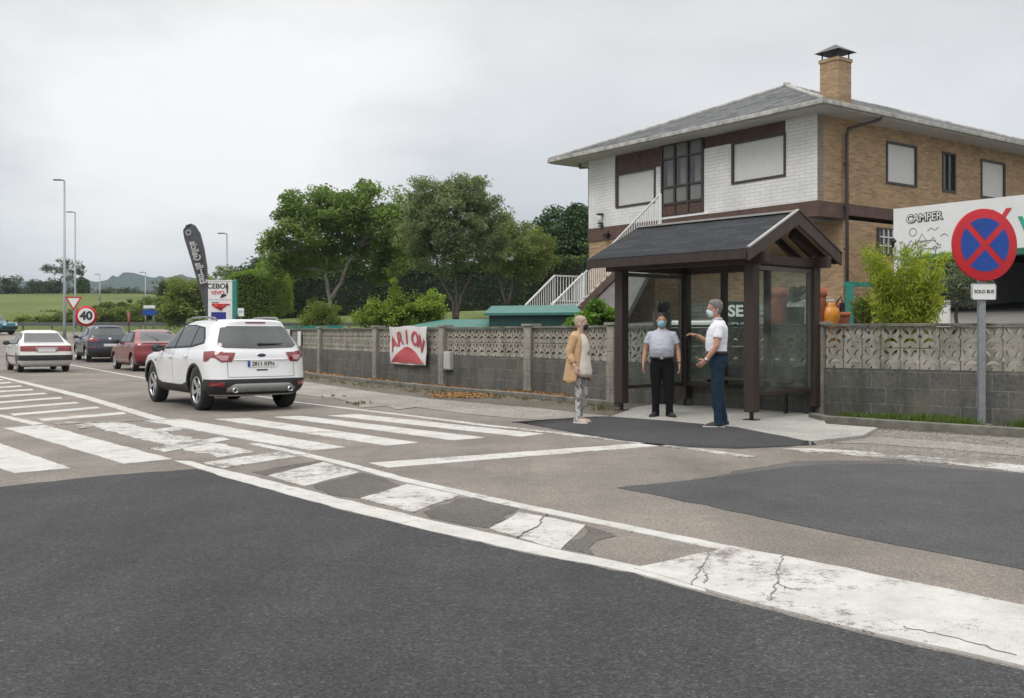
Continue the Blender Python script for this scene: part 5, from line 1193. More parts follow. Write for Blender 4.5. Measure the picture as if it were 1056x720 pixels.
for px,Y,top,lb in ((103,150,283,'tiny street lamp on the field before the hill, the left of a far pair'),(150,140,281,'tiny street lamp on the field before the hill, right of a far pair')):
    lamp(px,Y,top,lb)
# marker post, blue arrow board, guard rail
p=P(133,336,72); mp_=empty('marker_post',(p.x,p.y,HR(72)),0,'thin faded red marker post behind the red hatchback','marker post')
MB().tube([(0,0,0),(0,0,1.7)],.06,8).build('shaft',m_galvd,mp_); MB().tube([(0,0,1.0),(0,0,1.95)],.10,8).build('red_sleeve',simple('faded_red',(.28,.09,.07),.7),mp_)
Y=94; p=P(154,322,Y); g=terr(p.x,Y); ar=empty('direction_sign',(p.x,Y,g),.2,'blue arrow direction board with a white strip above, beyond the guard rail','road sign')
h=p.z-g; MB().tube([(-.35,.06,0),(-.35,.06,h+.3)],.05,8).tube([(.35,.06,0),(.35,.06,h+.3)],.05,8).build('post',m_galv,ar)
face([[(-.62,-.27),(.35,-.27),(.35,-.36),(.72,0),(.35,.36),(.35,.27),(-.62,.27)]],h-.02,.04,'arrow_panel',m_sblue,ar,0); face([[(-.52,-.13),(.52,-.13),(.52,.13),(-.52,.13)]],h+.50,.04,'upper_panel',m_swht,ar,0)
m_words=simple('words_grey',(.35,.38,.42),.6)
tx=MB()
gr=empty('guard_rail',(0,0,0),0,'grey steel guard rail along the foot of the grassy bank','guard rail')
rl=MB(); ps_=MB(); Y0=91.2
pts=[]; 
for i in range(41):
    x=-66+54*i/40; y=91.2+.4*math.sin(i*.15); pts.append(Vector((x,y,HR(y)+.68)))
for i in range(40):
    a,b=pts[i],pts[i+1]
    for dz in (-.1,.1): rl.bar(a+Vector((0,-.03,dz)),b+Vector((0,-.03,dz)),.07,.13)
    rl.bar(a,b,.03,.30)
rl.build('beam',m_galvd,gr)
for i in range(0,41,2):
    q=pts[i]; MB().box2((q.x-.06,q.y+.03,q.z-.75),(q.x+.06,q.y+.15,q.z+.12)).build('post',m_galvd,gr)
# feather flag, seen from behind: the lettering runs mirrored down the cloth
Y=40; m_flag=simple('flag_cloth',(.075,.075,.08),.8,var=.12,scale=6); m_flagt=simple('flag_print',(.42,.42,.42),.8)
edgeR=[(196.5,231),(201,233),(206,241),(210,256),(213,275),(214.5,300),(215,325)]; edgeL=[(196,231),(191.5,233),(188.5,238),(190,246),(197,268),(204,292),(210.5,318),(213,327)]
g=HR(Y); fl=empty('feather_flag',(P(214,345,Y).x,Y,0.4),0,'dark grey feather flag with mirrored pale lettering, leaning left of the bait shop sign','flag')
def FP(px,py): q=P(px,py,Y); return (q.x-fl.location.x,q.z-.4)
def samp(ed,t):
    L=[0]
    for i in range(len(ed)-1): L.append(L[-1]+math.hypot(ed[i+1][0]-ed[i][0],ed[i+1][1]-ed[i][1]))
    s=t*L[-1]
    for i in range(len(ed)-1):
        if s<=L[i+1]+1e-9:
            k=(s-L[i])/(L[i+1]-L[i]); return (lerp(ed[i][0],ed[i+1][0],k),lerp(ed[i][1],ed[i+1][1],k))
vs=[];nr=30;nc=6
for j in range(nr+1):
    a=FP(*samp(edgeL,j/nr)); b=FP(*samp(edgeR,j/nr))
    for i in range(nc+1):
        t=i/nc; vs.append((lerp(a[0],b[0],t),.05*math.sin(t*4+j*.3)*math.sin(math.pi*t),lerp(a[1],b[1],t)))
fs=[(j*(nc+1)+i,j*(nc+1)+i+1,(j+1)*(nc+1)+i+1,(j+1)*(nc+1)+i) for j in range(nr) for i in range(nc)]
me=bpy.data.meshes.new('cloth'); me.from_pydata(vs,[],fs); me.update(); o=link('cloth',me,m_flag,fl); o.modifiers.new('s','SOLIDIFY').thickness=.01
MB().tube([(FP(*q)[0]+.015,0,FP(*q)[1]) for q in [(215.5,352)]+edgeR[::-1]+[(191,233)]],.022,8).build('pole',m_galvd,fl)
me=text_mesh('Estrella Galicia',.40,.006,.012); xform(me,Matrix.Scale(-1,4,(1,0,0)))
a=Vector((*FP(199.5,250),0)); b=Vector((*FP(210.5,292),0)); top=Vector((a.x,-.09,a.y)); bot=Vector((b.x,-.09,b.y)); d=(top-bot).normalized()
W=max(v.co.x for v in me.vertices)-min(v.co.x for v in me.vertices); k=(top-bot).length/W*1.03
xform(me,frame_M((top+bot)/2,d*-1,Vector((0,-1,0)).cross(d*-1))@Matrix.Scale(k,4,(1,0,0))); link('lettering',me,m_flagt,fl)
ro=MB(); c=FP(195,240)
me=curve_mesh([disc(.11,0,0,24),disc(.075,0,0,24)],.006); xform(me,frame_M((c[0],-.09,c[1]),(1,0,0),(0,0,1))); link('emblem',me,m_flagt,fl)
# bait shop sign
Y=38; p=P(227.5,322,Y); sg_=empty('shop_sign',(p.x,Y,0),.0,'tall white shop sign reading CEBO VIVO in a teal frame','shop sign')
z0,z1=.3,HC+(HY-290)*Y/F; w=.46
MB().box2((-w,-.05,z0),(w,.05,z1)).build('board',m_swht,sg_,bevel=.01); MB().box2((w+.003,-.08,.1),(w+.16,.08,z1+.03)).build('frame_post',m_teal,sg_)
MB().box2((-w-.02,-.07,z1+.002),(w+.16,.07,z1+.04)).build('frame_top',m_swht,sg_)
def zp_(py): return HC+(HY-py)*Y/F
def txt(s,px,py,size,mat,bold=.006,sx=1): 
    me=text_mesh(s,size,.008,bold); xform(me,frame_M(((px-227.5)*Y/F,-.056,zp_(py)),(1,0,0),(0,0,1))@Matrix.Scale(sx,4,(1,0,0))); link('lettering',me,mat,sg_)
txt('CEBO',223.5,295.4,.27,m_ink,.006,1.0); txt('VIVO',225,302.2,.20,m_sred,.005,1.12)
q=MB(); q.box2((-w+.02,-.054,zp_(309.6)),(w-.02,-.051,zp_(309.2))).build('divider',m_galvd,sg_)
fx=(234.5-227.5)*Y/F
f=MB(); f.ball((fx,-.055,zp_(292.8)),(.035,.006,.045),10,6); f.tube([(fx,-.055,zp_(294)),(fx+.01,-.055,zp_(298))],[.05,.035],6); f.tube([(fx,-.055,zp_(298)),(fx+.02,-.055,zp_(302.5))],[.035,.02],6); f.tube([(fx,-.055,zp_(295)),(fx-.10,-.055,zp_(296.5))],.015,5)
f.tube([((227.7-227.5)*Y/F+.0,-.055,zp_(307)),(.12,-.055,zp_(304.5)),(.24,-.055,zp_(304))],[.02,.06,.02],6); f.build('angler_and_fish',m_ink,sg_)
txt('Pescados',222.5,312,.075,m_ink,.001)
r_=MB(); r_.tube([(-.30,-.055,zp_(314.3)),(.36,-.055,zp_(314.0))],[.05,.03],6); r_.tube([(-.22,-.055,zp_(315)),(-.02,-.055,zp_(317.5))],[.06,.07],6); r_.tube([(.2,-.055,zp_(315)),(.0,-.055,zp_(317.5))],[.05,.06],6); r_.tube([(-.05,-.055,zp_(317.5)),(.06,-.055,zp_(319.8))],[.06,.04],6); r_.build('red_fish_emblem',m_sred,sg_)
MB().box2((-.34,-.054,zp_(332)),(.22,-.0505,zp_(322))).build('blue_panel',simple('panel_blue',(.02,.03,.22),.5),sg_)
Y=44; p=P(248,322,Y); sm_=empty('notice_sign',(p.x,Y,.6),0,'small white notice on a thin post right of the bait shop sign','notice sign')
zc=HC+(HY-322)*Y/F-.6; MB().box2((-.15,-.02,zc-.18),(.15,.02,zc+.18)).build('board',m_swht,sm_); MB().tube([(0,.03,0),(0,.03,zc+.15)],.025,6).build('post',m_galvd,sm_); MB().box2((-.1,-.025,zc-.02),(.1,-.021,zc+.05)).build('print',m_words,sm_)
# ------------------------------------------------------------------ things standing in the yard
m_terra=simple('terracotta',(.36,.11,.06),.8,var=.25,scale=5); m_orange=simple('glazed_orange',(.60,.24,.03),.35,var=.2,scale=5); m_sedk=simple('sale_board',(.012,.035,.028),.5)
Y=19.3; p=P(764,330,Y); se=empty('sale_board',(p.x,Y,lawn_z(p.x,Y)),-.15,'dark green board with white letters SE VENDE behind the shelter glass','sign board')
zb=se.location.z; z0=HC+(HY-346)*Y/F-zb; z1=HC+(HY-311)*Y/F-zb; w=.33
MB().box2((-w,-.02,z0),(w,.02,z1)).build('board',m_sedk,se); MB().tube([(-.2,.04,0),(-.2,.04,z1)],.025,6).tube([(.2,.04,0),(.2,.04,z1)],.025,6).build('posts',m_galvd,se)
me=text_mesh('SE',.30,.006,.01); xform(me,frame_M((-.10,-.024,z1-.19),(1,0,0),(0,0,1))); link('lettering',me,m_swht,se)
me=text_mesh('VENDE',.15,.006,.004); xform(me,frame_M((-.02,-.024,z1-.46),(1,0,0),(0,0,1))); link('lettering',me,m_flagt,se)
def pot(px,Y,top,r,mat,label,h=None,lip=True,base=None):
    p=P(px,330,Y); g=lawn_z(p.x,Y) if base is None else base; H=(HC+(HY-top)*Y/F)-g; o=empty('plant_pot',(p.x,Y,g),0,label,'plant pot')
    MB().revolve([(.0005,0),(r*.66,0),(r*.95,H*.82),(r*1.0,H*.86),(r*1.08,H*.87),(r*1.08,H),(r*.96,H),(r*.9,H*.9),(.0005,H*.88)],28,smooth=True).build('vessel',mat,o)
    return o,H
pot(801,20.2,297,.21,m_terra,'tall terracotta pot left of the small palm'); pot(842,20.0,297,.19,m_terra,'terracotta pot right of the small palm, behind the shelter post')
pot(853,20.6,312,.22,m_terra,'broad terracotta pot beneath the orange jug'); pot(869,20.5,322,.15,m_terra,'small terracotta pot closest to the teal frame')
jg=empty('glazed_jug',(P(856,330,20.0).x,20.0,lawn_z(P(856,330,20.0).x,20.0)),0,'orange glazed jug with thin handles above the wall beside the shelter','jug')
zz=HC+(HY-312)*20/F-jg.location.z
MB().revolve([(.0005,0),(.11,0),(.12,zz*.45),(.19,zz*.68),(.175,zz*.85),(.10,zz*.93),(.12,zz),(.09,zz),(.07,zz*.93),(.0005,zz*.9)],24).build('vessel',m_orange,jg)
MB().tube([(.11,0,zz*.96),(.22,0,zz*1.14),(.25,0,zz*.95),(.17,0,zz*.76)],.018,6).build('handle',m_steel,jg); MB().tube([(-.11,0,zz*.96),(-.22,0,zz*1.14),(-.25,0,zz*.95),(-.17,0,zz*.76)],.018,6).build('handle',m_steel,jg)
for px,Y,lb,ww in ((716,19.6,'long pale stone trough behind the wall, left of the man in white',1.0),(693,20.5,'short pale stone trough behind the wall, left of the middle shelter post',.6)):
    p=P(px,330,Y); g=lawn_z(p.x,Y); zt=HC+(HY-331)*Y/F-g; o=empty('stone_trough',(p.x,Y,g),-.6,lb,'trough')
    MB().box2((-ww/2,-.2,zt-.34),(ww/2,.2,zt)).build('basin',m_fasc,o,bevel=.03); MB().box2((-ww*.35,-.15,0),(ww*.35,.15,zt-.342)).build('plinth',m_conc2,o)
# ------------------------------------------------------------------ vegetation
RNG=np.random.default_rng(12)
def leaf_mesh(name, C, size, asp=.5, tint=None, up=.5, seed=0, droop=0.0, fold=True):
    """one mesh of leaf-shaped faces at the points C"""
    n=len(C); rg=np.random.default_rng(seed+1)
    nrm=rg.normal(size=(n,3)); nrm[:,2]=np.abs(nrm[:,2])+up; nrm/=np.linalg.norm(nrm,axis=1)[:,None]
    ax=rg.normal(size=(n,3)); ax[:,2]-=droop; ax-=nrm*(ax*nrm).sum(1)[:,None]; ax/=np.linalg.norm(ax,axis=1)[:,None]+1e-9
    sd=np.cross(nrm,ax); s=size*rg.uniform(.65,1.3,n)[:,None]
    a=C-ax*s*.5; b=C+sd*s*asp*.5+ax*s*.05+nrm*s*.08; c=C+ax*s*.5-nrm*s*.10; d=C-sd*s*asp*.5+ax*s*.05+nrm*s*.08
    V=np.stack([a,b,c,d],1).reshape(-1,3).astype(np.float32)
    me=bpy.data.meshes.new(name); me.vertices.add(4*n); me.vertices.foreach_set('co',V.ravel())
    if fold:
        idx=np.arange(n)*4; L=np.stack([idx,idx+1,idx+2,idx,idx+2,idx+3],1).ravel().astype(np.int32); nf=2*n; per=3
    else: L=np.arange(4*n,dtype=np.int32); nf=n; per=4
    me.loops.add(len(L)); me.loops.foreach_set('vertex_index',L); me.polygons.add(nf)
    me.polygons.foreach_set('loop_start',np.arange(nf,dtype=np.int32)*per); me.polygons.foreach_set('loop_total',np.full(nf,per,dtype=np.int32))
    t=np.clip((tint if tint is not None else np.full(n,.5))+rg.normal(0,.13,n),0,1).astype(np.float32)
    at=me.attributes.new('tint','FLOAT','FACE'); at.data.foreach_set('value',np.repeat(t,nf//n))
    me.update(calc_edges=True); me.validate(); return me
l_wal=leaf_mat('leaf_walnut',(0.0826,0.1357,0.04248),(0.1593,0.236,0.07316),(0.3068,0.3776,0.1239)); l_grey=leaf_mat('leaf_greyish',(0.118,0.151,0.0826),(0.2006,0.2419,0.1392),(0.3304,0.3658,0.2065))
l_yel=leaf_mat('leaf_yellowish',(0.115,0.1437,0.0529),(0.1955,0.23,0.0828),(0.345,0.3565,0.1437)); l_dark=leaf_mat('leaf_dark',(0.0276,0.0598,0.0276),(0.0552,0.1058,0.0414),(0.115,0.184,0.0644),.2)
l_hedge=leaf_mat('leaf_hedge',(0.02617,0.0598,0.01868),(0.04858,0.1028,0.02803),(0.1028,0.1775,0.04112),.15); l_hedge_lit=leaf_mat('leaf_hedge_lit',(.035,.066,.016),(.07,.115,.026),(.13,.18,.045),.2); l_lime=leaf_mat('leaf_lime',(0.0945,0.1485,0.0216),(0.189,0.27,0.0405),(0.351,0.432,0.081)); l_topi=leaf_mat('leaf_topiary',(0.1035,0.1759,0.03312),(0.1966,0.2898,0.04968),(0.3519,0.4347,0.0828))
l_fresh=leaf_mat('leaf_fresh',(0.054,0.1148,0.0189),(0.1148,0.2093,0.03375),(0.243,0.3645,0.0675)); l_far=leaf_mat('leaf_far',(.045,.07,.04),(.075,.11,.055),(.13,.165,.08),.2); l_bush=leaf_mat('leaf_scrub',(0.08775,0.1209,0.0312),(0.1658,0.2048,0.0507),(0.2925,0.3217,0.0975)); l_scrub2=leaf_mat('leaf_bank',(0.06075,0.08775,0.027),(0.1148,0.1553,0.04725),(0.2025,0.2362,0.081)); l_palm=leaf_mat('leaf_palm',(0.042,0.077,0.049),(0.077,0.119,0.077),(0.14,0.182,0.126),.2)
l_bamb=leaf_mat('leaf_bamboo',(0.156,0.208,0.0234),(0.325,0.39,0.0455),(0.546,0.559,0.104)); l_oliv=leaf_mat('leaf_olive',(0.084,0.105,0.07),(0.168,0.196,0.14),(0.308,0.336,0.266))
b_grey=simple('bark_grey',(.20,.18,.15),.9,var=.4,scale=9,bumpd=.02,bscale=30); b_dark=simple('bark_dark',(.085,.07,.055),.9,var=.35,scale=9,bumpd=.02,bscale=30)
def clumps(blobs, n, seed, shell=.55, lower=.5):
    rg=np.random.default_rng(seed); vol=np.array([b[3]*b[4]*b[5] for b in blobs])**.75; vol/=vol.sum(); out=[]
    for b,k in zip(blobs,np.maximum(1,np.round(vol*n)).astype(int)):
        c=0
        while c<k:
            d=rg.normal(size=3); d/=np.linalg.norm(d)
            if d[2]<-.35 and rg.random()>lower: continue
            r=shell+(1-shell)*rg.random()**.7 if rg.random()<.8 else rg.random()*shell
            r*=1+.13*math.sin(d[0]*7+seed)+.1*math.sin(d[2]*9+d[1]*6+seed*2)
            out.append((b[0]+d[0]*b[3]*r,b[1]+d[1]*b[4]*r,b[2]+d[2]*b[5]*r)); c+=1
    return np.array(out)
def foliage(blobs, ncl, per, cr, seed, flat=.65, **kw):
    cl=clumps(blobs,ncl,seed,**kw); rg=np.random.default_rng(seed+50); P_=[];T=[]
    for c in cl:
        k=int(per*rg.uniform(.6,1.4)); r=cr*rg.uniform(.6,1.35)
        q=rg.normal(size=(k,3)); q/=np.linalg.norm(q,axis=1)[:,None]; q*=(rg.random(k)**.45)[:,None]; q[:,2]*=flat
        P_.append(c+q*r); T.append(np.full(k,rg.uniform(.2,.8)))
    return cl,np.concatenate(P_),np.concatenate(T)
def branch(mb,p,q,r0,r1,rg,sag=.12,n=5,sides=7):
    p=Vector(p);q=Vector(q); L=(q-p).length; pts=[]
    o=Vector((rg.uniform(-1,1),rg.uniform(-1,1),rg.uniform(.2,1)))*L*sag
    for i in range(n+1):
        t=i/n; pts.append(p.lerp(q,t)+o*math.sin(math.pi*t)+Vector((rg.uniform(-1,1),rg.uniform(-1,1),0))*L*.02)
    mb.tube(pts,[lerp(r0,r1,i/n) for i in range(n+1)],sides); return pts
def tree(name,label,base,stems,blobs,ncl,per,cr,leaf,lm,bm_,seed,cat='tree',group=None,asp=.5,limbs=18,r0=.16,droop=.0,flat=.65,shell=.55,lower=.5,up=.5):
    """blobs and stems in world coordinates"""
    rt=empty(name,base,0,label,cat,group); B=Vector(base); rg=random.Random(seed); mb=MB(); forks=[]
    for st in stems:
        pts=[Vector(p)-B for p in st]; n=len(pts); fine=[]
        for i in range(n-1):
            for k in range(4): fine.append(pts[i].lerp(pts[i+1],k/4)+Vector((rg.uniform(-.03,.03),rg.uniform(-.03,.03),0))*(1 if i+k else 0))
        fine.append(pts[-1]); m=len(fine); mb.tube(fine,[r0*(1.25 if i==0 else 1)*(1-.55*i/m) for i in range(m)],9); forks.append(fine[-1]); forks.append(fine[int(m*.75)])
    cl,pp,tt=foliage([(b[0]-B.x,b[1]-B.y,b[2]-B.z,*b[3:]) for b in blobs],ncl,per,cr,seed,flat,shell=shell,lower=lower)
    idx=list(range(len(cl))); rg.shuffle(idx)
    for i in idx[:limbs]:
        c=Vector(cl[i]); f=min(forks,key=lambda q:(q-c).length+(2 if q.z>c.z+.3 else 0)); pts=branch(mb,f,c,r0*.38,r0*.06,rg)
        for k in (2,3): 
            j=idx[rg.randrange(len(idx))]; c2=Vector(cl[j])
            if (c2-pts[k]).length<2.2*max(1,r0/.16): branch(mb,pts[k],c2,r0*.16,r0*.04,rg,.08,4,5)
    if stems: mb.build('trunk',bm_,rt)
    link('crown',leaf_mesh('crown',pp,leaf,asp,tt,up,seed,droop),lm,rt); return rt
def B3(px,py,Y,rx,ry,rd=None,dy=0): # blob from apparent size
    p=P(px,py,Y+dy); k=Y/F; return (p.x,p.y,p.z,rx*k,(rd if rd else (rx+ry)/2)*k,ry*k)
# walnut in front of the dark hedge
Y=48; g=P(341,319,Y); g.z=lawn_z(g.x,g.y)
def PS(lst,Y): return [P(x,y,Y+(d[0] if d else 0)) for x,y,*d in lst]
tree('walnut_tree','broad walnut tree with a forked pale trunk, leftmost of the garden trees',g,[PS([(341,322),(340,306),(336,285),(338,262)],Y),PS([(341,308),(352,292),(358,272),(372,255)],Y)],
  [B3(345,222,Y,52,26),B3(318,240,Y,36,26,dy=-.5),B3(288,256,Y,24,16),B3(300,275,Y,24,16,dy=1),B3(282,285,Y,12,12,dy=2),B3(375,232,Y,34,28),B3(408,238,Y,26,36),B3(418,225,Y,12,18),B3(350,262,Y,40,20,dy=1),B3(396,272,Y,28,20,dy=1),B3(345,205,Y,16,12),B3(378,203,Y,20,12),B3(301,212,Y,8,15),B3(318,204,Y,10,7)],
  330,125,.58,.20,l_wal,b_grey,21,asp=.42,limbs=44,r0=.115)
Y=42; g=P(470,328,Y); g.z=lawn_z(g.x,g.y)
tree('garden_tree','tall grey green tree with several upright stems, second from the walnut',g,[PS([(469,330),(467,312),(455,290),(448,262)],Y),PS([(470,330),(471,308),(470,285),(472,245)],Y),PS([(471,330),(475,308),(484,288),(492,255)],Y)],
  [B3(470,228,Y,40,36),B3(440,238,Y,26,42),B3(498,240,Y,28,38),B3(430,215,Y,14,18),B3(478,202,Y,24,20),B3(446,204,Y,20,18),B3(431,192,Y,8,9),B3(476,184,Y,8,8),B3(470,262,Y,42,20),B3(508,262,Y,14,20)],
  360,125,.42,.14,l_grey,b_dark,22,asp=.35,limbs=60,r0=.075,droop=.6)
Y=50; g=P(522,313,Y); g.z=lawn_z(g.x,g.y)
tree('garden_tree','smaller olive green tree leaning between the tall tree and the house',g,[PS([(522,316),(516,292),(510,272)],Y),PS([(524,316),(530,285),(540,262)],Y)],
  [B3(532,255,Y,30,26),B3(518,240,Y,16,18),B3(555,262,Y,18,22),B3(510,266,Y,14,16),B3(545,278,Y,24,10)],170,110,.46,.15,l_yel,b_dark,23,asp=.35,limbs=34,r0=.08)
Y=63; g=P(585,300,Y); g.z=2.9
tree('background_tree','dense dark tree rising behind the hedge against the white house',g,[PS([(585,305),(585,262)],Y)],[B3(588,244,Y,34,28),B3(560,250,Y,24,22),B3(610,240,Y,30,30),B3(575,262,Y,40,20),B3(630,245,Y,30,30)],230,140,.75,.24,l_dark,b_dark,24,limbs=6,r0=.2)
Y=66; g=P(420,300,Y); g.z=2.9
tree('background_tree','dark rounded tree filling the gap behind the walnut and the tall tree',g,[PS([(420,305),(420,262)],Y)],[B3(415,262,Y,30,26),B3(300,285,Y,40,22),B3(262,292,Y,24,16),B3(340,280,Y,40,20)],260,130,.75,.24,l_dark,b_dark,25,limbs=6,r0=.2)
# hedges
def hedge(name,label,path,w,h,leaf,lm,core,seed,per=170,roundtop=.25,jit=.10,zfun=None):
    path=[Vector(p) for p in path]; c=sum(path,Vector())/len(path); z0=min(p.z for p in path); rt=empty(name,(c.x,c.y,z0),0,label,'hedge'); O=Vector((c.x,c.y,z0)); rg=np.random.default_rng(seed)
    ring=[]; cb=MB(); rings=[]; pts=[];tt=[]
    prof=[(-.5,0),(-.5,1-roundtop*.8),(-.36,1-roundtop*.2),(0,1),(.36,1-roundtop*.2),(.5,1-roundtop*.8),(.5,0)]
    for i,p in enumerate(path):
        d=(path[min(i+1,len(path)-1)]-path[max(i-1,0)]); d.z=0; d.normalize(); n=Vector((-d.y,d.x,0)); rings.append([(p-O)+n*(x*(w-.16))+Vector((0,0,zz*(h-.08))) for x,zz in prof])
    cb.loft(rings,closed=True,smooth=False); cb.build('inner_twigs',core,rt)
    for i in range(len(path)-1):
        p,q=path[i]-O,path[i+1]-O; d=q-p; L=math.hypot(d.x,d.y); d2=Vector((d.x,d.y,0)).normalized(); n=Vector((-d2.y,d2.x,0)); per_len=2*h+w; m=int(L*per_len*per)
        u=rg.random(m); s=rg.random(m)*(len(prof)-1); k=s.astype(int); f=s-k; pr=np.array(prof); xx=pr[k,0]*(1-f)+pr[k+1,0]*f; zz=pr[k,1]*(1-f)+pr[k+1,1]*f
        wob=.06*np.sin(u*L*2.1+zz*5+seed)+rg.normal(0,jit*.5,m)
        base=np.array(p)[None]+u[:,None]*np.array(d)[None]+(xx*(w+wob*2))[:,None]*np.array(n)[None]; base[:,2]+=zz*(h+wob)
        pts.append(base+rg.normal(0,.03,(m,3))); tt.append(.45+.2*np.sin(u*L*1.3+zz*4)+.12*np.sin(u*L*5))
    for end,i in ((0,0),(1,len(path)-1)):
        p=path[i]-O; d=(path[1]-path[0]) if end==0 else (path[-1]-path[-2]); d.z=0; d.normalize(); n=Vector((-d.y,d.x,0)); m=int(w*h*per); x=rg.random(m)-.5; z=rg.random(m)
        z=np.minimum(z,1-roundtop*(np.abs(x)*2)**2); base=np.array(p)[None]+(x*w)[:,None]*np.array(n)[None]+np.array(d)[None]*(.08*(1 if end else -1)); base[:,2]+=z*h; pts.append(base+rg.normal(0,.05,(m,3))); tt.append(np.full(m,.45))
    pp=np.concatenate(pts); link('foliage',leaf_mesh('foliage',pp,leaf,.5,np.concatenate(tt),.4,seed),lm,rt)
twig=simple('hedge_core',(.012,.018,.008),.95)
def HP(px,py,Y): q=P(px,py,Y); return q
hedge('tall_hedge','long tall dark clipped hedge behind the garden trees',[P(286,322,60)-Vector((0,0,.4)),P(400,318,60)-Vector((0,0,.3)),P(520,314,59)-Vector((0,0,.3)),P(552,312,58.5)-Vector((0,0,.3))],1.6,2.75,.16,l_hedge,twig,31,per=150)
hedge('tall_hedge','right part of the hedge, leaves coloured lighter as if lit, that meets the house wall',[P(548,316,54)-Vector((0,0,.2)),P(640,312,52)-Vector((0,0,.2))],1.6,2.75,.13,l_hedge_lit,twig,32,per=190)  # lit look of this stretch is put into a lighter leaf colour
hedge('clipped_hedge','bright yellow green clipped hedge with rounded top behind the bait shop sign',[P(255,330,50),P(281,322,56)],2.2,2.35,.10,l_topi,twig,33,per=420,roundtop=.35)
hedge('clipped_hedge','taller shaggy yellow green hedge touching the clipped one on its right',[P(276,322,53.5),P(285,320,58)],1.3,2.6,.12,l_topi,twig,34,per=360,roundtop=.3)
# shrubs
def shrub(name,label,px,py,Y,rx,ry,leaf,lm,seed,ncl=40,per=70,cr=.25,asp=.45,stalks=(),droop=0,up=.4,group=None,cat='shrub',extra=(),base=None,flat=.8,limbs=10,r0=.03,bark=None):
    p=P(px,py,Y); g=(lawn_z(p.x,p.y) if base is None else base); bl=[B3(px,py,Y,rx,ry)]+[B3(*e) for e in extra]
    st=[[(p.x,Y,g-.02),(p.x+.05,Y,lerp(g,p.z,.5)),(p.x,Y,p.z)]]
    return tree(name,label,(p.x,Y,g),st,bl,ncl,per,cr,leaf,lm,bark or b_dark,seed,cat=cat,asp=asp,limbs=limbs,r0=r0,droop=droop,up=up,shell=.35,lower=1.0,flat=flat,group=group)
shrub('flowering_shrub','pale green spiky shrub on the lawn left of the banner',330,327,38,20,13,.11,l_bush,41,60,80,.28,asp=.25,extra=[(318,331,38,10,8),(340,322,38,9,13)])
shrub('garden_shrub','loose bright shrub with a tall upright shoot behind the banner wall',398,327,31,22,14,.11,l_lime,42,70,80,.24,extra=[(408,306,31,3.5,15),(386,316,31,9,9),(412,322,31,10,14),(372,332,31,8,8)])
shrub('garden_shrub','rounded light green bush right of the shrub with the tall shoot',440,317,31,20,17,.10,l_lime,43,70,80,.24,extra=[(424,326,31,12,14),(448,326,31,10,12)])
shrub('garden_shrub','dim grey green bush low between two bright bushes',420,330,33,14,12,.09,l_grey,44,40,70,.22)
shrub('laurel_bush','glossy bright green bush between the green shed and the shelter',606,330,21.0,14,18,.12,l_fresh,45,60,60,.17,asp=.55,extra=[(628,332,21,10,16),(596,338,21,8,10),(615,318,21,8,7)])
def bamboo(px,Y,label,seed,n=46):
    p=P(px,335,Y); g=lawn_z(p.x,Y); rt=empty('bamboo',(p.x,Y,g),0,label,'bamboo'); rg=random.Random(seed); nr=np.random.default_rng(seed); cm=MB(); C=[];T=[]
    for i in range(n):
        a=rg.uniform(0,2*math.pi); r=.42*math.sqrt(rg.random()); b=Vector((r*math.cos(a),r*.7*math.sin(a),0)); H=rg.uniform(1.0,2.35)*(1-.35*r); lean=rg.uniform(.1,.62); out=Vector((math.cos(a),math.sin(a)*.7,0)); pts=[]
        for k in range(8):
            t=k/7; pts.append(b+out*(lean*t**2.2*H*.55)+Vector((0,0,H*(t-.18*lean*t**3))))
        cm.tube(pts,[.010*(1-.75*k/7) for k in range(8)],5); tn=rg.uniform(.25,.8)
        for k in range(1,8):
            m=int(26*(.5+k/7)); f=nr.random(m); q=np.array(pts[k-1])[None]*(1-f[:,None])+np.array(pts[k])[None]*f[:,None]; q+=nr.normal(0,.055+.05*(1-abs(k-4)/4),(m,3))*np.array([1,1,.8]); C.append(q); T.append(np.full(m,tn+.03*(k-4)))
    cm.build('canes',simple('bamboo_cane',(.30,.30,.07),.6),rt); link('leaves',leaf_mesh('leaves',np.concatenate(C),.13,.15,np.concatenate(T),.05,seed,.9),l_bamb,rt)
bamboo(932,18.6,'feathery yellow green bamboo clump behind the wall right of the teal frame',46,64)
shrub('olive_tree','small silvery olive tree in front of the dark showroom opening',985,294,20.0,28,26,.075,l_oliv,47,80,70,.2,asp=.25,extra=[(1000,285,20,24,18),(970,300,20,16,20)],limbs=26,r0=.04,cat='tree')
shrub('garden_shrub','brownish thin shrub between the teal frame and the bamboo',893,318,19.5,12,16,.07,l_bush,48,36,50,.16,asp=.3)
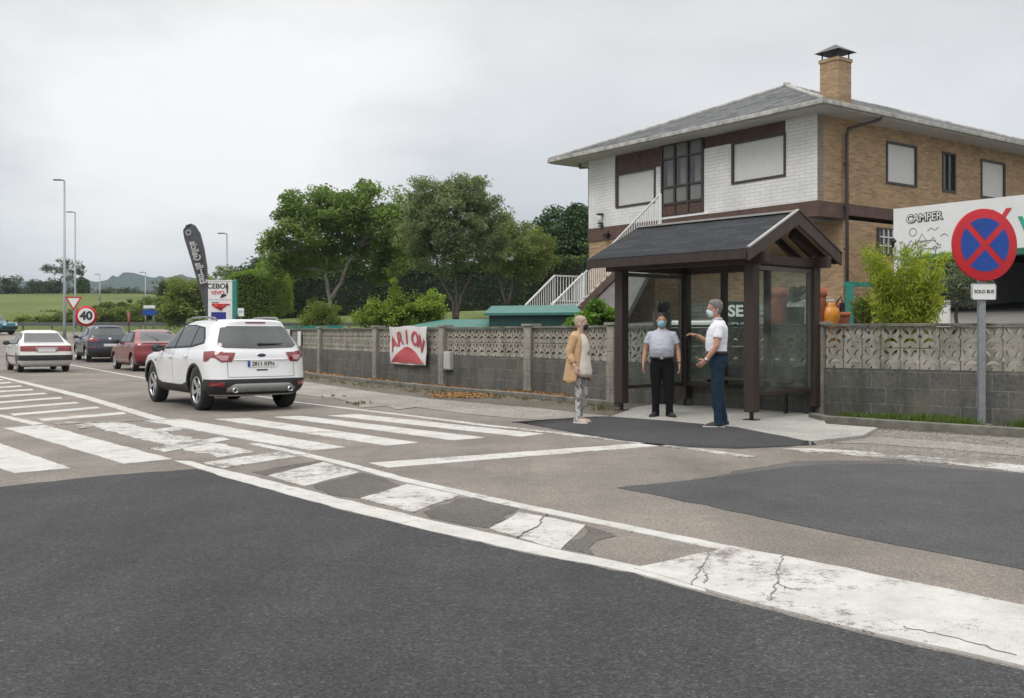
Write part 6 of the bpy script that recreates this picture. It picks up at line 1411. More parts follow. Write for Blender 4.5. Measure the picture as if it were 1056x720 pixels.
# small palm and the agave on the wall line
def palm(px,Y,top,base_py,label,seed,nf=16,L=.62,name='potted_palm',wide=.05):
    p=P(px,base_py,Y); rt=empty(name,(p.x,Y,lawn_z(p.x,Y)),0,label,'potted plant'); rg=random.Random(seed); zc=p.z-rt.location.z; f=MB()
    for i in range(nf):
        an=2*math.pi*i/nf+rg.uniform(-.2,.2); el=rg.uniform(.35,1.35); pts=[]
        for k in range(7):
            t=k/6; r=L*t*math.cos(el)*1.0; z=zc+L*(t*math.sin(el)-.45*t*t); pts.append(Vector((r*math.cos(an),r*math.sin(an),z)))
        sdv=Vector((-math.sin(an),math.cos(an),0))
        for k in range(1,7):
            for s in (-1,1):
                a=pts[k-1].lerp(pts[k],.5); tip=a+(pts[k]-pts[k-1])*.9+sdv*s*L*.28*(1-.5*abs(k-3)/3)+Vector((0,0,-.03)); f.add([pts[k-1],pts[k],tip],[(0,1,2)])
        f.tube(pts,[.008]*7,4)
    me=f.build('fronds',l_palm,rt,fixn=False); MB().revolve([(.0005,0),(.15,0),(.19,zc*.9),(.16,zc*.9),(.0005,zc*.86)],20).build('pot',simple('dark_pot',(.05,.045,.04),.7),rt)
palm(820,20.4,292,312,'small palm in a dark pot between two terracotta pots',5,18,.66)
p=P(683,318,17.9); ag=empty('potted_succulent',(p.x,p.y,lawn_z(p.x,p.y)),0,'stubby dark green succulent in a tall pot behind the man in grey','potted plant'); zc=HC+(HY-322)*17.9/F-ag.location.z
f=MB(); rg=random.Random(4)
for i in range(11):
    an=i*2.4; e=rg.uniform(.05,.5); q=Vector((math.cos(an)*.03,math.sin(an)*.03,zc)); tip=q+Vector((math.cos(an)*.2*math.sin(e)*2,math.sin(an)*.2*math.sin(e)*2,.20*math.cos(e))); f.tube([q,q.lerp(tip,.5),tip],[.04,.055,.012],7)
f.build('leaves',simple('succulent',(.045,.055,.04),.7,var=.3,scale=20),ag); MB().revolve([(.0005,0),(.12,0),(.17,zc),(.14,zc),(.0005,zc*.95)],20).build('pot',simple('dark_pot',(.05,.045,.04),.7),ag)
# scrub on the left bank and the field edge
def scrub(label,px,py,Y,rx,ry,lm,seed,ncl=60,per=70,leaf=.25,cr=.6,extra=()):
    bl=[B3(px,py,Y,rx,ry)]+[B3(*e) for e in extra]; p=P(px,py,Y); g=terr(p.x,Y)-.05
    tree('bank_bush',label,(p.x,Y,g),[[(p.x,Y,g),(p.x,Y,p.z)]],bl,ncl,per,cr,leaf,lm,b_dark,seed,cat='bush',group='bushes along the grassy bank',limbs=4,r0=.06,shell=.3,lower=1.0)
scrub('yellowish bush just left of the feather flag pole',190,312,74,20,26,l_bush,61,110,90,.22,.6,extra=[(205,300,74,14,16),(176,324,74,14,14)])
scrub('olive bush between the feather flag and the bait shop sign',226,306,76,22,24,l_yel,62,120,90,.2,.55,extra=[(250,300,76,14,18)])
scrub('tall loose bush crowning the view behind the bait shop sign',238,285,84,16,14,l_grey,63,70,70,.2,.55,extra=[(262,283,84,14,10),(225,296,84,12,12)])
scrub('dark green tree shape on the bank left of the flag',172,300,120,10,9,l_far,64,40,70,.45,.9,extra=[(186,297,120,10,8)])
for i,(px,py,w,h) in enumerate(((86,327,12,7),(106,326,13,8),(124,325,14,9),(144,325,14,9),(166,324,14,10),(66,329,11,5.5),(46,331,11,4.5),(26,332,12,4))):
    Y=97; scrub(['low bank bush nearest the 40 sign','low bank bush right of the 40 sign','low bank bush behind the red hatchback','low bank bush left of the blue arrow board','low bank bush right of the blue arrow board','low bank bush behind the lamp posts','low bank scrub above the white saloon','low bank scrub at the field edge near the teal car'][i],px,py,Y,w,h,l_bush,70+i,36,80,.28,.55)
for i,(px,py,w,h,lb) in enumerate(((96,322,13,6,'upper bank bush above the 40 sign rim'),(116,320,15,7,'upper bank bush left of the red marker post'),(138,319,15,8,'upper bank bush right of the red marker post'),(160,317,16,9,'upper bank bush above the blue arrow board'),(178,315,14,10,'upper bank bush nearest the feather flag'),(56,326,13,4,'thin upper bank scrub left of the lamp posts'))):
    scrub(lb,px,py,104,w,h,l_scrub2,90+i,46,90,.28,.6)
# far trees on the field
def ftree(label,px,top,bot,Y,rx,lm,seed,ncl=70,per=60,leaf=.5,extra=(),stem=True,shell=.4):
    p=P(px,bot,Y); g=min(p.z,terr(p.x,Y)+1.0); cy=(top+bot)/2; bl=[B3(px,lerp(top,bot,.45),Y,rx,(bot-top)*.5)]+[B3(*e) for e in extra]
    tree('field_tree',label,(p.x,Y,g),[[(p.x,Y,g-.3),(p.x,Y,P(px,cy,Y).z)]],bl,ncl,per,1.1,leaf,lm,b_dark,seed,group='trees across the field',limbs=14,r0=.22,shell=shell,lower=1.0)
ftree('round dark tree at the left edge of the field',6,286,317,190,14,l_far,81,90,80,extra=[(-14,300,190,14,16)])
ftree('dark bushy tree left of the umbrella shaped pine',36,288,311,205,13,l_far,82,80,70,extra=[(52,298,205,12,11)])
ftree('umbrella shaped pine with open tiered branches above the field',66,266,290,205,18,l_dark,83,46,60,.4,extra=[(52,278,205,11,6),(80,278,205,9,7),(62,300,205,14,9)],shell=.6)
ftree('narrow dark conifer right of the umbrella shaped pine',85,288,309,205,6,l_dark,84,40,80)
ftree('dark low tree row at the right end of the field',150,303,311,215,14,l_far,85,60,60,extra=[(122,306,215,14,4)])
m_weed=leaf_mat('weed_blade',(.06,.065,.02),(.11,.11,.035),(.19,.165,.07),.3); m_grassb=leaf_mat('grass_blade',(.05,.085,.015),(.09,.145,.025),(.16,.21,.05),.3)
ftree('pale green low tree in the gap right of the narrow conifer',112,297,309,230,12,l_far,86,50,70,extra=[(132,302,230,12,5)],stem=False)
ftree('wide hedge like tree row along the crest right of the far lamp',178,298,310,210,12,l_grey,87,60,70,extra=[(196,300,210,12,6)],stem=False)
# tufts by the right kerb, weeds on the verge, fallen leaves
def tufts(name,pts,h,seed,mat=m_grassb,per=14,w=.008,spread_=.07):
    rg=np.random.default_rng(seed); V=[];Fc=[];T=[]
    for p in pts:
        k=int(per*rg.uniform(.5,1.5))
        for _ in range(k):
            a=rg.uniform(0,2*math.pi); r=rg.uniform(0,spread_); b=np.array([p[0]+r*math.cos(a),p[1]+r*math.sin(a),p[2]]); hh=h*rg.uniform(.4,1.3); l=rg.uniform(0,.55)*hh; c=rg.uniform(0,2*math.pi)
            s=np.array([math.cos(c),math.sin(c),0])*w; tip=b+np.array([math.cos(a)*l,math.sin(a)*l,hh]); mid=b+np.array([math.cos(a)*l*.3,math.sin(a)*l*.3,hh*.6]); i=len(V)
            V+= [b-s,b+s,mid+s*.8,mid-s*.8,tip]; Fc+= [(i,i+1,i+2,i+3),(i+3,i+2,i+4)]; t=rg.uniform(.1,.95); T+=[t,t]
    me=bpy.data.meshes.new(name); me.from_pydata([tuple(v) for v in V],[],Fc); me.attributes.new('tint','FLOAT','FACE').data.foreach_set('value',np.array(T,dtype=np.float32)); me.update()
    return tag(link(name,me,mat),kind='stuff')
rg=random.Random(9); pts=[]
for i in range(420):
    t=rg.random()**.9; a=G(lerp(868,1056,t),lerp(438,448,t)); b=G(lerp(868,1056,t),lerp(432.5,441.5,t)); q=a.lerp(b,rg.random())
    if math.sin(q.x*5.5)+math.sin(q.x*2.3+1)+rg.uniform(-.9,.9)>.0: pts.append((q.x,q.y,.02))
tufts('grass',pts,.12,1,per=20,spread_=.11)
pts=[]
for i in range(240):
    t=rg.random(); L=[(300,384),(332,389),(390,395.5),(460,403),(550,409),(640,418)]; s=t*5; k=int(s); f=s-k; q=G(lerp(L[k][0],L[k+1][0],f),lerp(L[k][1],L[k+1][1],f)+rg.uniform(-1,7)); pts.append((q.x,q.y,.03))
for c in ((372,418.5,12),(345,411,5),(700,421,8),(620,424,12)):
    for i in range(c[2]): q=G(c[0]+rg.gauss(0,7),c[1]+rg.gauss(0,.8)); pts.append((q.x,q.y,.03))
tufts('weeds',pts,.055,2,per=6,mat=m_weed)
def litter(name,pts,size,seed,mat):
    C=np.array(pts); return tag(link(name,leaf_mesh(name,C,size,.6,np.random.default_rng(seed).uniform(.2,.9,len(C)),4.0,seed),mat),kind='stuff')
m_litter=leaf_mat('dry_leaf',(.10,.05,.02),(.30,.14,.045),(.48,.26,.09),.1); pts=[]
for i in range(5200):
    L=[(292,381.5),(332,387),(390,393),(460,400.5),(550,406.5),(600,411)]; t=rg.random()**1.3; s=t*5*.999; k=int(s); f=s-k; q=G(lerp(L[k][0],L[k+1][0],f),lerp(L[k][1],L[k+1][1],f)+rg.gauss(.3,1.0))
    if math.sin(q.x*3)+math.sin(q.y*2.1)+rg.uniform(-1.2,1.2)>-.6: pts.append((q.x,q.y,.036+rg.random()*.02))
for i in range(900): q=G(rg.gauss(475,16),rg.gauss(409.5,1.3)); pts.append((q.x,q.y,.045))
litter('leaves',pts,.075,3,m_litter)
gp=[];rg=random.Random(10)
gm=MB()
for i in range(700):
    t=rg.random(); q=G(lerp(835,1056,t),lerp(444,463,t)+rg.gauss(0,5)); s=rg.uniform(.006,.015); gm.ball((q.x,q.y,.012+s*.3),(s,s*rg.uniform(.6,1),s*.6),6,4)
for i in range(260):
    t=rg.random(); L=[(420,417),(520,424),(600,428)]; q=G(lerp(400,640,t),lerp(411,431,t)+rg.gauss(0,3.5)); s=rg.uniform(.006,.013); gm.ball((q.x,q.y,.016+s*.3),(s,s*.8,s*.6),6,4)
tag(gm.build('gravel',simple('pebble',(.30,.28,.25),.9,var=.25,scale=3),fixn=False),kind='stuff')
# ------------------------------------------------------------------ people
def skin_mat(name,c):
    m,nt,b=new_mat(name); v=obj_coord(nt); f=noise(nt,v,18,4,.6)
    nt.links.new(ramp(nt,f,[(.3,tuple(k*.88 for k in c)),(.7,tuple(k*1.08 for k in c))]),b.inputs['Base Color']); b.inputs['Roughness'].default_value=.5
    b.inputs['Subsurface Weight'].default_value=.08; b.inputs['Subsurface Radius'].default_value=(.012,.006,.004); MATS[name]=m; return m
s_a=skin_mat('skin_a',(.46,.27,.20)); s_b=skin_mat('skin_b',(.42,.22,.15)); s_c=skin_mat('skin_c',(.52,.33,.26))
def fused(mb,vox,smooth_it=4):
    me=mb.mesh('tmp'); bm=bmesh.new(); bm.from_mesh(me); bmesh.ops.recalc_face_normals(bm,faces=bm.faces); bm.to_mesh(me); bm.free()
    o=bpy.data.objects.new('tmp',me); COL.objects.link(o); r=o.modifiers.new('r','REMESH'); r.mode='VOXEL'; r.voxel_size=vox; r.use_smooth_shade=True
    if smooth_it: s=o.modifiers.new('s','SMOOTH'); s.iterations=smooth_it; s.factor=.5
    out=bake(o); bpy.data.objects.remove(o); out.materials.clear(); return out
from mathutils import noise as mnoise
def crumple(me,amp):          # folds in the cloth
    ns=[v.normal.copy() for v in me.vertices]
    for v,n in zip(me.vertices,ns):
        p=v.co; f=mnoise.noise(Vector((p.x*9+p.z*5,p.y*9-p.z*4,p.z*15)))+.6*mnoise.noise(Vector((p.x*20,p.y*20,p.z*26+7))); v.co=p+n*amp*f
def ering(c,rx,ry,n=20,rz=0,z=None):
    return [Vector((c[0]+rx*math.cos(2*math.pi*k/n),c[1]+ry*math.sin(2*math.pi*k/n),c[2])) for k in range(n)]
HEADP=[(0,.062,-.0,.024),(.05,.080,-.02,.040),(.14,.090,-.045,.054),(.28,.094,-.072,.065),(.42,.094,-.090,.071),(.55,.093,-.099,.0745),(.68,.090,-.103,.075),(.80,.079,-.098,.068),(.88,.064,-.086,.058),(.945,.044,-.064,.041),(.985,.020,-.042,.023),(1.0,.0,-.02,.008)]
HH=.235
def head_rings(g=1.0,off=0.0,n=24):
    rs=[]
    for t,xf,xb,hw in HEADP:
        cx=(xf+xb)/2; a=(xf-xb)/2+off; w=hw+off; z=t*HH+(off if t>.6 else -off*.5 if t<.1 else 0)*1.0
        rs.append([Vector((cx+a*math.cos(2*math.pi*k/n),w*math.sin(2*math.pi*k/n)*(1-.12*max(0,math.cos(2*math.pi*k/n))),z)) for k in range(n)])
    return rs
def add_hand(mb,w,d,nrm,thumb,curl=.5,s=1.0):
    d=Vector(d).normalized(); nrm=Vector(nrm); nrm=(nrm-d*nrm.dot(d)).normalized(); side=d.cross(nrm); side=side if side.dot(Vector(thumb))>0 else -side   # side: towards the thumb
    w=Vector(w); P0=lambda a,b,c: w+d*a*s+side*b*s+nrm*c*s
    rings=[]
    for a,hw,th in ((-.01,.026,.020),(.03,.036,.017),(.065,.041,.015),(.09,.040,.012)):
        c=w+d*a*s; rings.append([c+side*hw*s*math.cos(2*math.pi*k/10)+nrm*th*s*math.sin(2*math.pi*k/10) for k in range(10)])
    mb.loft(rings)
    for i,(off,L) in enumerate(((.031,.070),(.0105,.080),(-.0105,.074),(-.031,.058))):
        p=P0(.075,off*.95,0); pts=[p]; dd=d.copy(); sp=side*(off*.9)
        for k,f in enumerate((.28,.36,.30,.26)):
            an=curl*(0 if k==0 else .75); dd=(dd*math.cos(an)+nrm*math.sin(an)).normalized(); pts.append(pts[-1]+(dd+sp*1.6*(k==0)).normalized()*L*f*s*1.05)
        mb.tube(pts,[.0092*s,.009*s,.0085*s,.008*s,.006*s],8)
    p=P0(.02,.03,.004); pts=[p,P0(.045,.058,.012),P0(.072,.066,.024),P0(.095,.060,.036)]; mb.tube(pts,[.013*s,.012*s,.0105*s,.008*s],8)
def person(loc,rz,H,label,skin,pose,torso,clothes,head_turn=0,group='people at the bus stop'):
    k=H/1.70; root=None
    b=MB(); hip=.90; sh=1.40
    body_c=pose.get('lean',(0,0))
    # body: one surface (torso, neck, head, limbs, hands)
    tr=[ering((cx,0,z),rx-(.012 if z<1.43 else .002),ry-(.014 if z<1.43 else .002)) for z,rx,ry,cx in torso]; b.loft(tr)
    nk=Vector((pose.get('neck_x',.0),0,1.40)); hb=Vector((pose.get('head_x',.03),0,1.468))
    b.tube([nk,nk.lerp(hb,.5),hb+Vector((.0,0,.05))],[.062,.056,.054],14)
    HM=Matrix.Translation(hb)@Matrix.Rotation(head_turn,4,'Z')@Matrix.Rotation(pose.get('nod',0),4,'Y')
    b.loft([[HM@v for v in r] for r in head_rings()])
    b.ball(HM@Vector((.098,0,.40*HH)),(.019,.014,.022),10,8); b.tube([HM@Vector((.090,0,.54*HH)),HM@Vector((.100,0,.44*HH)),HM@Vector((.108,0,.385*HH))],[.008,.010,.013],8)
    b.tube([HM@Vector((.088,-.02,.22*HH)),HM@Vector((.096,0,.225*HH)),HM@Vector((.088,.02,.22*HH))],[.006,.010,.006],6)
    for s in (1,-1):
        b.ball(HM@Vector((-.012,s*.078,.46*HH)),(.020,.008,.032),10,8,M=(HM.to_3x3()@Matrix.Rotation(s*.35,3,'Z'))); b.ball(HM@Vector((.085,s*.034,.60*HH)),(.012,.026,.008),8,6,M=HM.to_3x3())
    lg=pose.get('leg',1.0); legs=pose['legs']; arms=pose['arms']; la=pose.get('limb',1.0)
    for hp,kn,an,toe in legs:
        hp,kn,an,toe=map(Vector,(hp,kn,an,toe)); b.tube([hp,hp.lerp(kn,.4),kn,kn.lerp(an,.3),an],[.085*la*lg,.078*la*lg,.056*lg,.055*lg,.038*lg],14)
        b.tube([an+Vector((-.03,0,-.03)),an.lerp(toe,.5)+Vector((0,0,-.03)),toe],[.036,.038,.03],10)
    for s,el,wr,hd,nr,th,cu in arms:
        s,el,wr=map(Vector,(s,el,wr)); s_=s+Vector((0,0,-.012)); b.tube([s_,s.lerp(el,.5),el,el.lerp(wr,.35),wr],[.046*la,.047*la,.040,.040,.028],12); b.ball(s_,.046*la,12,8); add_hand(b,wr,hd,nr,th,cu,1.0)
    me=fused(b,.0062,3); me.transform(Matrix.Scale(k,4)); 
    root=link('person',me,skin); root.location=loc; root.rotation_euler=(0,0,rz); tag(root,label,'person',group)
    S=Matrix.Scale(k,4)
    def child(name,me,mat,par=None): 
        me.transform(S); return link(name,me,mat,par or root)
    def childmb(name,mb,mat,par=None,vox=None,sm_=4,bev=0):
        me=fused(mb,vox,sm_) if vox else mb.mesh(name)
        if vox: crumple(me,.0045)
        if not vox:
            bm=bmesh.new(); bm.from_mesh(me); bmesh.ops.recalc_face_normals(bm,faces=bm.faces); bm.to_mesh(me); bm.free()
        return child(name,me,mat,par)
    def headpart(name,off,planes,mat,thick=.004,rough=0,seed=1,par=None):
        mb=MB(); mb.loft(head_rings(off=off,n=40)); m=mb.mesh(name); bm=bmesh.new(); bm.from_mesh(m); bmesh.ops.subdivide_edges(bm,edges=bm.edges,cuts=1)
        for co,no in planes: bmesh.ops.bisect_plane(bm,geom=bm.verts[:]+bm.edges[:]+bm.faces[:],plane_co=co,plane_no=no,clear_outer=True)
        rg=random.Random(seed)
        if rough:
            for v in bm.verts: v.co+=v.co.normalized()*rg.uniform(-rough,rough)
        for f in bm.faces: f.smooth=True
        bmesh.ops.recalc_face_normals(bm,faces=bm.faces); bm.to_mesh(m); bm.free(); m.transform(HM); o=child(name,m,mat,par); sm=o.modifiers.new('s','SOLIDIFY'); sm.thickness=thick; return o
    eye=simple('eye_white',(.6,.58,.55),.2); iris=simple('eye_dark',(.03,.02,.015),.2)
    for s in (1,-1):
        e=MB().ball(HM@Vector((.082,s*.032,.535*HH)),(.012,.014,.008),10,8,M=HM.to_3x3()); eo=childmb('eye',e,eye); childmb('iris',MB().ball(HM@Vector((.0925,s*.032,.535*HH)),(.003,.006,.006),8,6,M=HM.to_3x3()),iris,eo)
    clothes(dict(child=child,childmb=childmb,headpart=headpart,HM=HM,legs=legs,arms=arms,torso=torso,la=la,root=root))
    return root
def tor(ts,z):
    for i in range(len(ts)-1):
        if ts[i][0]<=z<=ts[i+1][0]:
            t=(z-ts[i][0])/(ts[i+1][0]-ts[i][0]); return [lerp(a,b,t) for a,b in zip(ts[i],ts[i+1])]
def tcut(ts,z0,z1):
    out=[t for t in ts if z0<t[0]<z1]
    if z0>ts[0][0]: out=[tor(ts,z0)]+out
    else: out=[t for t in ts if t[0]<=z0]+out if z0>=ts[0][0] else out
    if z1<ts[-1][0]: out=out+[tor(ts,z1)]
    return out
def trousers(c,mat,top=.98,grow=.014,ankle=.055,slim=1.0):
    b=MB(); ts=tcut(c['torso'],.80,top); ts=[c['torso'][0]]+[t for t in ts if t[0]>c['torso'][0][0]]
    b.loft([ering((cx,0,z),rx+grow,ry+grow) for z,rx,ry,cx in ts]); 
    for hp,kn,an,toe in c['legs']:
        hp,kn,an=map(Vector,(hp,kn,an)); g=c['la']; b.tube([hp+Vector((0,0,.03)),hp.lerp(kn,.4),kn,kn.lerp(an,.5),an+Vector((0,0,.03)),an+Vector((0,0,-.045))],[.100*g*slim,.094*g*slim,.078*slim,(ankle+.018)*slim,ankle+.014,ankle+.02*slim],16)
    return c['childmb']('trousers',b,mat,vox=.011,sm_=3)
def shoe(c,i,mat,sole=None,s=1.0):
    hp,kn,an,toe=c['legs'][i]; an=Vector(an); toe=Vector(toe); d=(toe-an); d.z=0; d.normalize(); sd=Vector((-d.y,d.x,0)); b=MB(); rings=[]
    for a,w,h in ((-.075,.018,.05),(-.068,.032,.075),(-.02,.036,.088),(.05,.040,.075),(.11,.046,.055),(.165,.040,.042),(.195,.018,.030)):
        cc=an+d*a*s; cc.z=0; rings.append([cc+sd*w*math.cos(t)+Vector((0,0,.022+max(0,math.sin(t))*h*.8 - (0 if math.sin(t)>=0 else .004))) for t in [2*math.pi*q/14 for q in range(14)]])
    b.loft(rings); o=c['childmb']('shoe',b,mat)
    so=MB(); out=[]
    for a,w in ((-.085,.012),(-.07,.036),(0,.041),(.06,.045),(.12,.051),(.175,.044),(.207,.016)): out.append((a,w))
    poly=[(an+d*a*s+sd*w) for a,w in out]+[(an+d*a*s-sd*w) for a,w in out[::-1]]; so.prism([(p.x,p.y) for p in poly],.0,.026); c['childmb']('sole',so,sole or mat,o)
def polo(c,mat,z0,z1,sleeve=.55,grow=.016,hem=.01,tuck=True,collar=None,name='polo_shirt'):
    b=MB(); ts=tcut(c['torso'],z0,z1)
    b.loft([ering((cx,0,z),rx+grow*(1.0 if z<1.36 else .7),ry+grow*(1 if z<1.36 else .7)) for z,rx,ry,cx in ts])
    for s,el,wr,*_ in c['arms']:
        s,el=Vector(s),Vector(el); q=s.lerp(el,sleeve); g=c['la']; inn=Vector((s.x,s.y*.5,s.z+.012)); b.tube([inn,s+Vector((0,0,-.005)),s.lerp(el,sleeve*.5),q],[.050*g,.066*g,.064*g,.064*g],14)
    o=c['childmb'](name,b,mat,vox=.011,sm_=4)
    if collar:
        z=1.435; k=MB(); rings=[]
        for zz,r in ((z-.015,.076),(z+.03,.068)):
            rings.append([Vector((.012+r*1.05*math.cos(t),r*math.sin(t),zz-.035*max(0,math.cos(t))**3)) for t in [R(22)+R(316)*q/23 for q in range(24)]])
        k.loft(rings,cap=False,closed=False); co=c['childmb']('collar',k,collar,o); co.modifiers.new('s','SOLIDIFY').thickness=.010
    return o
def belt(c,mat,z,grow=.026):
    ts=c['torso']; 
    for i in range(len(ts)-1):
        if ts[i][0]<=z<=ts[i+1][0]:
            t=(z-ts[i][0])/(ts[i+1][0]-ts[i][0]); q=[lerp(a,b,t) for a,b in zip(ts[i],ts[i+1])]
    b=MB(); b.loft([ering((q[3],0,z-.02),q[1]+grow,q[2]+grow,28),ering((q[3],0,z+.02),q[1]+grow,q[2]+grow,28)]); o=c['childmb']('belt',b,mat); x=q[3]+q[1]+grow
    c['childmb']('buckle',MB().box((x+.002,0,z),(.01,.05,.04)),m_bright,o)
def wrist(c,i,mat,r=.036,back=.02,w=.016,name='wristband'):
    s,el,wr=[Vector(v) for v in c['arms'][i][:3]]; d=(wr-el).normalized(); p=wr-d*back; b=MB().tube([p-d*w,p+d*w],[r,r],14); return c['childmb'](name,b,mat)
def fabric(name,c,var=.1,scale=14,wr=.012):
    m,nt,b=new_mat(name); v=obj_coord(nt); f=noise(nt,v,scale,5,.6)
    nt.links.new(ramp(nt,f,[(.3,tuple(k*(1-var) for k in c)),(.7,tuple(min(1,k*(1+var)) for k in c))]),b.inputs['Base Color']); b.inputs['Roughness'].default_value=.85; b.inputs['Specular IOR Level'].default_value=.2
    mp=nt.nodes.new('ShaderNodeMapping'); mp.inputs['Scale'].default_value=(1,1,1.8); mp.inputs['Rotation'].default_value=(.5,.3,0); nt.links.new(v,mp.inputs[0]); bump(nt,b,noise(nt,mp.outputs[0],9,3,.55),wr,.8); MATS[name]=m; return m
f_grey=fabric('cloth_bluegrey',(.42,.43,.49),.06); f_black=fabric('cloth_black',(.006,.006,.007)); f_white=fabric('cloth_white',(.68,.68,.72),.03); f_denim=fabric('cloth_navy',(.013,.028,.048),.28,20)
f_camel=fabric('cloth_camel',(.46,.295,.165),.1); f_cream=fabric('cloth_cream',(.60,.54,.47),.05); f_pinkl=fabric('cloth_lining',(.42,.29,.22),.08); m_maskb=simple('mask_blue',(.22,.50,.60),.8,var=.05); m_maskk=simple('mask_black',(.015,.014,.014),.8); m_maskw=simple('mask_pale',(.50,.60,.60),.8)
h_black=simple('hair_black',(.018,.014,.012),.6,var=.4,scale=60); h_grey=simple('hair_grey',(.15,.145,.14),.75,var=.75,scale=55,bumpd=.006,bscale=140); h_fair=simple('hair_cropped',(.36,.29,.22),.8,var=.4,scale=60,bumpd=.003,bscale=160)
m_shoek=simple('shoe_dark',(.022,.022,.028),.7); m_shoeb=simple('shoe_beige',(.48,.36,.27),.7,var=.1); m_solew=simple('sole_white',(.60,.59,.56),.7); m_belt=simple('belt_leather',(.02,.015,.012),.5); m_band=simple('navy_trim',(.03,.03,.10),.8)
def legg_mat():
    m,nt,b=new_mat('leggings'); v=obj_coord(nt); mp=nt.nodes.new('ShaderNodeMapping'); mp.inputs['Scale'].default_value=(1,1,.6); nt.links.new(v,mp.inputs[0])
    f=noise(nt,mp.outputs[0],24,5,.7); nt.links.new(ramp(nt,f,[(.40,(.12,.12,.13)),(.48,(.30,.29,.28)),(.56,(.55,.53,.50))]),b.inputs['Base Color']); b.inputs['Roughness'].default_value=.85; return m
f_legg=legg_mat()
def masked(c,mat,off=.007,par=None):
    return c['headpart']('face_mask',off+.004,[((.012,0,0),(-1,0,0)),((0,0,.455*HH),(-.10,0,1)),((0,0,.03*HH),(.2,0,-1))],mat,.004)
def mask_front(c,mat):
    HM=c['HM']; b=MB(); rings=[]
    for t,x,w in ((.03,.078,.030),(.10,.094,.052),(.22,.108,.060),(.34,.120,.058),(.44,.112,.046),(.47,.104,.034)):
        rings.append([HM@Vector((x-(abs(s)**2.2)*(x-.045),w*s*1.05,t*HH)) for s in [q/8-1 for q in range(17)]])
    b.loft(rings,cap=False,closed=False); o=c['childmb']('face_mask',b,mat); o.modifiers.new('s','SOLIDIFY').thickness=.004
    l=MB()
    for s in (1,-1): l.tube([HM@Vector((.05,s*.058,.40*HH)),HM@Vector((.0,s*.078,.50*HH)),HM@Vector((-.03,s*.08,.46*HH))],.003,5); l.tube([HM@Vector((.05,s*.055,.10*HH)),HM@Vector((.0,s*.074,.30*HH)),HM@Vector((-.03,s*.08,.42*HH))],.003,5)
    c['childmb']('ear_loop',l,m_solew,o)
# --- man facing the camera, blue grey shirt, black trousers
T2=[(.80,.10,.15,0),(.88,.122,.170,0),(.96,.130,.166,.01),(1.04,.150,.180,.03),(1.12,.158,.185,.04),(1.20,.148,.182,.035),(1.28,.132,.182,.018),(1.335,.115,.172,.004),(1.375,.098,.146,-.002),(1.41,.076,.108,-.004),(1.445,.060,.070,0)]
def wear2(c):
    trousers(c,f_black,.985,.016,.048,.97); polo(c,f_grey,.958,1.43,.62,.020,collar=f_grey); belt(c,m_belt,.968,.028)
    for i in (0,1): shoe(c,i,m_shoek)
    mask_front(c,m_maskb); c['headpart']('hair',.009,[((.075,0,.80*HH),(.75,0,-.9)),((0,0,.30*HH),(0,0,-1))],h_black,.006,.002); wrist(c,0,m_shoek,.034,.02,.010)
    o=c['root']
    p=MB().box((.158,.07,1.24),(.006,.09,.10)); 
arms2=[((0,.182,1.345),(-.015,.262,1.10),(.05,.285,.865),(.12,.02,-1),(.25,-1,0),(1,0,0),.40),((0,-.182,1.345),(-.015,-.266,1.10),(.04,-.30,.865),(.1,-.03,-1),(.25,1,0),(1,0,0),.40)]
legs2=[((0,.088,.86),(.03,.115,.47),(.01,.125,.075),(.17,.20,.025)),((0,-.088,.86),(.012,-.10,.47),(-.01,-.10,.075),(.15,-.17,.025))]
g2=G(682.5,429.5,zp); person((g2.x,g2.y,zp),R(-99),1.555,'man in grey blue polo shirt and black trousers with a light blue face mask',s_b,dict(legs=legs2,arms=arms2,limb=1.12),T2,wear2)
# --- man in white, seen from his left and behind
T3=[(.80,.095,.14,0),(.88,.118,.165,-.005),(.96,.118,.160,.0),(1.04,.122,.158,.015),(1.12,.126,.162,.02),(1.20,.126,.170,.012),(1.28,.122,.180,.002),(1.335,.108,.172,-.006),(1.375,.092,.148,-.010),(1.41,.072,.108,-.010),(1.445,.058,.070,0)]
def wear3(c):
    trousers(c,f_denim,1.015,.014,.044,.95); polo(c,f_white,.99,1.43,.60,.019,collar=f_white); belt(c,m_belt,1.0,.028)
    for i in (0,1): shoe(c,i,m_shoek,m_solew)
    mask_front(c,m_maskw); c['headpart']('hair',.010,[((.066,0,.80*HH),(.86,0,-.62)),((0,0,.16*HH),(0,0,-1))],h_grey,.008,.005); wrist(c,0,m_bright,.034,.015,.012,'watch')
    z=1.43; k=MB(); k.loft([[Vector((.010+r*1.05*math.cos(t),r*math.sin(t),zz)) for t in [R(35)+R(290)*q/23 for q in range(24)]] for zz,r in ((z+.018,.0755),(z+.024,.0745))],cap=False,closed=False); o=c['childmb']('collar_stripe',k,m_band); o.modifiers.new('s','SOLIDIFY').thickness=.006
arms3=[((-.01,.182,1.345),(.03,.235,1.085),(.165,.215,.90),(.75,-.15,-.65),(.2,-1,.1),(.6,0,.8),.7),((-.01,-.182,1.345),(.06,-.245,1.10),(.255,-.17,1.225),(1,.05,.25),(0,.3,-1),(0,1,.2),.6)]
legs3=[((0,.085,.86),(.015,.095,.47),(-.005,.10,.075),(.18,.12,.025)),((0,-.085,.86),(-.02,-.10,.47),(-.085,-.11,.075),(.10,-.15,.025))]
g3=G(740,440.5,.045); person((g3.x,g3.y,.044),R(172),1.71,'grey haired man in white polo shirt and navy trousers gesturing with both hands',s_b,dict(legs=legs3,arms=arms3,nod=.06),T3,wear3,head_turn=R(12))
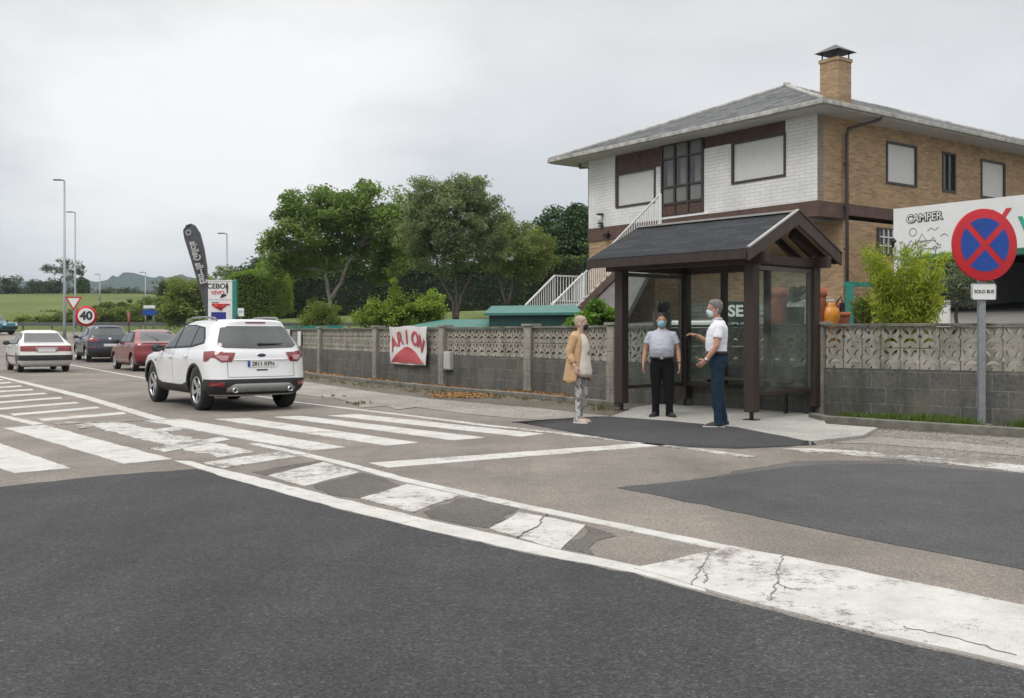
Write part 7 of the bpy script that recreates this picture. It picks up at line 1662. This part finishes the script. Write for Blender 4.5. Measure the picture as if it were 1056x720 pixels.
# --- woman in profile, camel jacket
TW=[(.80,.10,.155,0),(.88,.118,.168,-.01),(.96,.105,.150,.0),(1.04,.098,.135,.005),(1.12,.10,.135,.01),(1.20,.118,.142,.02),(1.30,.112,.150,.01),(1.37,.092,.150,-.005),(1.415,.072,.12,-.01),(1.445,.055,.075,0)]
def wearw(c):
    trousers(c,f_legg,.98,.010,.036,.82)
    b=MB(); rings=[]                                        # loose blouse hanging from the shoulders
    for z,rx,ry,cx in ((.76,.165,.195,.035),(.80,.165,.195,.035),(.90,.155,.188,.035),(1.02,.140,.172,.03),(1.14,.132,.160,.026),(1.22,.136,.158,.025),(1.32,.122,.158,.012),(1.385,.100,.15,-.002),(1.425,.075,.11,-.004)):
        rings.append([Vector((cx+(rx+.008*math.sin(t*7)*(1.42-z))*math.cos(t),(ry+.010*math.sin(t*6+1)*(1.42-z))*math.sin(t),z-.03*math.cos(t)*(z<.8))) for t in [2*math.pi*q/40 for q in range(40)]])
    b.loft(rings,cap=True); c['childmb']('blouse',b,f_cream)
    j=MB(); rings=[]
    for z,rx,ry,cx,op in ((.655,.215,.255,-.03,62),(.70,.205,.245,-.028,60),(.84,.192,.23,-.022,57),(.98,.175,.208,-.016,53),(1.10,.160,.192,-.010,50),(1.22,.152,.184,0,46),(1.32,.138,.184,-.006,42),(1.385,.115,.178,-.012,40),(1.42,.092,.135,-.014,42),(1.45,.078,.086,-.012,48)):
        rings.append([Vector((cx+(rx+.012*math.sin(t*5)*(1.45-z))*math.cos(t),(ry+.010*math.sin(t*8+z*5)*(1.45-z))*math.sin(t),z+.015*math.sin(t*5)*(z<.66))) for t in [R(op)+R(360-2*op)*q/39 for q in range(40)]])
    j.loft(rings,cap=False,closed=False); o=c['childmb']('jacket',j,f_camel); o.modifiers.new('s','SOLIDIFY').thickness=.014; o.modifiers[-1].offset=1
    for s,el,wr,*_ in c['arms']:
        s,el,wr=map(Vector,(s,el,wr)); inn=Vector((s.x,s.y*.6,s.z)); q=el.lerp(wr,.72); v=MB().tube([inn,s,s.lerp(el,.5),s.lerp(el,.9),el,el.lerp(wr,.35),q],[.06,.078,.070,.066,.062,.060,.056],16); c['childmb']('sleeve',v,f_camel,o,vox=.010,sm_=3)
    l=MB()
    for sgn in (): l.add([(.132,sgn*.088,1.32),(.150,sgn*.11,1.10),(.158,sgn*.13,.86),(.150,sgn*.155,.70),(.125,sgn*.165,.70),(.128,sgn*.15,.9),(.120,sgn*.13,1.10),(.11,sgn*.115,1.32)],[(0,1,6,7),(1,2,5,6),(2,3,4,5)])
    for i in (0,1): shoe(c,i,m_shoeb,m_solew,.92)
    mask_front(c,m_maskk); c['headpart']('hair',.008,[((.078,0,.80*HH),(.8,0,-.8)),((0,0,.26*HH),(0,0,-1))],h_fair,.005,.002)
    n=MB().tube([(.06,.06,1.43),(.125,.03,1.30),(.158,0,1.14),(.125,-.03,1.30),(.06,-.06,1.43)],.004,5).box((.164,0,1.11),(.012,.02,.05)); c['childmb']('necklace',n,m_shoek)
armsw=[((0,.165,1.365),(-.045,.225,1.11),(.03,.235,.885),(.12,-.05,-1),(.2,-1,0),(1,0,0),.5),((0,-.165,1.365),(-.05,-.235,1.11),(.06,-.245,.90),(.25,.0,-1),(.2,1,0),(1,0,0),.6)]
legsw=[((0,.078,.86),(.035,.085,.46),(-.045,.085,.07),(.10,.115,.025)),((0,-.078,.86),(.03,-.075,.46),(.015,-.075,.07),(.165,-.09,.025))]
gw=G(597.5,436.2,.03); person((gw.x,gw.y,.032),R(-34),1.52,'woman in long camel jacket, patterned leggings and black mask left of the shelter',s_c,dict(legs=legsw,arms=armsw,limb=.9,leg=.80),TW,wearw,head_turn=R(24))
if HAZE: haze()
